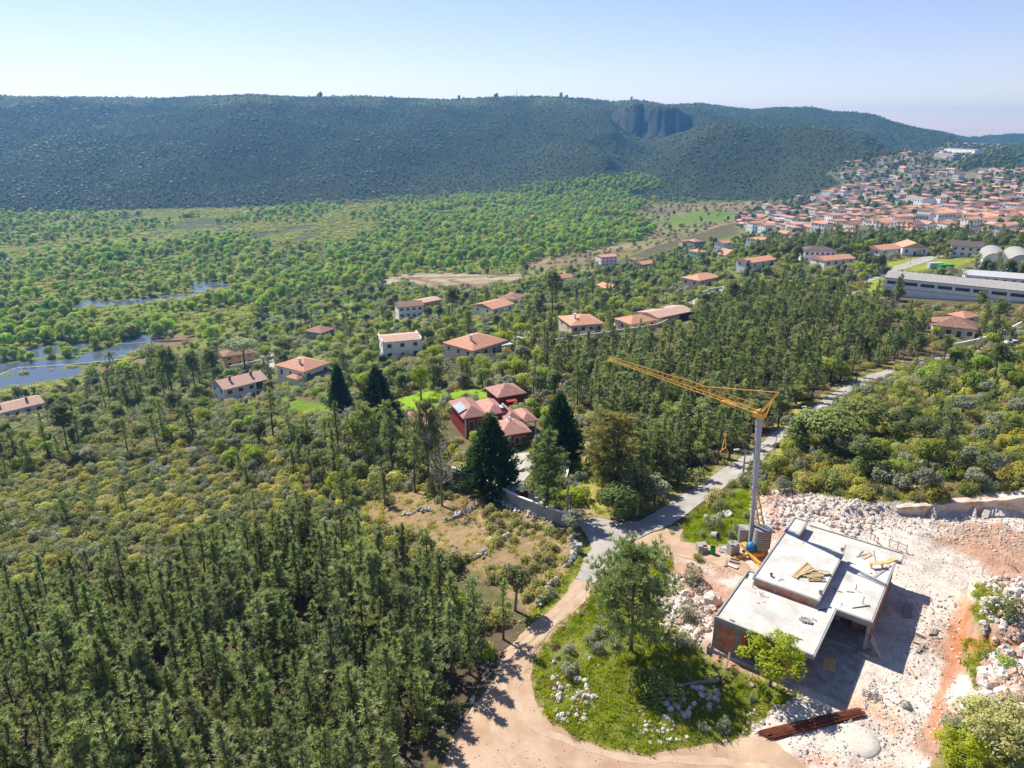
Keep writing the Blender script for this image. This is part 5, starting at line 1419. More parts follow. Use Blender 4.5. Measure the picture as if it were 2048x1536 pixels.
ha, (L, D, H) = house((448,780), (533,759), 5.2, 9, 'white two-storey house with long pale tiled roof and recessed balconies on its right end', 'white', 'tilepink', 'gable', 1.7, 4, 2, 2, 2, door=False, win_mat='shutter')
b = MB(); b.box(L/2 - 3.4, L/2 - .15, -D/2 - .03, -D/2 - .005, 2.9, 5.0); b.box(L/2 - 3.4, L/2 - .15, -D/2 - .03, -D/2 - .005, .3, 2.3); b.build('balcony_shade_panel', M['dark'], ha)  # flat dark panels on the wall, painting the shade of recessed balconies
for z in (.0, 2.55):
    b = MB(); b.box(L/2 - 3.5, L/2 + .1, -D/2 - 1.1, -D/2 - .035, z, z + .18); b.build('balcony_slab', M['white'], ha)
    b = MB()
    for k in range(16): b.box(L/2 - 3.45 + k * .23, L/2 - 3.41 + k * .23, -D/2 - 1.06, -D/2 - 1.02, z + .181, z + .95)
    b.box(L/2 - 3.5, L/2 + .05, -D/2 - 1.08, -D/2 - 1.0, z + .951, z + 1.0); b.build('balcony_railing', M['shutter'], ha)
hb, (L, D, H) = house((608,744), (657,726), 4.4, 13, 'white house with broad terracotta hip roof and a low porch roof on its left', 'white', 'tile', 'hip', 2.2, 3, 3, 1, 1)
pr = link('porch_roof', uvmesh('porch_roof', roof_faces(-L/2 - 3.2, -L/2 - .4, -D/2, -D/2 + 5, 2.6, 1.0, 'hip', .2), 'tile'), hb)
b = MB(); b.box(-L/2 - 3.0, -L/2 - .003, -D/2 + .2, -D/2 + 4.8, -1.5, 2.57); b.build('porch_wall', M['white'], hb)
pr = link('porch_roof', uvmesh('porch_roof', roof_faces(-L/2 + 1, L/2 - .5, -D/2 - 2.4, -D/2 - .3, 2.0, .6, 'shed', .1), 'tiledark'), hb)
house((448,714), (507,705), 4.6, 8, 'ochre villa with arched fronts half hidden by the umbrella pine', 'ochre', 'tilebrown', 'hip', 1.5, 3, 2, 2, 0)
house((-22,832), (87,806), 2.9, 9, 'long low house with faded pink roof and dark chimneys at the left edge', 'white', 'tilepink', 'gable', 1.3, 5, 0, 1, 2)
house((642,667), (669,657), 2.7, 9, 'small dark walled house with brown tiled roof below the olive groves', 'greyrender', 'tilebrown', 'hip', 1.7, 2, 2, 1, 0)
hf, (L, D, H) = house((765,686), (843,679), 5.8, 9, 'white two-storey flat-fronted house with low parapet roof among dark shrubs', 'white', 'tilepink', 'gable', .8, 3, 2, 2, 0, o=.1)
b = MB(); b.box(-L/2 - .12, -L/2 + .15, -D/2 - .12, D/2 + .12, 5.78, 6.5); b.box(L/2 - .15, L/2 + .12, -D/2 - .12, D/2 + .12, 5.78, 6.5); b.build('parapet', M['white'], hf)
hg, (L, D, H) = house((946,702), (1012,681), 3.0, 12, 'cream bungalow with wide orange hip roof beside the white parked van', 'cream', 'tile', 'hip', 2.2, 4, 3, 1, 1)
pv, (L2, D2, H2) = house((893,697), (938,706), 2.7, 8, 'grey open carport with pale flat roof left of the wide orange bungalow', 'greyrender', 'sheetwhite', 'flat', 0, 0, 0, 1, 0, name='carport', cat='carport', door=False)
house((797,615), (846,611), 5.6, 9, 'white two-storey house with brown tiled roof beside tall dark trees', 'white', 'tilebrown', 'gable', 1.5, 4, 2, 2, 0)
house((846,606), (882,599), 3.6, 8, 'ochre flat-roofed annex right of the white two-storey house', 'ochre', 'tilepink', 'gable', .7, 2, 1, 1, 0)
house((985,619), (1027,608), 3.0, 12, 'long white bungalow with salmon gable roof behind the garden hedges', 'white', 'tile', 'gable', 1.6, 3, 2, 1, 0)
house((1030,600), (1052,590), 3.0, 9, 'small house with brown roof above the long white bungalow', 'cream', 'tilebrown', 'hip', 1.5, 2, 1, 1, 0)
house((1143,652), (1206,647), 2.9, 12, 'sprawling bungalow with bright orange hip roof behind the pines', 'cream', 'tile', 'hip', 1.9, 4, 2, 1, 1)
house((1262,649), (1313,640), 2.7, 8, 'orange roofed garden house beside the long cream wall', 'pinkwall', 'tile', 'hip', 1.5, 3, 1, 1, 0)
hk_, (L, D, H) = house((1316,636), (1384,622), 3.0, 9, 'cream roofed open shed at the end of the long cream wall', 'cream', 'tilepink', 'gable', .9, 0, 0, 1, 0, door=False, o=.6)
b = MB(); b.box(L/2 - 6, L/2 - .3, -D/2 - .03, -D/2 - .003, .1, 2.6); b.build('open_front_shade_panel', M['dark'], hk_)  # dark sheet on a closed wall, painted as the shade inside the shed
house((1398,562), (1442,553), 3.4, 10, 'salmon walled house with stepped orange roofs at the edge of the pine wood', 'pinkwall', 'tile', 'hip', 1.7, 3, 2, 1, 0)
house((1502,526), (1552,519), 3.0, 9, 'low white house with orange roof in front of the dark pines', 'white', 'tile', 'gable', 1.4, 3, 2, 1, 0)
house((1610,502), (1672,503), 5.6, 10, 'two-storey pale house with dark hipped roof and row of windows', 'white', 'tiledark', 'hip', 1.7, 6, 3, 2, 0, door=False)
house((1650,522), (1710,517), 2.8, 9, 'orange roofed bungalow right below the pale house with dark roof', 'white', 'tile', 'gable', 1.4, 4, 1, 1, 0)
house((1762,501), (1800,497), 3.0, 9, 'small white house with orange gable left of the larger pale blue house', 'white', 'tile', 'gable', 1.7, 2, 2, 1, 0)
house((1806,495), (1857,496), 4.0, 11, 'pale house with broad orange gable roof above the meadow', 'white', 'tile', 'gabley', 2.3, 3, 2, 1, 0)
house((1904,492), (1966,496), 4.8, 9, 'white house with dark grey pitched roof behind the arched sheds', 'white', 'tiledark', 'gable', 2.2, 4, 2, 2, 0)
house((1868,651), (1952,660), 2.9, 9, 'low house with rust brown tiled roof half hidden by trees at right', 'cream', 'tilebrown', 'hip', 1.9, 4, 2, 1, 0)
house((1930,637), (1958,632), 2.5, 5, 'small orange roofed outbuilding behind the rust brown roof at right', 'cream', 'tile', 'hip', 1.0, 1, 1, 1, 0, door=False)
hn, (L, D, H) = house((1771,555), (2100,588), 5.2, 15, 'long grey industrial shed with low sheet roof at the right edge', 'white', 'sheetgrey', 'gable', .9, 0, 0, 1, 0, name='warehouse', cat='warehouse', door=False, o=.25)
for k in range(9):
    win(hn, -L/2 + 3 + k * (L - 6) / 8, -D/2, 3.2, (L - 6) / 8 * .8, 1.0, 'f', 'glass', 'greyrender', 'window')
b = MB(); b.box(-L/2 + .4, L/2 - .4, -D/2 - .02, -D/2 - .003, 1.5, 1.9); b.build('wall_band', M['sheetwhite'], hn)
hc, (L, D, H) = house((1931,550), (2075,561), 3.2, 9, 'long low white canopy in front of the arched sheds', 'white', 'sheetwhite', 'shed', .5, 8, 1, 1, 0, name='canopy_building', cat='shed', door=False)
def vault(fl, fr, H, D, rise, label):
    p = ground(*fl); q = ground(*fr); zz = gz(p)
    p, q = at_z(fl[0], fl[1], zz), at_z(fr[0], fr[1], zz)
    d = (q - p); d.z = 0; W = d.length; d.normalize(); n = Vector((-d.y, d.x, 0))
    c = p + d * W / 2 + n * D / 2
    FOOT_PRINTS.append((c.x, c.y, max(W, D) * .6))
    t = thing('arched_shed', label, 'shed', c, math.atan2(d.y, d.x), 'arched sheds')
    K = 14; ar = [(-W / 2 * math.cos(math.pi * k / K), H + rise * math.sin(math.pi * k / K)) for k in range(K + 1)]
    b = MB(); y0, y1 = -D / 2, D / 2
    b.add([(x, y0, z) for x, z in ar] + [(W / 2, y0, -3), (-W / 2, y0, -3)], [tuple(range(K + 2, -1, -1))])
    b.add([(x, y1, z) for x, z in ar] + [(W / 2, y1, -3), (-W / 2, y1, -3)], [tuple(range(K + 3))])
    b.box(-W / 2, -W / 2 + .2, y0, y1, -3, H); b.box(W / 2 - .2, W / 2, y0, y1, -3, H); b.build('wall', M['white'], t)
    b = MB(); e = .3
    for k in range(K):
        a, c_ = ar[k], ar[k + 1]; b.add([(a[0], y0 - e, a[1] + .05), (c_[0], y0 - e, c_[1] + .05), (c_[0], y1 + e, c_[1] + .05), (a[0], y1 + e, a[1] + .05)], [(0, 1, 2, 3)])
        b.add([(a[0], y0 - e, a[1] - .12), (c_[0], y0 - e, c_[1] - .12), (c_[0], y0 - e, c_[1] + .05), (a[0], y0 - e, a[1] + .05)], [(0, 1, 2, 3)])
    b.build('vault_roof', M['sheetgrey'], t)
    for k in range(3): win(t, -W / 2 + W * (k + .5) / 3, y0, H * .35, W / 3 * .5, H * .35, 'f')
vault((1961,541), (2012,545), 4.2, 24, 3.4, 'left one of two white arched sheds with pale vaulted roofs')
vault((2013,545), (2066,549), 4.2, 24, 3.4, 'right one of two white arched sheds with pale vaulted roofs')
for px, py, m, lab in ((1890,541,'green_metal','green shipping container on the meadow by the sheds'), (1868,537,'sheetwhite','white shipping container on the meadow beside the green one')):
    p = ground(px, py); t = thing('container', lab, 'container', p, .1)
    b = MB(); b.box(-3, 3, -1.2, 1.2, .1, 2.6); b.build('box', M[m], t)
    b = MB()
    for k in range(20): b.box(-2.9 + k * .3, -2.78 + k * .3, -1.24, -1.203, .2, 2.5)
    b.build('corrugation', M[m], t)
    b = MB(); b.box(2.02, 2.98, -1.27, -1.245, .2, 2.5); b.build('door', M[m], t)

# the red house: one house, several hipped wings
def R4(x, y): return 800 + x / 6.827, 760 + y / 6.827
rz0 = gz(ground(*R4(1200, 900)))
pA, pB = at_z(*R4(865, 540), rz0 + 3.9), at_z(*R4(1190, 492), rz0 + 3.9)
dA = (pB - pA); dA.z = 0; rot = math.atan2(dA.y, dA.x); dA.normalize(); nA = Vector((-dA.y, dA.x, 0))
rh_ = thing('red_house', 'dark red house with rosy tiled hip roofs behind tall conifers', 'house', Vector((pA.x, pA.y, rz0)), rot)
def loc(px, py, z):
    p = at_z(*R4(px, py), rz0 + z) - Vector((pA.x, pA.y, rz0)); return p.dot(dA), p.dot(nA)
def wing(fl, fr, z, D, rh, kind='hip', wall='red', roof='tilered', walls=True, o=.45):
    (xa, ya), (xb, yb) = loc(*fl, z), loc(*fr, z)
    y = (ya + yb) / 2
    if walls:
        b = MB(); b.box(xa + o, xb - o, y + o, y + D - o, -1.2, z - .03); b.build('wall', M[wall], rh_)
    r = link('roof', uvmesh('roof', roof_faces(xa + o, xb - o, y + o, y + D - o, z, rh, kind, o), roof), rh_)
    FOOT_PRINTS.append((pA.x + dA.x * (xa + xb) / 2 + nA.x * (y + D / 2), pA.y + dA.y * (xa + xb) / 2 + nA.y * (y + D / 2), .5 * math.hypot(xb - xa, D) * .85 + 1))
    return r, (xa, xb, y)
r1, (xa, xb, yy) = wing((858,540), (1200,490), 3.9, 9.0, 1.3)
b = MB(); x, y = (xa + .8), yy + 3.2; b.add([(x - .9, y - 1.2, 4.35), (x + .6, y - 1.2, 5.05), (x + .6, y + 2.6, 5.05), (x - .9, y + 2.6, 4.35)], [(0, 1, 2, 3)]); b.build('solar_panel', M['solar'], r1)
r2, _ = wing((1190,480), (1465,447), 3.7, 7.0, 1.1)
r3, (xc, xd, yc) = wing((1660,596), (1890,556), 2.5, 6.0, 1.0, walls=False, wall='white')
for x, y in ((xc + .4, yc + .4), (xd - .4, yc + .4), (xd - .4, yc + 5.5), (xc + .4, yc + 5.5)):
    b = MB(); b.lathe([(.18, 0), (.15, 2.48)], 10, (x, y)); b.build('terrace_column', M['white'], rh_)
r3b, _ = wing((1440,570), (1690,560), 3.0, 6.0, 1.0)
r4, (xe, xf, ye) = wing((1365,782), (1800,712), 2.7, 6.5, 1.4)
r5, _ = wing((285,790), (560,700), 1.9, 9, .9, kind='shed', wall='white')
for q, zz_, hh in ((xa + 1.7, 1.6, 1.8), (xb - 1.4, 1.6, 1.8)): win(rh_, q, yy + .45, 1.5, .9, 1.7, 'f')
for q in (xe + 1.5, xe + 3.3, xf - 1.4): win(rh_, q, ye + .45, .7, .8, 1.3, 'f')
b = MB(); b.box(xa + .45, xa + .75, yy + .42, yy + .449, 0, 3.8); b.box(xb - .75, xb - .45, yy + .42, yy + .449, 0, 3.8); b.build('corner_trim', M['white'], rh_)
for px, py, z in ((1495, 545, 4.0), (1405, 365, 4.6)):
    x, y = loc(px, py, z); b = MB(); b.box(x - .45, x + .45, y - .45, y + .45, .5, z); ch = b.build('chimney', M['red'], rh_)
    b = MB(); b.box(x - .55, x + .55, y - .55, y + .55, z + .002, z + .12); b.lathe([(.5, z + .3), (.3, z + .55), (.05, z + .7)], 4, (x, y)); b.build('chimney_cap', M['white'], ch)
house(R4(1345,240), R4(1490,215), 2.6, 6, 'small garden pavilion with rosy hip roof behind the red house', 'red', 'tilered', 'hip', 1.6, 0, 0, 1, 0, name='pavilion', cat='pavilion', door=False, W=6)
t = thing('garden_swing', 'bright red garden swing seat beside the pavilion', 'swing', ground(*R4(1525, 400)), .4)
b = MB()
for s in (-.9, .9): b.bar((s, -.5, 0), (s, 0, 1.9), .08); b.bar((s, .5, 0), (s, 0, 1.9), .08)
b.build('frame', M['purple'], t)
b = MB(); b.box(-1.1, 1.1, -.6, .6, 1.9, 1.98); b.build('awning', M['purple'], t)
b = MB(); b.box(-.8, .8, -.3, .3, .5, .58); b.build('seat', M['purple'], t); b = MB(); b.box(-.8, .8, .22, .3, .6, 1.1); b.build('backrest', M['purple'], t)

# ------------------------------------------------------------------ walls and gates
def wall_run(pl, h, th, mat, label, cope=None, name='garden_wall', cat='wall'):
    P = [ground(*p) for p in pl]
    t = thing(name, label, cat, P[0])
    for a, e in zip(P[:-1], P[1:]):
        n = max(1, int((e - a).length / 4))
        for k in range(n):
            p, q = a.lerp(e, k / n) - P[0], a.lerp(e, (k + 1) / n) - P[0]
            g0, g1 = gz(p + P[0]) - P[0].z, gz(q + P[0]) - P[0].z
            d = (q - p); d.z = 0; d.normalize(); m = Vector((-d.y, d.x, 0)) * th / 2
            b = MB()
            c = [p - m, q - m, q + m, p + m]; zs = (g0, g1, g1, g0)
            b.add([(v.x, v.y, z - .6) for v, z in zip(c, zs)] + [(v.x, v.y, z + h) for v, z in zip(c, zs)], [(3,2,1,0), (4,5,6,7), (0,1,5,4), (1,2,6,5), (2,3,7,6), (3,0,4,7)])
            o_ = b.build('wall_panel', M[mat], t)
            if cope:
                b = MB(); m2 = m * 1.35
                c = [p - m2, q - m2, q + m2, p + m2]
                b.add([(v.x, v.y, z + h + .003) for v, z in zip(c, zs)] + [(v.x, v.y, z + h + .11) for v, z in zip(c, zs)], [(3,2,1,0), (4,5,6,7), (0,1,5,4), (1,2,6,5), (2,3,7,6), (3,0,4,7)])
                b.build('coping', M[cope], o_)
    return t
wall_run([(902,954), (975,985), (1040,1018), (1095,1040), (1131,1052)], 1.75, .22, 'greyrender', 'long blue-grey rendered garden wall running down to the road junction', 'white')
wall_run([(1131,976), (1139,940), (1150,912)], 1.5, .22, 'white', 'white garden wall running back from the red gate wall', 'white')
wall_run([(1100,972), (1131,977)], 1.6, .25, 'red', 'short red wall with pale coping right of the weeping pine', 'white')
wall_run([(1032,1000), (1056,1002)], 1.6, .25, 'red', 'dark red gate wall behind the blue-grey wall', 'white')
wall_run([(461,741), (523,729)], 2.0, .25, 'white', 'white garden wall below the ochre villa', None)
wall_run([(1026,684), (1053,690)], 2.2, .25, 'white', 'white wall beside the parked van', None)
wall_run([(1060,688), (1105,692), (1160,682), (1215,676), (1262,668), (1312,660), (1345,645)], 2.0, .3, 'cream', 'long cream estate wall winding above the pine wood', None)
wall_run([(1905,700), (1945,692), (1990,680), (2040,655)], 1.7, .3, 'white', 'white street wall below the house with the rust brown roof', None)
wall_run([(1330,615), (1400,590), (1445,578)], 1.2, .3, 'white', 'low white wall beside the estate road', None)
wall_run([(955,655), (1010,645), (1060,634)], 1.0, .3, 'greyrender', 'low grey wall along the hedge garden', None)
wall_run([(655,812), (680,822), (700,835)], 2.2, .3, 'greyrender', 'grey wall beside the tall dark conifer', None)
wall_run([(237,691), (300,686), (367,682)], .9, .6, 'stonegrey', 'dark stone causeway across the flooded field, upper one', None, 'causeway', 'causeway')
wall_run([(-20,756), (34,739), (120,733), (190,727), (253,721), (290,714)], .9, .8, 'stonegrey', 'long dark stone causeway across the flooded field, lower one', None, 'causeway', 'causeway')
wall_run([(500,668), (560,655), (620,645)], .9, .6, 'stonegrey', 'dry stone terrace wall above the olive grove', None, 'terrace_wall', 'wall')
t = thing('hut', 'small stone hut by the flooded field', 'hut', ground(313, 682))
b = MB(); b.box(-2, 2, -1.5, 1.5, -.5, 2.2); b.build('wall', M['stonegrey'], t)
link('roof', uvmesh('roof', roof_faces(-2, 2, -1.5, 1.5, 2.2, .6, 'shed', .2), 'tilebrown'), t)
b = MB(); b.box(-.4, .4, -1.53, -1.503, 0, 1.8); b.build('door', M['dark'], t)

# ------------------------------------------------------------------ poles
def pole(base, top, label, mat='pole', lamp=None, wires=False, r=.14, cat='street lamp', name='street_lamp'):
    p = ground(*base)
    h = max(at_y(top[0], top[1], p.y).z - p.z, 3)
    t = thing(name, label, cat, p)
    b = MB(); b.tube((0, 0, -.5), (0, 0, h), r, r * .65, 8); b.build('pole', M[mat], t)
    if lamp is not None:
        d = Vector((lamp, -.3 * abs(lamp), .25)); b = MB(); b.tube((0, 0, h - .2), Vector((0, 0, h)) + d, .05, .04, 6); b.build('arm', M['lampmetal'], t)
        q = Vector((0, 0, h)) + d; u = Vector((math.copysign(.75, lamp), -.1, -.05)); b = MB(); b.bar(q, q + u, .26, .14); b.build('lamp_head', M['lampmetal'], t)
    else:
        b = MB(); b.bar((-.6, 0, h - .4), (.6, 0, h - .4), .08); b.build('crossarm', M[mat], t)
        b = MB()
        for x in (-.5, .5): b.lathe([(.05, h - .355), (.06, h - .25), (.03, h - .15)], 6, (x, 0))
        b.build('insulator', M['frame'], t)
    return t, p, h
pole((1134,1050), (1136,968), 'concrete street lamp standing at the end of the blue-grey garden wall', 'pole', .7, r=.17)
pole((1140,1046), (1143,985), 'thin dark pole right behind the junction street lamp', 'polewood', None, r=.08, cat='pole', name='utility_pole')
pole((1483,968), (1487,900), 'street lamp left of the crane mast with arm over the road', 'pole', -1.0)
pole((1617,848), (1619,818), 'street lamp beside the asphalt road beyond the crane', 'pole', -.9)
pole((1711,770), (1714,744), 'dark wooden pole far up the asphalt road', 'polewood', None, cat='pole', name='utility_pole')
pole((1544,862), (1547,822), 'thin grey pole on the wood side of the asphalt road', 'pole', None, r=.1, cat='pole', name='utility_pole')
pole((1549,905), (1551,872), 'short grey post on the verge behind the crane mast', 'pole', None, r=.08, cat='pole', name='utility_pole')
pole((2008,690), (2016,655), 'street lamp beside the parked white car at the right edge', 'pole', .9)
pole((1955,700), (1958,672), 'grey utility pole by the street wall at right', 'pole', None, cat='pole', name='utility_pole')
pole((1476,590), (1478,565), 'pale utility pole on the estate road', 'pole', None, cat='pole', name='utility_pole')
pole((1730,590), (1733,545), 'dark utility pole beside the main street', 'polewood', None, cat='pole', name='utility_pole')
pole((1820,530), (1822,506), 'utility pole at the far end of the main street', 'pole', None, cat='pole', name='utility_pole')
pole((910,640), (912,612), 'grey pole near the white two-storey house', 'pole', None, cat='pole', name='utility_pole')
t = thing('marker_post', 'small white marker post beside the road bend', 'post', ground(1274, 1030))
b = MB(); b.lathe([(.14, -.2), (.12, .7), (.2, .72), (.2, .95), (.05, 1.05)], 8); b.build('post', M['white'], t)
t = thing('stone_bollard', 'grey stone bollard at the end of the dry stone wall', 'bollard', ground(1157, 1106))
b = MB(); b.box(-.3, .3, -.25, .25, -.2, 1.1); b.build('body', M['kerbgrey'], t)
b = MB(); b.box(-.36, .36, -.31, .31, 1.101, 1.2); b.build('cap', M['kerbgrey'], t)

# ------------------------------------------------------------------ vehicles
def car(px, py, rz, label, paint='paint', van=False, cat='car'):
    p = ground(px, py); p.z += .06
    t = thing('parked_van' if van else 'parked_car', label, cat, p, rz)
    prof = [(-2.1,.35),(2.1,.35),(2.15,.75),(1.3,.95),(.75,1.42),(-1.2,1.45),(-1.95,1.0),(-2.15,.8)] if not van else [(-2.6,.4),(2.5,.4),(2.6,1.0),(1.9,1.25),(1.4,2.1),(1.1,2.25),(-2.5,2.25),(-2.65,1.0)]
    w = .86 if not van else .98
    b = MB(); n = len(prof)
    b.add([(x, -w, z) for x, z in prof] + [(x, w, z) for x, z in prof], [tuple(range(n)), tuple(range(2 * n - 1, n - 1, -1))] + [((i + 1) % n, i, n + i, n + (i + 1) % n) for i in range(n)])
    b.build('body', M[paint], t)
    b = MB()
    if not van:
        for s in (-1, 1): b.add([(.65, s * (w + .004), 1.36), (-1.1, s * (w + .004), 1.38), (-1.6, s * (w + .004), 1.0), (1.1, s * (w + .004), .98)], [(0,1,2,3)])
        b.add([(1.28,-.7,.98),(1.28,.7,.98),(.8,.65,1.4),(.8,-.65,1.4)], [(0,1,2,3)])
    else:
        for s in (-1, 1): b.add([(1.35, s * (w + .004), 2.0), (.5, s * (w + .004), 2.0), (.5, s * (w + .004), 1.35), (1.75, s * (w + .004), 1.35)], [(0,1,2,3)])
        b.add([(1.92,-.8,1.3),(1.92,.8,1.3),(1.45,.75,2.05),(1.45,-.75,2.05)], [(0,1,2,3)])
    b.build('windows', M['glass'], t)
    for x in (-1.35, 1.35) if not van else (-1.6, 1.6):
        for s in (-1, 1):
            b = MB(); b.tube((x, s * (w - .12), .32), (x, s * (w + .03), .32), .32, n=14); wh = b.build('wheel', M['tyre'], t)
            b = MB(); b.tube((x, s * (w + .031), .32), (x, s * (w + .05), .32), .18, n=10); b.build('rim', M['lampmetal'], wh)
car(1016, 702, .5, 'white van parked beside the wide orange bungalow', 'paint', True, 'van')
car(531, 716, 1.3, 'grey car parked on the village street by the ochre villa', 'paintgrey')
car(2024, 691, .35, 'white car parked on the street at the right edge', 'paint')
car(1236, 655, .3, 'pale car in the gravel yard behind the cream wall', 'paint')

# ------------------------------------------------------------------ the hillside town
TOWN_V = []
WALLC = ['white', 'white', 'white', 'cream', 'pinkwall', 'white', 'greyrender', 'white']
ROOFC = ['tile', 'tile', 'tilepink', 'tile', 'tilebrown', 'tile', 'tilered', 'tilebrown']
TADJ = ['white house with bright orange gable roof', 'white hip-roofed house in orange tiles', 'white house with pale faded roof', 'cream house with orange gable roof', 'pink house with weathered brown roof', 'tall white block with orange roof', 'grey house with rosy roof', 'white house with brown gable roof']
for k in range(8):
    W, D, H, st = [(11,9,4.5,1), (12,11,5.5,2), (14,8,4,1), (10,9,5,2), (12,9,5,2), (13,11,9,3), (10,10,6,2), (16,9,6,2)][k]
    b = MB(); b.box(-W/2, W/2, -D/2, D/2, -4, H)
    kind = 'hip' if k in (1, 4, 6) else 'gable'
    if kind == 'gable': b.add([(-W/2, -D/2, H - .03), (-W/2, D/2, H - .03), (-W/2, 0, H + 1.5), (W/2, -D/2, H - .03), (W/2, D/2, H - .03), (W/2, 0, H + 1.5)], [(1, 0, 2), (3, 4, 5)])
    for s in range(st):
        for i in range(4):
            x = -W/2 + W * (i + .5) / 4; z = H * (s + .35) / st
            b.box(x - .55, x + .55, -D/2 - .03, -D/2 - .004, z, z + 1.3, 1)
        for i in range(3):
            y = -D/2 + D * (i + .5) / 3
            b.box(-W/2 - .03, -W/2 - .004, y - .5, y + .5, z, z + 1.3, 1); b.box(W/2 + .004, W/2 + .03, y - .5, y + .5, z, z + 1.3, 1)
    TOWN_V.append((b.mesh('town_house_wall', [M[WALLC[k]], M['shutter']]), uvmesh('town_house_roof', roof_faces(-W/2, W/2, -D/2, D/2, H, 1.6 if k != 5 else 1.2, kind, .35), ROOFC[k]), math.hypot(W, D) / 2))

LANDMARKS = [  # special buildings of the town: front eave ends, height, depth...
 ((1549,438), (1595,440), 5.5, 16, 'long white industrial hall with flat roof at the foot of the town', 'white', 'sheetwhite'),
 ((1580,446), (1632,449), 4.5, 12, 'lower white hall right in front of the long white industrial hall', 'white', 'sheetwhite'),
 ((1869,342), (1950,348), 7, 20, 'very long white warehouse across the upper town', 'white', 'sheetwhite'),
 ((1889,297), (1950,300), 8, 20, 'white factory hall high on the hill above the town', 'white', 'sheetgrey'),
 ((1868,306), (1905,310), 7, 14, 'grey factory hall below the white factory hall on the hill', 'greyrender', 'sheetgrey'),
 ((1961,334), (1991,336), 9, 14, 'white apartment block at the upper right of the town', 'white', 'sheetgrey'),
 ((1814,394), (1846,398), 11, 16, 'tall white public building rising over the roofs of the town', 'white', 'tilepink'),
 ((1832,428), (1858,430), 11, 14, 'white apartment block with dark side at the edge of the town', 'white', 'sheetgrey'),
 ((1878,428), (1912,426), 9, 12, 'broad white apartment block right of the one with a dark side', 'white', 'tile'),
 ((1970,404), (2004,404), 9, 14, 'dark brown block standing among the orange roofs', 'tilebrown', 'tiledark'),
]
for fl, fr, H, D, lab, wm, rm in LANDMARKS:
    house(fl, fr, H, D, lab, wm, rm, 'gable', .8, 6, 2, 2 if H > 6 else 1, 0, name='town_building', cat='building', door=False, o=.2)
t = thing('factory_chimney', 'tall brown brick chimney above the roofs of the town', 'chimney', ground(1891, 424))
b = MB(); b.lathe([(1.5, -2), (1.2, 4), (.95, 14), (1.15, 14.2), (1.15, 14.8), (.8, 14.8)], 12); b.build('stack', M['rust'], t)

AVOID_PX = [ASPHALT, TRACK, APRON, DRIVE, COURT]
AVOID_W = [[tuple(ground(*p))[:2] for p in pl] for pl in AVOID_PX]
ZONE = {n: np.array([p for r, p in REG if r == n][0]) for n in RN}
def cand(sp, y0, y1, seed=0, ratio=1.0):
    """jittered grid of ground points between two distances"""
    r = np.random.default_rng(seed)
    xm = .95 * (y1 + 40)
    gx, gy = np.meshgrid(np.arange(-xm, xm, sp), np.arange(y0, y1, sp * ratio))
    gx = gx.ravel() + (r.random(gx.size) - .5) * sp * 1.0; gy = gy.ravel() + (r.random(gy.size) - .5) * sp * ratio
    m = np.abs(gx) < .93 * (gy + 45)
    gx, gy = gx[m], gy[m]
    z = height(gx, gy)
    px, py = proj(gx, gy, z)
    m = (px > -260) & (px < 2310) & (py < 1760)
    return gx[m], gy[m], z[m], px[m], py[m], r
FP_BUILT = []
def keepout(x, y, rad):
    ok = np.ones(x.shape, bool)
    for pl in AVOID_W:
        for dx, dy in ((0, 0), (rad, 0), (-rad, 0), (0, rad), (0, -rad)): ok &= ~inpoly(x + dx, y + dy, pl)
    for fx, fy, fr in (FOOT_PRINTS if rad > .15 else FP_BUILT): ok &= np.hypot(x - fx, y - fy) > fr + rad * .5
    lx, ly = x - HOUSE_B.x, y - HOUSE_B.y
    lu, lv = lx * HU.x + ly * HU.y, lx * HV.x + ly * HV.y
    ok &= ~((lu > -1 - rad * .6) & (lu < 12.5 + rad * .6) & (lv > -1 - rad * .6) & (lv < 21.5 + rad * .6))
    ok &= np.hypot(x - mb.x, y - mb.y) > 2.6 + rad * .5
    return ok
SHOW_PX = [(p, max(at_z(*q, -8 if q[1] > 700 else -20).y for q in p)) for p in (ASPHALT, TRACK, COURT, [(560,795),(600,775),(690,800),(690,820),(600,832)], [(800,800),(830,785),(920,780),(985,782),(975,800),(900,800),(830,830)])]
SHOW_PX += [([(820,1000),(900,1000),(1130,1055),(1165,1095),(1062,1215),(960,1130),(880,1085)], 90.0)]
SHOW_PX += [([(898,936),(1000,980),(1135,1040),(1137,1064),(1050,1032),(898,966)], 200.0)]
SHOW_PX += [(p, 900.0) for p in (WATER[0], WATER[1], WATER[2], WATER[3], [(770,556),(800,548),(900,545),(1000,552),(1040,548),(1046,556),(1000,568),(960,575),(900,580),(840,572),(790,576)], [(1765,528),(1830,515),(1950,518),(1900,540),(1830,548),(1790,540)], [(1690,585),(1760,545),(1890,508),(1890,515),(1715,590)])]
HOUSE_PX.append((818, 1072, 798, 880, ground(950, 890).y - 4))
def hides(x, y, z, h, w):
    '''would a plant of this height stand before something the photograph shows?'''
    bad = np.zeros(x.shape, bool)
    for f in (.35, .65, .9):
        for s in (-.35, 0, .35):
            px, py = proj(x + w * s, y, z + h * f)
            for a0, a1, b0, b1, yd in HOUSE_PX: bad |= (px > a0) & (px < a1) & (py > b0) & (py < b1) & (y < yd)
            for pl, ymax in SHOW_PX: bad |= inpoly(px, py, pl)
    return bad
def onwater(x, y):
    w = np.zeros(x.shape, bool)
    for p in WATERW + PONDW: w |= inpoly(x, y, p)
    return w

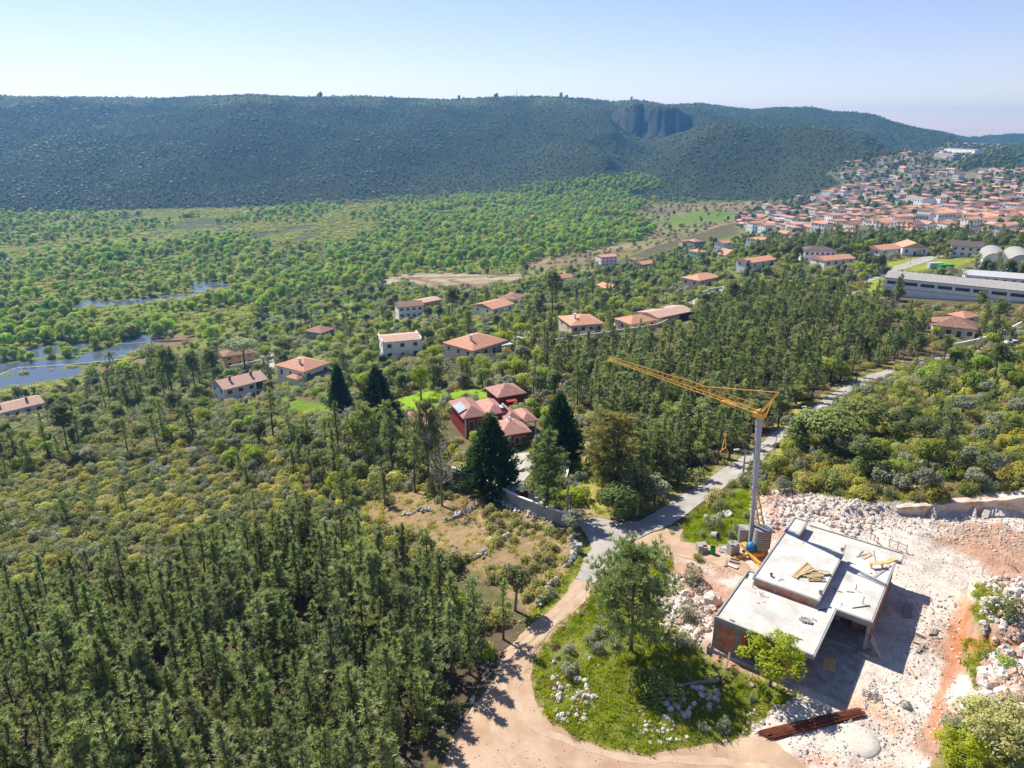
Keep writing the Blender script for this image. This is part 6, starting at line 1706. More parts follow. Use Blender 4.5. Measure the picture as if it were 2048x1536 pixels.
# ---- town houses
_tp = []
for sp, poly, sd, prob in ((14.0, 'town', 11, .88), (19, None, 12, .2)):
    x, y, z, px, py, r = cand(sp, 380, 2000, sd, 1.15)
    if poly: m = np.isin(region(px, py), [i for i, n in enumerate(RN) if n == 'town'])
    else: m = inpoly(px, py, [(1060,590),(1150,545),(1300,505),(1470,465),(1480,475),(1620,480),(1880,465),(1960,485),(2200,485),(2200,545),(2080,545),(1960,505),(1880,470),(1840,490),(1760,485),(1600,492),(1480,520),(1380,545),(1250,590),(1120,620)])
    dens = np.where(py > 372, 1.0, np.where(py > 345, .42, .2)) * np.where((px < 1620) & (py < 430), .5, 1)
    m &= r.random(x.size) < prob * dens
    for i in np.nonzero(m)[0]: _tp.append((x[i], y[i], z[i], px[i], py[i]))
_acc = []
for p in _tp:
    if all((p[0] - q[0]) ** 2 + (p[1] - q[1]) ** 2 > 100 for q in _acc) and all(math.hypot(p[0] - fx, p[1] - fy) > fr + 6 for fx, fy, fr in FOOT_PRINTS): _acc.append(p)
_acc.sort(key=lambda p: p[1])
_inview = [p for p in _acc if -20 < p[3] < 2068]
town_proto, P_, R_, S_, I_ = {}, [], [], [], []
HTOWN = []
for k, p in enumerate(_inview + [p for p in _acc if not -20 < p[3] < 2068]):
    v = random.choice([0, 0, 1, 2, 3, 3, 4, 5, 5, 6, 7, 1])
    rz = math.radians(random.choice([20, 25, 30, -62, -58, 15, 110, 205])) + random.uniform(-.12, .12)
    sc = (random.uniform(.62, 1.1), random.uniform(.68, 1.05), random.uniform(.7, 1.15))
    HTOWN.append((p[0], p[1], 6.5 * sc[0]))
    if k < 290:
        if p[4] > 470: where = 'in the suburb beyond the pine wood'
        elif p[4] > 440: where = 'on the near edge of the town'
        elif p[4] > 405: where = 'among the crowded roofs of the middle town'
        elif p[4] > 372: where = 'among the crowded roofs of the upper town'
        else: where = 'high on the slope above the town'
        if p[3] < 1500: where = 'below the terraced fields'
        elif p[3] < 1660 and p[4] < 470: where = 'at the valley end of the town'
        t = thing('town_house', f'small {TADJ[v]} {where}', 'house', (p[0], p[1], p[2]), rz, f'town houses {where}', sc)
        w_ = link('wall', TOWN_V[v][0], t); r_ = link('roof', TOWN_V[v][1], t)
        town_proto.setdefault(v, [w_, r_])
    else:
        P_.append(p[:3]); R_.append(rz); S_.append(sc); I_.append(v)
_keys = sorted(town_proto)
if P_:
    I_ = [_keys.index(v) if v in _keys else 0 for v in I_]
    stuff('far_town', [town_proto[v] for v in _keys], np.array(P_), np.array(R_), np.array(S_), I_, 'tiny houses too far up the valley to tell apart', 'houses')
FOOT_PRINTS += HTOWN
FP_BUILT = [f for f in FOOT_PRINTS if f[1] < 260]

# ------------------------------------------------------------------ plants: one mesh of each kind
P3 = lambda s: (1 - .75 * s)
PINES = [pine_meshes('pine_slender', 9.5, .36, 1.25, 34, lambda s: 1 - .8 * s, .02),
         pine_meshes('pine_slim_top', 10.0, .52, 1.25, 32, lambda s: .85 - .4 * abs(s - .35), -.03),
         pine_meshes('pine_bushy', 7.5, .20, 1.4, 42, lambda s: 1 - .75 * s, .01),
         pine_meshes('pine_broad', 9.0, .34, 2.0, 48, lambda s: .75 + .5 * s - .95 * s * s, .03),
         pine_meshes('pine_young', 6.0, .15, 1.1, 34, lambda s: 1 - .78 * s, .0)]
PNAME = ['slender tapering pine', 'tall bare-trunked pine', 'bushy low-branched pine', 'broad-crowned spreading pine', 'small young pine']
PH = [9.5, 10.0, 7.5, 9.0, 6.0]
TREES = [broad_meshes('oak', 6.0, 6.2, 1500, .42, 'oak', nl=9), broad_meshes('olive', 4.6, 4.8, 1200, .34, 'olive', nl=8), broad_meshes('spring', 6.2, 5.6, 1500, .40, 'green', nl=9),
         broad_meshes('lime', 5.5, 5.2, 1300, .36, 'lime', nl=8), broad_meshes('round_oak', 7.2, 5.4, 1500, .42, 'oak', nl=10, flat=1.0)]
TNAME = ['dark evergreen oak', 'silvery olive tree', 'fresh green round tree', 'bright lime green tree', 'tall dark oak']
THT = [6.0, 4.6, 6.2, 5.5, 7.2]
WILL = [broad_meshes('willow_a', 8.5, 9.5, 900, .75, 'marsh', nl=9, c0=.1, flat=1.0), broad_meshes('willow_b', 7.0, 8.5, 800, .75, 'marsh', nl=7, c0=.06, flat=1.0), broad_meshes('willow_c', 9.5, 8.0, 900, .72, 'marsh', nl=10, c0=.1, flat=1.25)]
WNAME = ['spreading bright green willow', 'low domed willow in fresh leaf', 'tall bright green willow']
SHR = [shrub_mesh('heath_a', 2.6, 1.5, 760, .20, 'heath'), shrub_mesh('gorse_a', 2.4, 1.5, 760, .19, 'gorse'), shrub_mesh('oakscrub', 2.8, 2.0, 800, .21, 'oak'), shrub_mesh('olivescrub', 2.4, 1.9, 760, .18, 'olive'),
       shrub_mesh('greenscrub', 2.4, 1.7, 760, .19, 'green'), shrub_mesh('heath_b', 3.4, 1.3, 900, .2, 'heath', 8), shrub_mesh('gorse_b', 3.2, 1.3, 900, .2, 'gorse', 8), shrub_mesh('dry_a', 1.8, .7, 420, .16, 'dry')]
SNAME = ['grey-green heath bush', 'yellow-flowering gorse bush', 'dark evergreen scrub bush', 'silvery wild olive bush', 'fresh green bush', 'broad grey-green heath cushion', 'broad yellow-green gorse cushion', 'low brown dry bush']
MSC = [shrub_mesh('rush_a', 6.0, 2.2, 420, .6, 'marshscrub', 8), shrub_mesh('rush_b', 8.0, 1.8, 480, .65, 'marshscrub', 9)]
HTR = [shrub_mesh('hill_tree_a', 6.5, 6.0, 70, 2.6, 'hilltree', 4), shrub_mesh('hill_tree_b', 5.5, 7.0, 64, 2.4, 'hilltree', 4), shrub_mesh('hill_scrub', 9.0, 3.2, 64, 2.8, 'hillscrub', 5)]

SPOTS = {k: [] for k in ('pine', 'tree', 'willow', 'shrub')}   # (x, y, z, variant, scale, rz, region name)
def spread(kind, regs, sp, y0, y1, variants, smin, smax, seed, prob=1.0, rad=.6, ratio=1.0, clump=None, dens=None, sink=.05):
    x, y, z, px, py, r = cand(sp, y0, y1, seed, ratio)
    j = np.clip(900 / np.hypot(x, y), .6, 9)
    rg = region(px + r.normal(size=x.size) * j, py + r.normal(size=x.size) * j * .6)
    m = np.isin(rg, [i for i, n in enumerate(RN) if n in regs])
    m &= r.random(x.size) < prob
    if clump: m &= fbm(x, y, clump[0], clump[2] if len(clump) > 2 else seed + 200, 3) > clump[1]
    if dens is not None: m &= r.random(x.size) < dens(x, y, px, py)
    i = np.nonzero(m)[0]; x, y, z, rg = x[i], y[i], z[i], rg[i]
    k = keepout(x, y, rad) & ~onwater(x, y)
    x, y, z, rg = x[k], y[k], z[k], rg[k]
    vs, ws = [v for v, _ in variants], np.array([w for _, w in variants], float)
    if len(vs) > 1:
        # kinds keep together in patches
        f = fbm(x, y, 14, seed + 300, 3)
        f = (np.argsort(np.argsort(f)) / max(len(f), 1) + r.normal(size=len(f)) * .22) % 1.0 if len(f) else f
        c = np.cumsum(ws) / ws.sum(); vi = np.searchsorted(c, f)
        vv = [vs[min(q, len(vs) - 1)] for q in vi]
    else: vv = [vs[0]] * len(x)
    sc = smin + (smax - smin) * r.random(len(x))
    if kind == 'shrub':
        bad = np.zeros(len(x), bool)
        for f in (.3, .9): bad |= inpoly(*proj(x, y, z + 1.5 * sc * f), [(898,936),(1000,980),(1135,1040),(1137,1064),(1050,1032),(898,966)])
        g = np.nonzero(~bad)[0]; x, y, z, rg, sc = x[g], y[g], z[g], rg[g], sc[g]; vv = [vv[q] for q in g]
    else:
        hh = np.array([{'pine': PH, 'tree': THT, 'willow': [8.5, 7.0, 9.5]}[kind][v] for v in vv]) * sc if len(x) else sc
        bad = hides(x, y, z, hh, hh * .35)
        g = np.nonzero(~bad)[0]; x, y, z, rg, sc = x[g], y[g], z[g], rg[g], sc[g]; vv = [vv[q] for q in g]
    SPOTS[kind] += [(float(a), float(b_), float(c_) - sink, v, float(s), float(t_), RN[q]) for a, b_, c_, v, s, t_, q in zip(x, y, z, vv, sc, r.random(len(x)) * 6.283, rg)]

# pines
spread('pine', ('pinewood',), 2.15, 24, 150, [(0,3),(1,2),(2,2.5),(3,1),(4,1.2)], .62, 1.05, 21, .88, .8)
spread('pine', ('wood',), 3.6, 70, 330, [(0,3),(1,2),(2,2.5),(3,2),(4,1)], .75, 1.12, 22, .85, .9, clump=(26, .36))
spread('pine', ('pinesw',), 5.6, 90, 300, [(1,3),(0,2),(3,2),(4,1)], .75, 1.15, 23, .7, .9, clump=(30, .44))
spread('pine', ('heathslope',), 7.5, 60, 170, [(0,2),(4,2),(1,1)], .5, .75, 24, .3, .9)
spread('pine', ('maquis', 'estate'), 8.0, 60, 380, [(0,2),(1,2),(3,1.5)], .7, 1.0, 25, .28, .9)
spread('pine', ('maquisright',), 10, 60, 240, [(0,2),(3,2),(4,1)], .7, 1.0, 26, .4, .9)
spread('pine', ('suburb',), 7.5, 250, 520, [(0,2),(1,2),(3,2)], .9, 1.25, 27, .55, 1, clump=(50, .44))
spread('pine', ('gardens',), 14, 200, 560, [(1,2),(3,2)], .8, 1.1, 28, .35, 1)
spread('pine', ('wood', 'roadside'), 3.4, 70, 150, [(0,3),(1,1),(2,2.5),(3,2)], .7, 1.05, 29, .75, .9, dens=lambda x, y, px, py: (px > 1190) * (py > 800))
spread('tree', ('wood', 'roadside'), 4.2, 70, 150, [(0,3),(4,2),(2,1)], .5, .85, 30, .6, .9, dens=lambda x, y, px, py: (px > 1190) * (py > 820))
# broadleaf trees
spread('tree', ('wood',), 6.0, 70, 330, [(0,3),(1,1),(2,2),(4,2)], .6, 1.0, 31, .6, 1, clump=(22, .47))
spread('tree', ('maquis', 'pinesw'), 6.2, 70, 420, [(0,2),(1,2),(4,.7),(2,2),(3,.8)], .55, 1.0, 32, .5, .9)
spread('tree', ('estate',), 5.0, 90, 260, [(2,3),(0,2),(3,1.5),(1,1),(4,1)], .65, 1.15, 33, .62, .9, dens=lambda x, y, px, py: np.where(inpoly(px, py, [(940,960),(1060,905),(1130,1050),(1040,1010)]), .1, np.where(py < 800, 1, .5)))
spread('tree', ('gardens', 'lawnlight'), 7.5, 180, 640, [(1,3),(0,2),(2,2.5),(3,.8)], .6, 1.15, 34, .62, 1)
spread('tree', ('suburb', 'town'), 8.0, 220, 900, [(0,2),(2,2),(1,1),(3,.7),(4,1)], .55, 1.15, 35, .75, 1, clump=(60, .36))
spread('tree', ('suburb',), 6.0, 220, 420, [(0,3),(2,2),(4,2),(3,.6)], .8, 1.3, 351, .5, 1)
spread('tree', ('town', 'hillright'), 11.0, 800, 2200, [(0,3),(2,1)], .8, 1.5, 36, .75, 1)
spread('tree', ('maquisright',), 5.2, 60, 240, [(0,2.4),(1,2.2),(4,.7),(2,2),(3,.8)], .5, .95, 37, .62, .9, clump=(16, .45))
spread('tree', ('fields', 'greenfield', 'fieldwhite'), 18, 300, 1200, [(0,2),(2,2)], .7, 1.1, 38, .35, 1)
spread('tree', ('lawn',), 7, 100, 260, [(2,1)], .5, .7, 39, .3, 1)
# willows of the flooded valley
spread('willow', ('marshtrees',), 7.0, 300, 1500, [(0,2),(1,2),(2,2)], .6, 1.15, 41, .93, 2, clump=(60, .30))
spread('willow', ('marsh',), 10.0, 260, 1300, [(0,2),(1,3),(2,1.5)], .4, 1.1, 42, .75, 2, clump=(75, .44))
spread('willow', ('bank',), 12.0, 260, 500, [(1,1)], .5, .8, 43, .12, 2)
spread('willow', ('marshtrees', 'marsh'), 7.0, 300, 620, [(1,2),(0,1)], .3, .5, 44, .8, 2, clump=(60, .34))
# scrub
spread('shrub', ('heathslope',), 1.5, 55, 190, [(0,2.4),(5,3),(1,1.6),(6,3),(2,.3),(4,1)], .55, 1.25, 51, .97, .5)
spread('shrub', ('pinesw',), 1.9, 85, 330, [(0,2.4),(5,2.6),(2,1),(6,2.4),(4,1.4),(3,.4)], .65, 1.5, 52, .9, .5)
spread('shrub', ('maquis', 'estate'), 2.6, 70, 420, [(0,2.4),(2,1.6),(4,2.6),(3,.8),(6,2)], .7, 1.6, 53, .85, .5)
spread('shrub', ('pinewood',), 2.3, 24, 150, [(2,3),(0,2),(4,2)], .6, 1.2, 54, .75, .5)
spread('shrub', ('wood',), 2.9, 70, 330, [(2,4),(0,2),(4,1.5)], .7, 1.5, 55, .7, .5)
spread('shrub', ('maquisright',), 1.75, 55, 250, [(0,2.2),(5,2.4),(6,2.6),(1,1.2),(2,1.4),(3,1),(4,1)], .5, 1.35, 56, .92, .5)
spread('shrub', ('gardens', 'lawnlight', 'fieldgreen'), 4.2, 180, 640, [(2,2),(4,3),(3,3),(1,1)], .8, 2.0, 57, .6, .6)
spread('shrub', ('suburb',), 4.2, 220, 560, [(2,3),(4,2),(3,1)], 1, 2.2, 58, .6, .6)
spread('shrub', ('clearing',), .95, 55, 110, [(7,1)], .35, .85, 59, .7, .3, clump=(7, .45))
spread('shrub', ('clearing',), 5.0, 55, 110, [(2,2),(4,2),(3,1)], .35, .7, 60, .15, .3)
spread('shrub', ('grassisland',), 1.9, 30, 90, [(4,5),(2,1),(0,1)], .3, .75, 61, .6, .3, clump=(6, .42))
spread('shrub', ('corner',), 1.5, 25, 70, [(4,3),(3,1)], .5, 1.0, 62, .6, .3)
spread('shrub', ('verge', 'roadside', 'grassbright', 'moundgreen'), 2.6, 30, 220, [(4,2),(3,1)], .25, .6, 63, .45, .25)
spread('shrub', ('fields', 'bank'), 8, 250, 1200, [(2,1),(4,1),(7,1)], 1, 2.4, 64, .4, 1)

def apparent(kind, s):
    hgt = {'pine': PH, 'tree': THT, 'willow': [8.5, 7.0, 9.5], 'shrub': [1.5, 1.5, 2, 1.9, 1.7, 1.3, 1.3, .7]}[kind][s[3]] * s[4]
    px, py = proj(s[0], s[1], s[2]); tx, ty = proj(s[0], s[1], s[2] + hgt)
    if not (-8 < tx < 2056 and ty < 1530): return -1.0
    return hgt / math.sqrt(s[0] ** 2 + s[1] ** 2 + (s[2] - CAMH) ** 2)
def side(px, a=700, b_=1400): return 'left' if px < a else ('right' if px > b_ else 'middle')
PLACE = {'pinewood': 'in the dense pinewood filling the lower left corner', 'wood': 'in the pine wood behind the crane jib', 'pinesw': 'on the scrubby slope above the pinewood', 'heathslope': 'on the open heath slope at left',
 'maquis': 'in the scrub below the white houses', 'estate': 'in the garden land around the red house', 'maquisright': 'in the scrub right of the asphalt road', 'suburb': 'among the scattered houses before the town', 'gardens': 'among gardens below the village houses',
 'town': 'between the roofs of the town', 'hillright': 'on the dark hill at the far right', 'fields': 'on the terraced fields', 'marshtrees': 'in the bright woods of the valley floor', 'marsh': 'in the flooded meadows of the valley', 'bank': 'on the brown bank by the water',
 'clearing': 'in the brown clearing by the junction', 'grassisland': 'on the green bank inside the dirt track bend', 'corner': 'in the lower right corner', 'verge': 'on the verge of the dirt track', 'roadside': 'on the verge of the asphalt road',
 'grassbright': 'in the bright grass beside the crane', 'moundgreen': 'on the green mound of the building plot', 'lawnlight': 'in the pale green orchard', 'fieldgreen': 'beside the ploughed field', 'greenfield': 'by the green field', 'fieldwhite': 'by the pale ploughed field', 'lawn': 'on the lawn below the white house'}
def bearing(s):
    """says where in a large stand: its rim, the part nearest some landmark"""
    px, py = proj(s[0], s[1], s[2])
    if s[6] == 'pinewood':
        if px > 820: return 'at the rim of the pinewood along the dirt track'
        if py < 1200: return 'at the upper edge of the lower left pinewood'
        wing = 'near the left edge' if px < 260 else ('left of the middle' if px < 430 else ('right of the middle' if px < 620 else 'towards the dirt track'))
        if py > 1450: return 'at the very front of the pinewood ' + wing
        return ('high' if py < 1320 else 'deep') + ' in the pinewood ' + wing
    if s[6] == 'wood':
        if py > 880: return 'in the wood right beside the junction road'
        if px < 1240: return 'in the pine wood behind the jib tip'
        if px > 1640: return 'in the pine wood near the far road bend'
        if py < 690: return 'at the top of the pine wood below the grey shed'
        return 'in the pine wood under the crane jib'
    if s[6] == 'heathslope': return 'on the open heath slope near the left edge' if px < 300 else 'on the open heath slope above the pinewood'
    if s[6] == 'maquisright': return 'in the scrub close behind the rubble plot' if py > 900 else ('in the scrub along the far asphalt road' if px < 1760 else 'in the scrub at the right edge')
    if s[6] in ('marsh', 'marshtrees'):
        if py > 640: return 'beside the near flood pools'
        if py > 540: return ('left of the long flood pool' if px < 150 else ('on the near bank of the long flood pool' if px < 420 else 'right of the long flood pool')) if px < 760 else 'behind the pale ploughed field'
        return PLACE[s[6]]
    if s[6] == 'suburb': return 'among the scattered houses near the grey shed' if px > 1600 else 'in the dark grove before the town'
    if s[6] == 'gardens': return 'in the gardens around the white village houses' if px < 900 else 'in the gardens behind the orange bungalow'
    return PLACE.get(s[6], 'in the scrub')

def emit(kind, meshes, names, name, cat, limit, stuffname, stufflabel):
    sp = SPOTS[kind]
    ap = np.array([apparent(kind, s) for s in sp])
    order = np.argsort(-ap)
    first = [i for i in order if ap[i] > 0][:limit]
    # every shape used must stand somewhere as a tree of its own
    for v in range(len(meshes)):
        if not any(sp[i][3] == v for i in first):
            e = [i for i in order if sp[i][3] == v]
            if e: first[-1 - v] = e[0]
    fs = set(first); proto = {}
    for i in first:
        x, y, z, v, s, rz, rg = sp[i]
        lab = f'{names[v]} {bearing(sp[i])}'
        me = meshes[v]
        if isinstance(me, tuple):
            t = thing(name, lab, cat, (x, y, z), rz, f'{cat}s {bearing(sp[i])}', s)
            o = [link('trunk', me[0], t), link('crown', me[1], t)]
        else:
            t = link(name, me, None, (x, y, z), rz, s); tagp(t, lab, cat, f'{cat}s {bearing(sp[i])}')
            o = [t]
        proto.setdefault(v, o)
    rest = [i for i in range(len(sp)) if i not in fs]
    vs_ = sorted(proto)
    rest = [i for i in rest if sp[i][3] in proto]
    A = np.array([sp[i][:3] for i in rest])
    s_ = np.array([sp[i][4] for i in rest])
    stuff(stuffname, [proto[v] for v in vs_], A, np.array([sp[i][5] for i in rest]), s_, [vs_.index(sp[i][3]) for i in rest], stufflabel, None)
    return proto, len(sp)

# ------------------------------------------------------------------ trees that stand out
def tree(name, label, cat, base, meshes, h0, h, w=None, w0=None, rz=None, group=None, extra=None):
    p = ground(*base); p.z -= .1
    sxy = (w / w0) if w else h / h0
    t = thing(name, label, cat, p, random.uniform(0, 6.28) if rz is None else rz, group, (sxy, sxy, h / h0))
    link('trunk', meshes[0], t); link('crown', meshes[1], t)
    FOOT_PRINTS.append((p.x, p.y, (w or h * .5) * .3))
    return t
def hgt(base, top):
    p = ground(*base); return max(at_y(top[0], top[1], p.y).z - p.z, 1.5)
heropine = pine_meshes('hero_pine', 9.0, .22, 3.4, 78, lambda s: .9 + .45 * s - 1.05 * s * s, .03, tl=.42, dens=1.7, bw=.07)
tree('pine_tree', 'big spreading pine on the green bank between the dirt track and the unfinished house', 'pine', (1262,1300), heropine, 9.0, hgt((1262,1300), (1262,1098)), 8.2, 7.2)
small = broad_meshes('track_tree', 5.5, 3.6, 1300, .26, 'oak', c0=.5, nl=8, flat=1.1, limbs=8, bark='barkgrey')
tree('broadleaf_tree', 'small upright evergreen tree with forked grey trunk beside the dirt track', 'tree', (1030,1222), small, 5.5, 5.6)
limet = broad_meshes('lime_tree', 5.4, 6.2, 2500, .25, 'lime', c0=.26, nl=26, flat=.9, inner=.3, limbs=16, lr=(.16, .30))
tree('broadleaf_tree', 'lime green tree in front of the unfinished house', 'tree', (1538,1372), limet, 5.4, 5.6, 6.4, 6.2)
tree('broadleaf_tree', 'lime green leafy shrub tree at the bottom edge near the right corner', 'tree', (1912,1538), limet, 5.4, 3.6, 4.4, 6.2)
corner = broad_meshes('corner_tree', 5.2, 8.5, 2600, .28, 'heath', c0=.3, nl=26, flat=.8, limbs=14, lr=(.14, .28))
tree('broadleaf_tree', 'wide olive-brown tree in the lower right corner beside the white boulders', 'tree', (1995,1510), corner, 5.2, 4.6, 7.6, 8.5)
def conifer(base, top, w, label, mesh, h0, w0, name='conifer', cat='conifer'):
    p = ground(*base); h = hgt(base, top); p.z -= .1
    t = thing(name, label, cat, p, random.uniform(0, 6.28), None, (w / w0, w / w0, h / h0))
    b = MB(); b.tube((0, 0, -.3), (0, 0, h0 * .8), .25, .05, 7); b.build('trunk', M['barkdark'], t)
    link('crown', mesh, t); FOOT_PRINTS.append((p.x, p.y, w * .35))
    return t
CF = conifer_mesh('leyland_crown', 11, 7.0, 3000, .62)
conifer((982,985), (982,828), 8.2, 'huge dark conifer in front of the red house', CF, 11, 7.0)
conifer((1118,935), (1112,785), 7.6, 'huge dark conifer right of the red house', CF, 11, 7.0)
conifer((760,868), (752,733), 9.5, 'broad dark conifer left of the lawn of the red house', CF, 11, 7.0)
conifer((681,826), (678,728), 6.0, 'tall dark conifer between the white houses and the red house', CF, 11, 7.0)
CY = conifer_mesh('cypress_crown', 6, 1.2, 500, .32, p=.45)
conifer((986,812), (987,780), 1.2, 'slim cypress left of the garden pavilion', CY, 6, 1.2, 'cypress', 'cypress')
conifer((994,812), (995,782), 1.1, 'slim cypress right against the garden pavilion', CY, 6, 1.2, 'cypress', 'cypress')
conifer((765,730), (765,708), 2.6, 'small dark cone-shaped conifer below the white flat-fronted house', CY, 6, 1.2, 'cypress', 'cypress')
conifer((985+509,560), (1494,520), 3.0, 'dark narrow conifer beside the estate road', CY, 6, 1.2, 'cypress', 'cypress')
weep = pine_meshes('weeping_pine', 12, .16, 2.4, 80, lambda s: .9 - .1 * s - .55 * s * s, .0, tl=.5, mat='pine', dens=1.6, bw=.08)
tree('pine_tree', 'tall drooping pine beside the gate of the red house', 'pine', (1094,1028), weep, 12, hgt((1094,1028), (1090,858)), 5.6, 4.8)
pale = pine_meshes('pale_pine', 12, .25, 3.2, 84, lambda s: .8 + .55 * s - 1.0 * s * s, .0, tl=.48, mat='pine_pale', dens=1.6, bw=.08, bark='barkgrey')
tree('pine_tree', 'tall yellowish pine on the wood edge by the road bend', 'pine', (1222,1000), pale, 12, hgt((1222,1000), (1222,828)), 8.6, 6.4)
db = broad_meshes('dark_holm', 4.6, 6.0, 2000, .32, 'oak', c0=.12, nl=12, flat=.9)
tree('broadleaf_tree', 'dense dark evergreen at the road bend below the yellowish pine', 'tree', (1236,1040), db, 4.6, 4.9, 6.6, 6.0)
tree('broadleaf_tree', 'pale grey-green bush at the wood edge left of the crane road', 'tree', (1308,1010), TREES[1], 4.6, 4.6, 5.0, 4.8)
for base, top, w, lab in (((884,1012), (880,868), 7.0, 'leafless grey tree in front of the red house'), ((1236,800), (1240,752), 5.0, 'leafless brown tree in the wood under the jib'), ((1798+112,584), (1912,536), 9.0, 'leafless tree in front of the long grey shed'), ((900,770), (905,730), 8.0, 'leafless grey tree behind the lawn of the red house')):
    p = ground(*base); h = hgt(base, top)
    t = thing('bare_tree', lab, 'bare tree', p)
    link('branches', bare_tree('bare_branches', h, w), t)
um = broad_meshes('umbrella_pine', 9, 11, 1800, .5, 'pine', c0=.66, nl=12, flat=.55, limbs=10)
tree('umbrella_pine', 'umbrella pine shading the ochre villa', 'pine', (490,738), um, 9, hgt((490,738), (485,678)), 15, 11)
tree('umbrella_pine', 'umbrella pine beside the flooded field', 'pine', (322,762), um, 9, hgt((322,762), (322,688)), 12, 11)
tree('umbrella_pine', 'dark umbrella pine below the terraced fields', 'pine', (1152,606), um, 9, hgt((1152,606), (1152,558)), 15, 11)
tallp = pine_meshes('tall_pine', 16, .62, 3.2, 50, lambda s: .8 + .4 * s - .8 * s * s, .02, tl=.7, dens=1.2, bw=.13)
for base, top, lab in (((1104,640), (1096,543), 'very tall bare-trunked pine behind the orange bungalow'), ((905,648), (903,578), 'tall dark tree right of the white two-storey house with brown roof'), ((1075,650), (1072,598), 'dark leaning pine in the hedge garden'),
                       ((1305,640), (1300,590), 'dark pine beside the open cream shed'), ((1460,640), (1465,565), 'tall pine by the estate road with bare trunk'), ((1955,640), (1960,585), 'tall pine in front of the long grey shed'), ((1990,672), (1998,600), 'big dark pine beside the rust brown roof'), ((1250,620), (1250,560), 'round-topped pine behind the cream wall'),
                       ((270,800), (268,735), 'tall pine left of the umbrella pine by the flooded field'), ((350,815), (352,700), 'tall pine in the row above the flooded field, left one'), ((395,800), (390,705), 'tall pine in the row above the flooded field, middle one'), ((432,790), (430,702), 'tall pine in the row above the flooded field, right one'),
                       ((140,918), (128,812), 'leaning tall pine on the left slope'), ((1830,740), (1832,668), 'pine standing where the far road disappears'), ((1985,770), (1990,690), 'lone pine in the scrub at the right edge'), ((1885,735), (1884,672), 'pine by the street wall at right'), ((2040,750), (2030,700), 'dense pine at the right edge of the scrub')):
    tree('pine_tree', lab, 'pine', base, tallp, 16, hgt(base, top))
tree('broadleaf_tree', 'pale lime tree at the back of the lawn of the red house', 'tree', (842,800), broad_meshes('tall_lime', 9, 5.5, 1500, .34, 'lime', c0=.25, nl=11, flat=1.2, inner=.3, bark='barkgrey'), 9, hgt((842,800), (838,722)))
tree('broadleaf_tree', 'light green tree on the verge right of the stay of the crane', 'tree', (1592,808), TREES[2], 6.2, hgt((1592,808), (1592,762)), 6.5, 5.6)
tree('broadleaf_tree', 'light green tree where the road leaves the wood', 'tree', (1660,762), TREES[3], 5.5, 6.0, 9.0, 5.2)
for base, top, v, lab in (((858,962), (868,808), 3, 'broad pine standing before the left part of the red house'), ((815,952), (812,838), 0, 'pine left of the broad pine before the red house'), ((785,942), (782,822), 2, 'dense pine at the left end of the red house garden'),
      ((738,925), (742,815), 3, 'pine below the broad dark conifer'), ((700,918), (700,832), 0, 'slender pine below the tall dark conifer'), ((655,915), (652,835), 1, 'bare-trunked pine left of the garden of the red house'), ((618,905), (612,838), 0, 'slender pine on the slope left of the red house'), ((548,885), (545,778), 1, 'tall pine in front of the lawn of the white house'),
      ((830,985), (820,872), 1, 'thin bare-trunked pine at the upper corner of the clearing'), ((770,1012), (772,945), 4, 'small pine at the upper left corner of the clearing'), ((1310,965), (1318,862), 2, 'dense pine at the wood edge left of the hook'), ((1352,945), (1350,822), 0, 'slender pine at the wood edge just left of the hook')):
    tree('pine_tree', lab, 'pine', base, heropine if v == 3 else PINES[v], 9.0 if v == 3 else PH[v], hgt(base, top), 6.2 if v == 3 else None, 7.2)
for base, v, h, lab in (((862,893), 2, 2.6, 'round green bush at the left corner of the red house'), ((885,900), 0, 2.4, 'dark bush below the windows of the red house'), ((908,906), 2, 2.2, 'fresh green bush beside the huge dark conifer'), ((842,884), 0, 2.8, 'dark bush between the garage roof and the red house'), ((1050,893), 2, 1.8, 'small green bush at the right corner of the red house'), ((925,742), 3, 5.0, 'bright lime tree at the far side of the lawn'), ((965,756), 2, 6.0, 'fresh green tree behind the garden pavilion'), ((880,738), 2, 5.0, 'fresh green tree left of the bright lime tree')):
    tree('broadleaf_tree', lab, 'tree', base, TREES[v], THT[v], h)
plum = broad_meshes('plum', 5, 5, 800, .3, 'plum', nl=8, inner=.3)
tree('broadleaf_tree', 'reddish flowering plum tree beside the pavilion', 'tree', (1072,826), plum, 5, 4.6)
tree('broadleaf_tree', 'large dark oak in the scrub right of the road', 'tree', (1660,905), TREES[0], 6.0, 7.0, 11, 6.2)
tree('broadleaf_tree', 'second large dark oak in the scrub behind the first', 'tree', (1718,872), TREES[0], 6.0, 6.5, 9, 6.2)
tree('broadleaf_tree', 'brownish oak on the road edge before the large dark oaks', 'tree', (1600,900), TREES[4], 7.2, 6.0, 6.5, 5.4)
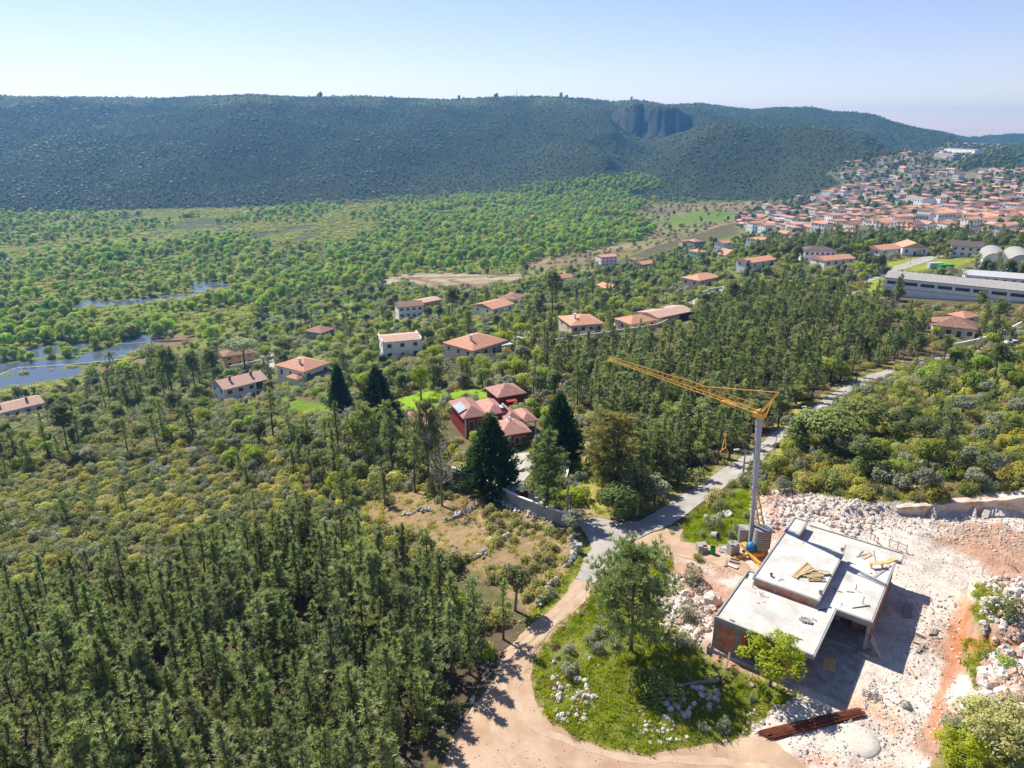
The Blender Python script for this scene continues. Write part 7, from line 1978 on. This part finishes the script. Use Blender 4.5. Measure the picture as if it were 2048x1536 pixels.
def palm(base, top, label, mat):
    p = ground(*base); h = hgt(base, top)
    t = thing('palm_tree', label, 'palm', p)
    b = MB()
    for k in range(6): b.tube((0, 0, h * k / 6 - .1), (0, 0, h * (k + 1) / 6), .2 - .01 * k, .19 - .01 * k, 7, cap=False)
    b.build('trunk', M['bark'], t)
    for k in range(18):
        a = k * 2.4; el = .9 - (k % 6) * .28; q = MB(); L = h * .28 + .8; pr = None
        for j in range(6):
            s = j / 5
            c = Vector((math.cos(a) * L * s, math.sin(a) * L * s, h + L * (math.sin(el) * s - .75 * s * s)))
            sd = Vector((-math.sin(a), math.cos(a), 0)) * (.34 * math.sin(math.pi * min(s + .12, 1)) + .03)
            if pr: q.add([pr[0], pr[1], c + sd - Vector((0, 0, .12)), c, c - sd - Vector((0, 0, .12)), pr[2]], [(0, 1, 2, 3), (5, 0, 3, 4)])
            pr = (c, c + sd - Vector((0, 0, .12)), c - sd - Vector((0, 0, .12)))
        q.build('frond', M[mat], t)
palm((226,752), (222,706), 'slim palm tree at the edge of the flooded field', 'oak')
palm((1015,886), (1015,852), 'small yellowish palm in front of the red house', 'gorse')
palm((1037,890), (1040,876), 'low yellow-green fan palm beside the small yellowish palm', 'gorse')
for base, w, v, lab in (((1383,1166), 3.0, 3, 'silvery bush among the pink rubble left of the house'), ((1377,1238), 2.4, 3, 'silvery bush below the large pale boulder'), ((1352,1292), 2.2, 3, 'small silvery bush at the lower end of the rubble'), ((1427,1052), 2.6, 3, 'silvery bush in the bright grass beside the crane'),
        ((1440,1022), 2.6, 2, 'dark bush in the bright grass beside the road'), ((1396,1120), 1.4, 4, 'green tuft bush beside the silvery rubble bush'), ((1140,1350), 2.0, 3, 'upright grey bush among white stones on the green bank'), ((1182,1285), 1.6, 3, 'slim grey-green bush near the dirt track'), ((2010,1232), 3.0, 2, 'dark green bush on the white rubble mound'),
        ((1570,985), 3.4, 3, 'large silvery bush at the top of the rubble slope'), ((1490,972), 3.0, 3, 'silvery bush at the road edge behind the crane'), ((1300,1385), 3.6, 2, 'dark sprawling brushwood on the green bank'), ((1335,1395), 3.0, 0, 'grey brushwood heap beside the fallen trunk'), ((2008,1335), 2.0, 4, 'fresh green bush among the white boulders'), ((1980,1320), 1.6, 2, 'dark little bush among the white boulders')):
    p = ground(*base); s = w / 2.5
    o = link('shrub', SHR[v], None, (p.x, p.y, p.z - .05), random.uniform(0, 6), s); tagp(o, lab, 'shrub')

emit('pine', PINES, PNAME, 'pine_tree', 'pine', 260, 'pine_forest', 'further pines of the woods that merge into one canopy')
emit('tree', TREES, TNAME, 'broadleaf_tree', 'tree', 260, 'mixed_woodland', 'further oaks, olives and garden trees merging into one canopy')
WPROTO, _ = emit('willow', WILL, WNAME, 'willow_tree', 'willow', 290, 'willow_woods', 'bright green willow woods of the flooded valley floor')
emit('shrub', SHR, SNAME, 'shrub', 'shrub', 270, 'maquis_scrub', 'dense maquis scrub covering the slopes')

# ---- reed and scrub carpet of the marsh, trees of the hillside: nobody could count them
def carpet(name, protos, regs, sp, y0, y1, smin, smax, seed, label, prob=1.0, clump=None, ratio=1.0, flat=False, dens=None, rad=1.0):
    x, y, z, px, py, r = cand(sp, y0, y1, seed, ratio)
    rg = region(px + r.normal(size=x.size) * 1.5, py + r.normal(size=x.size) * 1.0)
    m = np.isin(rg, [i for i, n in enumerate(RN) if n in regs]) & (r.random(x.size) < prob)
    if clump: m &= fbm(x, y, clump[0], seed + 500, 3) + r.normal(size=x.size) * .04 > clump[1]
    if dens is not None: m &= r.random(x.size) < dens(x, y, px, py)
    x, y, z = x[m], y[m], z[m]
    k = keepout(x, y, rad) & (~onwater(x, y) | ((r.random(x.size) < .22) & (y > 430)))
    x, y, z = x[k], y[k], z[k]
    n = len(x)
    sc = smin + (smax - smin) * r.random(n) ** 1.5
    S = np.c_[sc, sc, sc * (.8 + .4 * r.random(n))]
    return stuff(name, protos, np.c_[x, y, z - .1], r.random(n) * 6.283, S, r.integers(0, len(protos), n), label)
def seedling(name, me, label, cat, px, py, s=1.0):
    p = ground(px, py); o = link(name, me, None, p, 0, s); return tagp(o, label, cat)
m0 = seedling('marsh_bush', MSC[0], 'round yellow-green marsh bush beside the small pale pool', 'shrub', 520, 548)
m1 = seedling('marsh_bush', MSC[1], 'flat yellow-green marsh bush left of the long flood pool', 'shrub', 120, 590)
carpet('marsh_scrub', [[m0], [m1]], ('marsh', 'marshtrees'), 4.6, 250, 1300, .4, 1.1, 71, 'low yellow-green scrub and rushes of the flooded meadows', .95, (48, .36))
RT = []
for px, py, s, lab in ((640,192,2.2,'wide dark tree on the skyline of the ridge'), (918,196,1.5,'small tree on the skyline left of the mast'), (992,193,1.8,'small round tree on the skyline of the ridge, right of the first'), (1122,193,1.8,'flat-topped tree pair on the ridge, left one'), (1133,193,1.3,'flat-topped tree pair on the ridge, right one'), (1263,200,1.3,'tree on the top of the dark cliff')):
    d = ray(px, py + 2); a = d[0] / d[1]; Y = float(np.interp(a, _ya, _yd)) - 12
    o = link('skyline_tree', HTR[len(RT) % 2], None, (a * Y, Y, float(height(a * Y, Y))), 0, s); tagp(o, lab, 'tree'); RT.append(o)
hs2 = link('skyline_bush', HTR[2], None, (-300, 1890, float(height(-300, 1890))), 0, 1.0); tagp(hs2, 'low bush on the crest of the long ridge', 'shrub')
d = ray(1034, 180); a = d[0] / d[1]; Y = 1888
t = thing('radio_mast', 'thin radio mast on the skyline of the ridge', 'mast', (a * Y, Y, float(height(a * Y, Y))))
b = MB(); b.tube((0, 0, -1), (0, 0, 22), .5, .25, 5); b.build('mast', M['steel'], t)
carpet('hillside_trees', [[RT[0]], [RT[1]]], ('hill', 'hillright'), 7.2, 800, 2900, .30, .72, 72, 'dotted dark trees covering the hillside', .93, None, 1.0,
       dens=lambda x, y, px, py: np.where(px < 850, np.where(py < 212, .25, .96), np.where(py < 230, .4, .85)) * np.where(fbm(x, y, 150, 733, 3) < .40, .45, 1) * np.where((px > 1230) & (px < 1390) & (py < 275) & (py > 203), .3, 1))
carpet('hillside_scrub', [[hs2]], ('hill', 'hillright'), 11.0, 800, 2900, .35, .9, 73, 'paler scrub between the trees of the hillside', .75, (160, .42))

# ---- grass
gb = [blades(np.c_[rng.normal(size=26) * .22, rng.normal(size=26) * .22, np.zeros(26)], np.tile([[0, 0, 1.0]], (26, 1)), .34, .05, 2, .55) for _ in range(2)]
GT = []
for k, (V, F) in enumerate(gb):
    o = link('grass_tuft', mesh_arrays('grass_tuft', V, [F], M['grass']), None, ground(*((1105, 1300), (1345, 1068))[k])); tagp(o, ('bright grass tuft at the left rim of the green bank', 'bright grass tuft at the edge of the apron')[k], 'grass'); GT.append(o)
carpet('grass', [[GT[0]], [GT[1]]], ('grassisland', 'grassbright', 'moundgreen', 'verge', 'corner', 'lawn'), .36, 28, 110, .4, 1.35, 74, 'bright spring grass on banks and verges', .9, (4.5, .34), rad=.05)
carpet('verge_grass', [[GT[0]], [GT[1]]], ('roadside', 'clearing', 'drygrass', 'gardenlawn', 'estate', 'maquisright'), .9, 50, 190, .6, 1.6, 75, 'thin grass on verges and clearings', .55, (9, .46), rad=.05)

# ------------------------------------------------------------------ stones
RK = [rock_mesh('boulder_a', 'stone', 1, .75), rock_mesh('boulder_b', 'stone', 2, .6), rock_mesh('boulder_c', 'stone', 3, .9), rock_mesh('boulder_d', 'stonepink', 4, .7), rock_mesh('boulder_e', 'stonegrey', 5, .7)]
STONES = []   # x, y, size, variant, where
def stones(poly, n, smin, smax, where, variants, seed, pw=2.5):
    r = np.random.default_rng(seed)
    W_ = [tuple(ground(*p))[:2] for p in poly]
    xs, ys = [p[0] for p in W_], [p[1] for p in W_]
    k = 0
    while k < n:
        x, y = r.uniform(min(xs), max(xs), 400), r.uniform(min(ys), max(ys), 400)
        m = inpoly(x, y, W_) & keepout(x, y, .2)
        for a, e in zip(x[m], y[m]):
            if k >= n: break
            STONES.append((float(a), float(e), float(smin + (smax - smin) * r.random() ** pw), int(r.choice(variants)), where)); k += 1
stones([(1500,985),(1560,982),(1660,995),(1780,1012),(1760,1060),(1700,1075),(1640,1045),(1580,1040),(1530,1075),(1500,1050)], 900, .12, .75, 'in the rubble slope behind the unfinished house', (0,1,2,3,3), 81)
stones([(1780,1030),(2048,1035),(2090,1100),(2000,1110),(1900,1085),(1820,1070),(1760,1050)], 900, .08, .4, 'on the white rubble below the rock face', (0,1,2), 82)
stones([(1330,1150),(1400,1150),(1440,1200),(1420,1260),(1410,1300),(1350,1290),(1305,1230)], 420, .15, .85, 'in the pinkish rubble left of the unfinished house', (0,1,2,3,3), 83)
stones([(1955,1170),(2060,1160),(2110,1290),(2060,1285),(1990,1290),(1960,1260)], 520, .12, .8, 'on the white rubble mound at right', (0,1,2), 84)
stones([(1960,1340),(2000,1300),(2090,1300),(2090,1425),(2000,1415),(1960,1400)], 300, .2, 1.5, 'in the boulder heap at the right edge', (0,1,2,3), 85)
stones([(1795,1180),(1925,1190),(1925,1330),(1880,1470),(1760,1536),(1600,1530),(1560,1470),(1760,1400),(1790,1280)], 1200, .06, .32, 'on the rubble floor right of the house', (0,1,2,2), 86)
stones([(1600,1340),(1740,1330),(1760,1400),(1690,1440),(1580,1400)], 260, .06, .3, 'in the shade in front of the garage', (0,1,3), 87)
stones([(1100,1350),(1160,1340),(1200,1400),(1160,1450),(1110,1440)], 130, .18, .65, 'among the grass near the dirt track bend', (0,1,2), 88)
stones([(1310,1370),(1440,1375),(1440,1420),(1330,1440),(1290,1420)], 130, .15, .7, 'in the grass below the fallen trunk', (0,1,2), 89)
stones([(1280,1420),(1350,1440),(1400,1480),(1300,1490),(1250,1450)], 90, .1, .5, 'near the lower rim of the green bank', (0,1,2), 90)
stones([(1500,1420),(1580,1400),(1560,1440),(1480,1475)], 130, .08, .4, 'at the left end of the rusty bars', (0,1,3), 91)
stones([(1120,1260),(1200,1180),(1330,1240),(1410,1300),(1300,1380),(1100,1340)], 60, .15, .5, 'scattered through the grass of the green bank', (0,1,2), 92)
stones([(860,1480),(940,1400),(970,1330),(1000,1300),(1040,1240),(1060,1230),(1000,1330),(930,1440)], 120, .1, .5, 'along the pinewood edge of the dirt track', (0,1,4), 93)
stones([(1690,930),(1800,920),(1900,960),(1780,1000),(1640,985)], 120, .12, .6, 'in the scrub edge above the rubble', (0,4), 94)
stones([(1440,1090),(1500,1095),(1500,1160),(1400,1135)], 60, .06, .25, 'in the yard in front of the crane', (0,1,2), 95)
for x, y, s, v, lab in ((1422,1202,2.0,1,'large flat pale boulder in the rubble left of the house'), (1415,1222,.9,0,'pale boulder right below the large flat boulder'), (2040,1392,2.0,3,'big orange and white boulder at the right edge'), (2005,1388,1.2,0,'white boulder left of the big orange boulder'), (1988,1400,1.1,2,'white boulder in the lower boulder heap'), (1505,1372,.6,3,'small pinkish boulder in the grass under the lime tree'),
                        (1810,1412,.9,2,'square white block on the rubble beyond the trestle'), (1455,1030,1.4,1,'pale boulder in the bright grass near the road'), (1413,1035,.8,0,'pale stone beside the road apron'), (2030,1186,1.3,1,'flat white boulder on top of the rubble mound')):
    p = ground(x, y); o = link('boulder', RK[v], None, (p.x, p.y, p.z + .05), random.uniform(0, 6), s); tagp(o, lab, 'boulder')
# dry stone walls of the clearing
def drystone(pl, label, h=.8, w=.9, size=.42):
    P = [ground(*p) for p in pl]
    t = thing('dry_stone_wall', label, 'stone wall', P[0])
    L = sum((b_ - a).length for a, b_ in zip(P[:-1], P[1:]))
    n = int(L * 5.5)
    for k in range(min(n, 150)):
        s = (k + random.random()) / n * L if n <= 150 else random.random() * L
        for a, b_ in zip(P[:-1], P[1:]):
            d = (b_ - a).length
            if s <= d: break
            s -= d
        q = a.lerp(b_, min(s / d, 1)); e = (b_ - a).normalized(); m = Vector((-e.y, e.x, 0))
        q = q + m * random.uniform(-w, w) * .5
        o = link('stone', RK[random.choice((4, 4, 0, 1))], t, (q.x - P[0].x, q.y - P[0].y, gz(q) - P[0].z + random.random() ** 1.5 * h * .55), random.uniform(0, 6), size * random.uniform(.6, 1.7))
drystone([(1143,1070),(1150,1092),(1148,1115),(1128,1135)], 'tumbled dry stone wall along the verge below the junction')
drystone([(1112,1162),(1100,1180),(1082,1200),(1072,1218)], 'dry stone wall remnant beside the dirt track')
drystone([(995,1087),(1008,1078),(1020,1072)], 'short heap of old wall stones in the middle of the clearing')
drystone([(950,1118),(968,1108),(982,1100)], 'heap of old wall stones above the small evergreen tree')
drystone([(805,1030),(840,1022),(862,1022)], 'low stone wall line at the top of the clearing')
drystone([(893,1043),(908,1035),(940,1020),(955,1008)], 'dark stone wall heap under the leafless grey tree')
drystone([(935,962),(980,988),(1040,1020),(1100,1050)], 'stones piled along the foot of the blue-grey wall', .4, 1.4)
def ap2(s): 
    px, py = proj(s[0], s[1], float(height(s[0], s[1])))
    return s[2] / math.hypot(s[0], s[1], 45) if -5 < px < 2053 and py < 1534 else -1
STONES.sort(key=lambda s: -ap2(s))
rp, big, rest = {}, [s for s in STONES if ap2(s) > 0][:270], []
rest = [s for s in STONES if s not in set(big)]
SADJ = ['pale limestone block', 'flat white limestone slab', 'angular white limestone block', 'orange-stained limestone block', 'weathered grey stone']
for s in big:
    o = link('boulder', RK[s[3]], None, (s[0], s[1], gz(s) + .02 * s[2]), random.uniform(0, 6), s[2] * 1.0)
    o.rotation_euler.x, o.rotation_euler.y = random.uniform(-.3, .3), random.uniform(-.3, .3)
    tagp(o, f'{SADJ[s[3]]} {s[4]}', 'boulder', f'stones {s[4]}'); rp.setdefault(s[3], [o])
ks = sorted(rp); rest = [s for s in rest if s[3] in rp]
stuff('rubble', [rp[k] for k in ks], np.array([(s[0], s[1], gz(s)) for s in rest]), np.random.default_rng(5).random(len(rest)) * 6.28, np.array([s[2] for s in rest]), [ks.index(s[3]) for s in rest], 'loose white limestone rubble of the building plot')
_r = np.random.default_rng(99)
_x, _y, _z, _px, _py, _ = cand(.33, 30, 85, 97)
_m = np.isin(region(_px, _py), [i for i, n in enumerate(RN) if n == 'site']) & (fbm(_x, _y, 5, 611, 3) > .44) & (_r.random(_x.size) < .6)
_x, _y, _z = _x[_m], _y[_m], _z[_m]; _k = keepout(_x, _y, .1); _x, _y, _z = _x[_k], _y[_k], _z[_k]
stuff('gravel', [rp[k] for k in ks[:3]], np.c_[_x, _y, _z], _r.random(len(_x)) * 6.28, .05 + .16 * _r.random(len(_x)) ** 2, _r.integers(0, min(3, len(ks)), len(_x)), 'crushed limestone gravel of the building plot')
_x, _y, _z, _px, _py, _r2 = cand(.55, 30, 75, 98)
_m = np.isin(region(_px, _py), [RN.index('trackside')]) & (fbm(_x, _y, 2.5, 631, 3) > .50) & (_r2.random(_x.size) < .7)
_x, _y, _z = _x[_m], _y[_m], _z[_m]
stuff('track_gravel', [rp[k] for k in ks[:3]], np.c_[_x, _y, _z + .06], _r2.random(len(_x)) * 6.28, .03 + .10 * _r2.random(len(_x)) ** 2, _r2.integers(0, min(3, len(ks)), len(_x)), 'loose pebbles on the dirt track')
print('COUNTS', {k: len(v) for k, v in SPOTS.items()}, 'town', len(_acc), 'stones', len(STONES), 'gravel', len(_x), 'objects', len(bpy.data.objects))

for _o in bpy.data.objects:
    if 'label' in _o and not 4 <= len(str(_o['label']).split()) <= 16: print('WORDS', len(_o['label'].split()), _o.name, _o['label'])

# ------------------------------------------------------------------ haze
HAZE = 0.000145
_hb = MB(); _hb.box(-5200, 5200, -120, 4750, -72, 150)
_hm, _hnt, _ho = newmat('haze_air')
_pv = N(_hnt, 'ShaderNodeVolumePrincipled')
_pv.inputs['Color'].default_value = (.16, .50, 1.0, 1)
_pv.inputs['Density'].default_value = HAZE
_pv.inputs['Anisotropy'].default_value = 0.25
_hnt.links.new(_pv.outputs[0], _ho.inputs['Volume'])
_hz = _hb.build('haze', _hm)
_hz['kind'] = 'stuff'
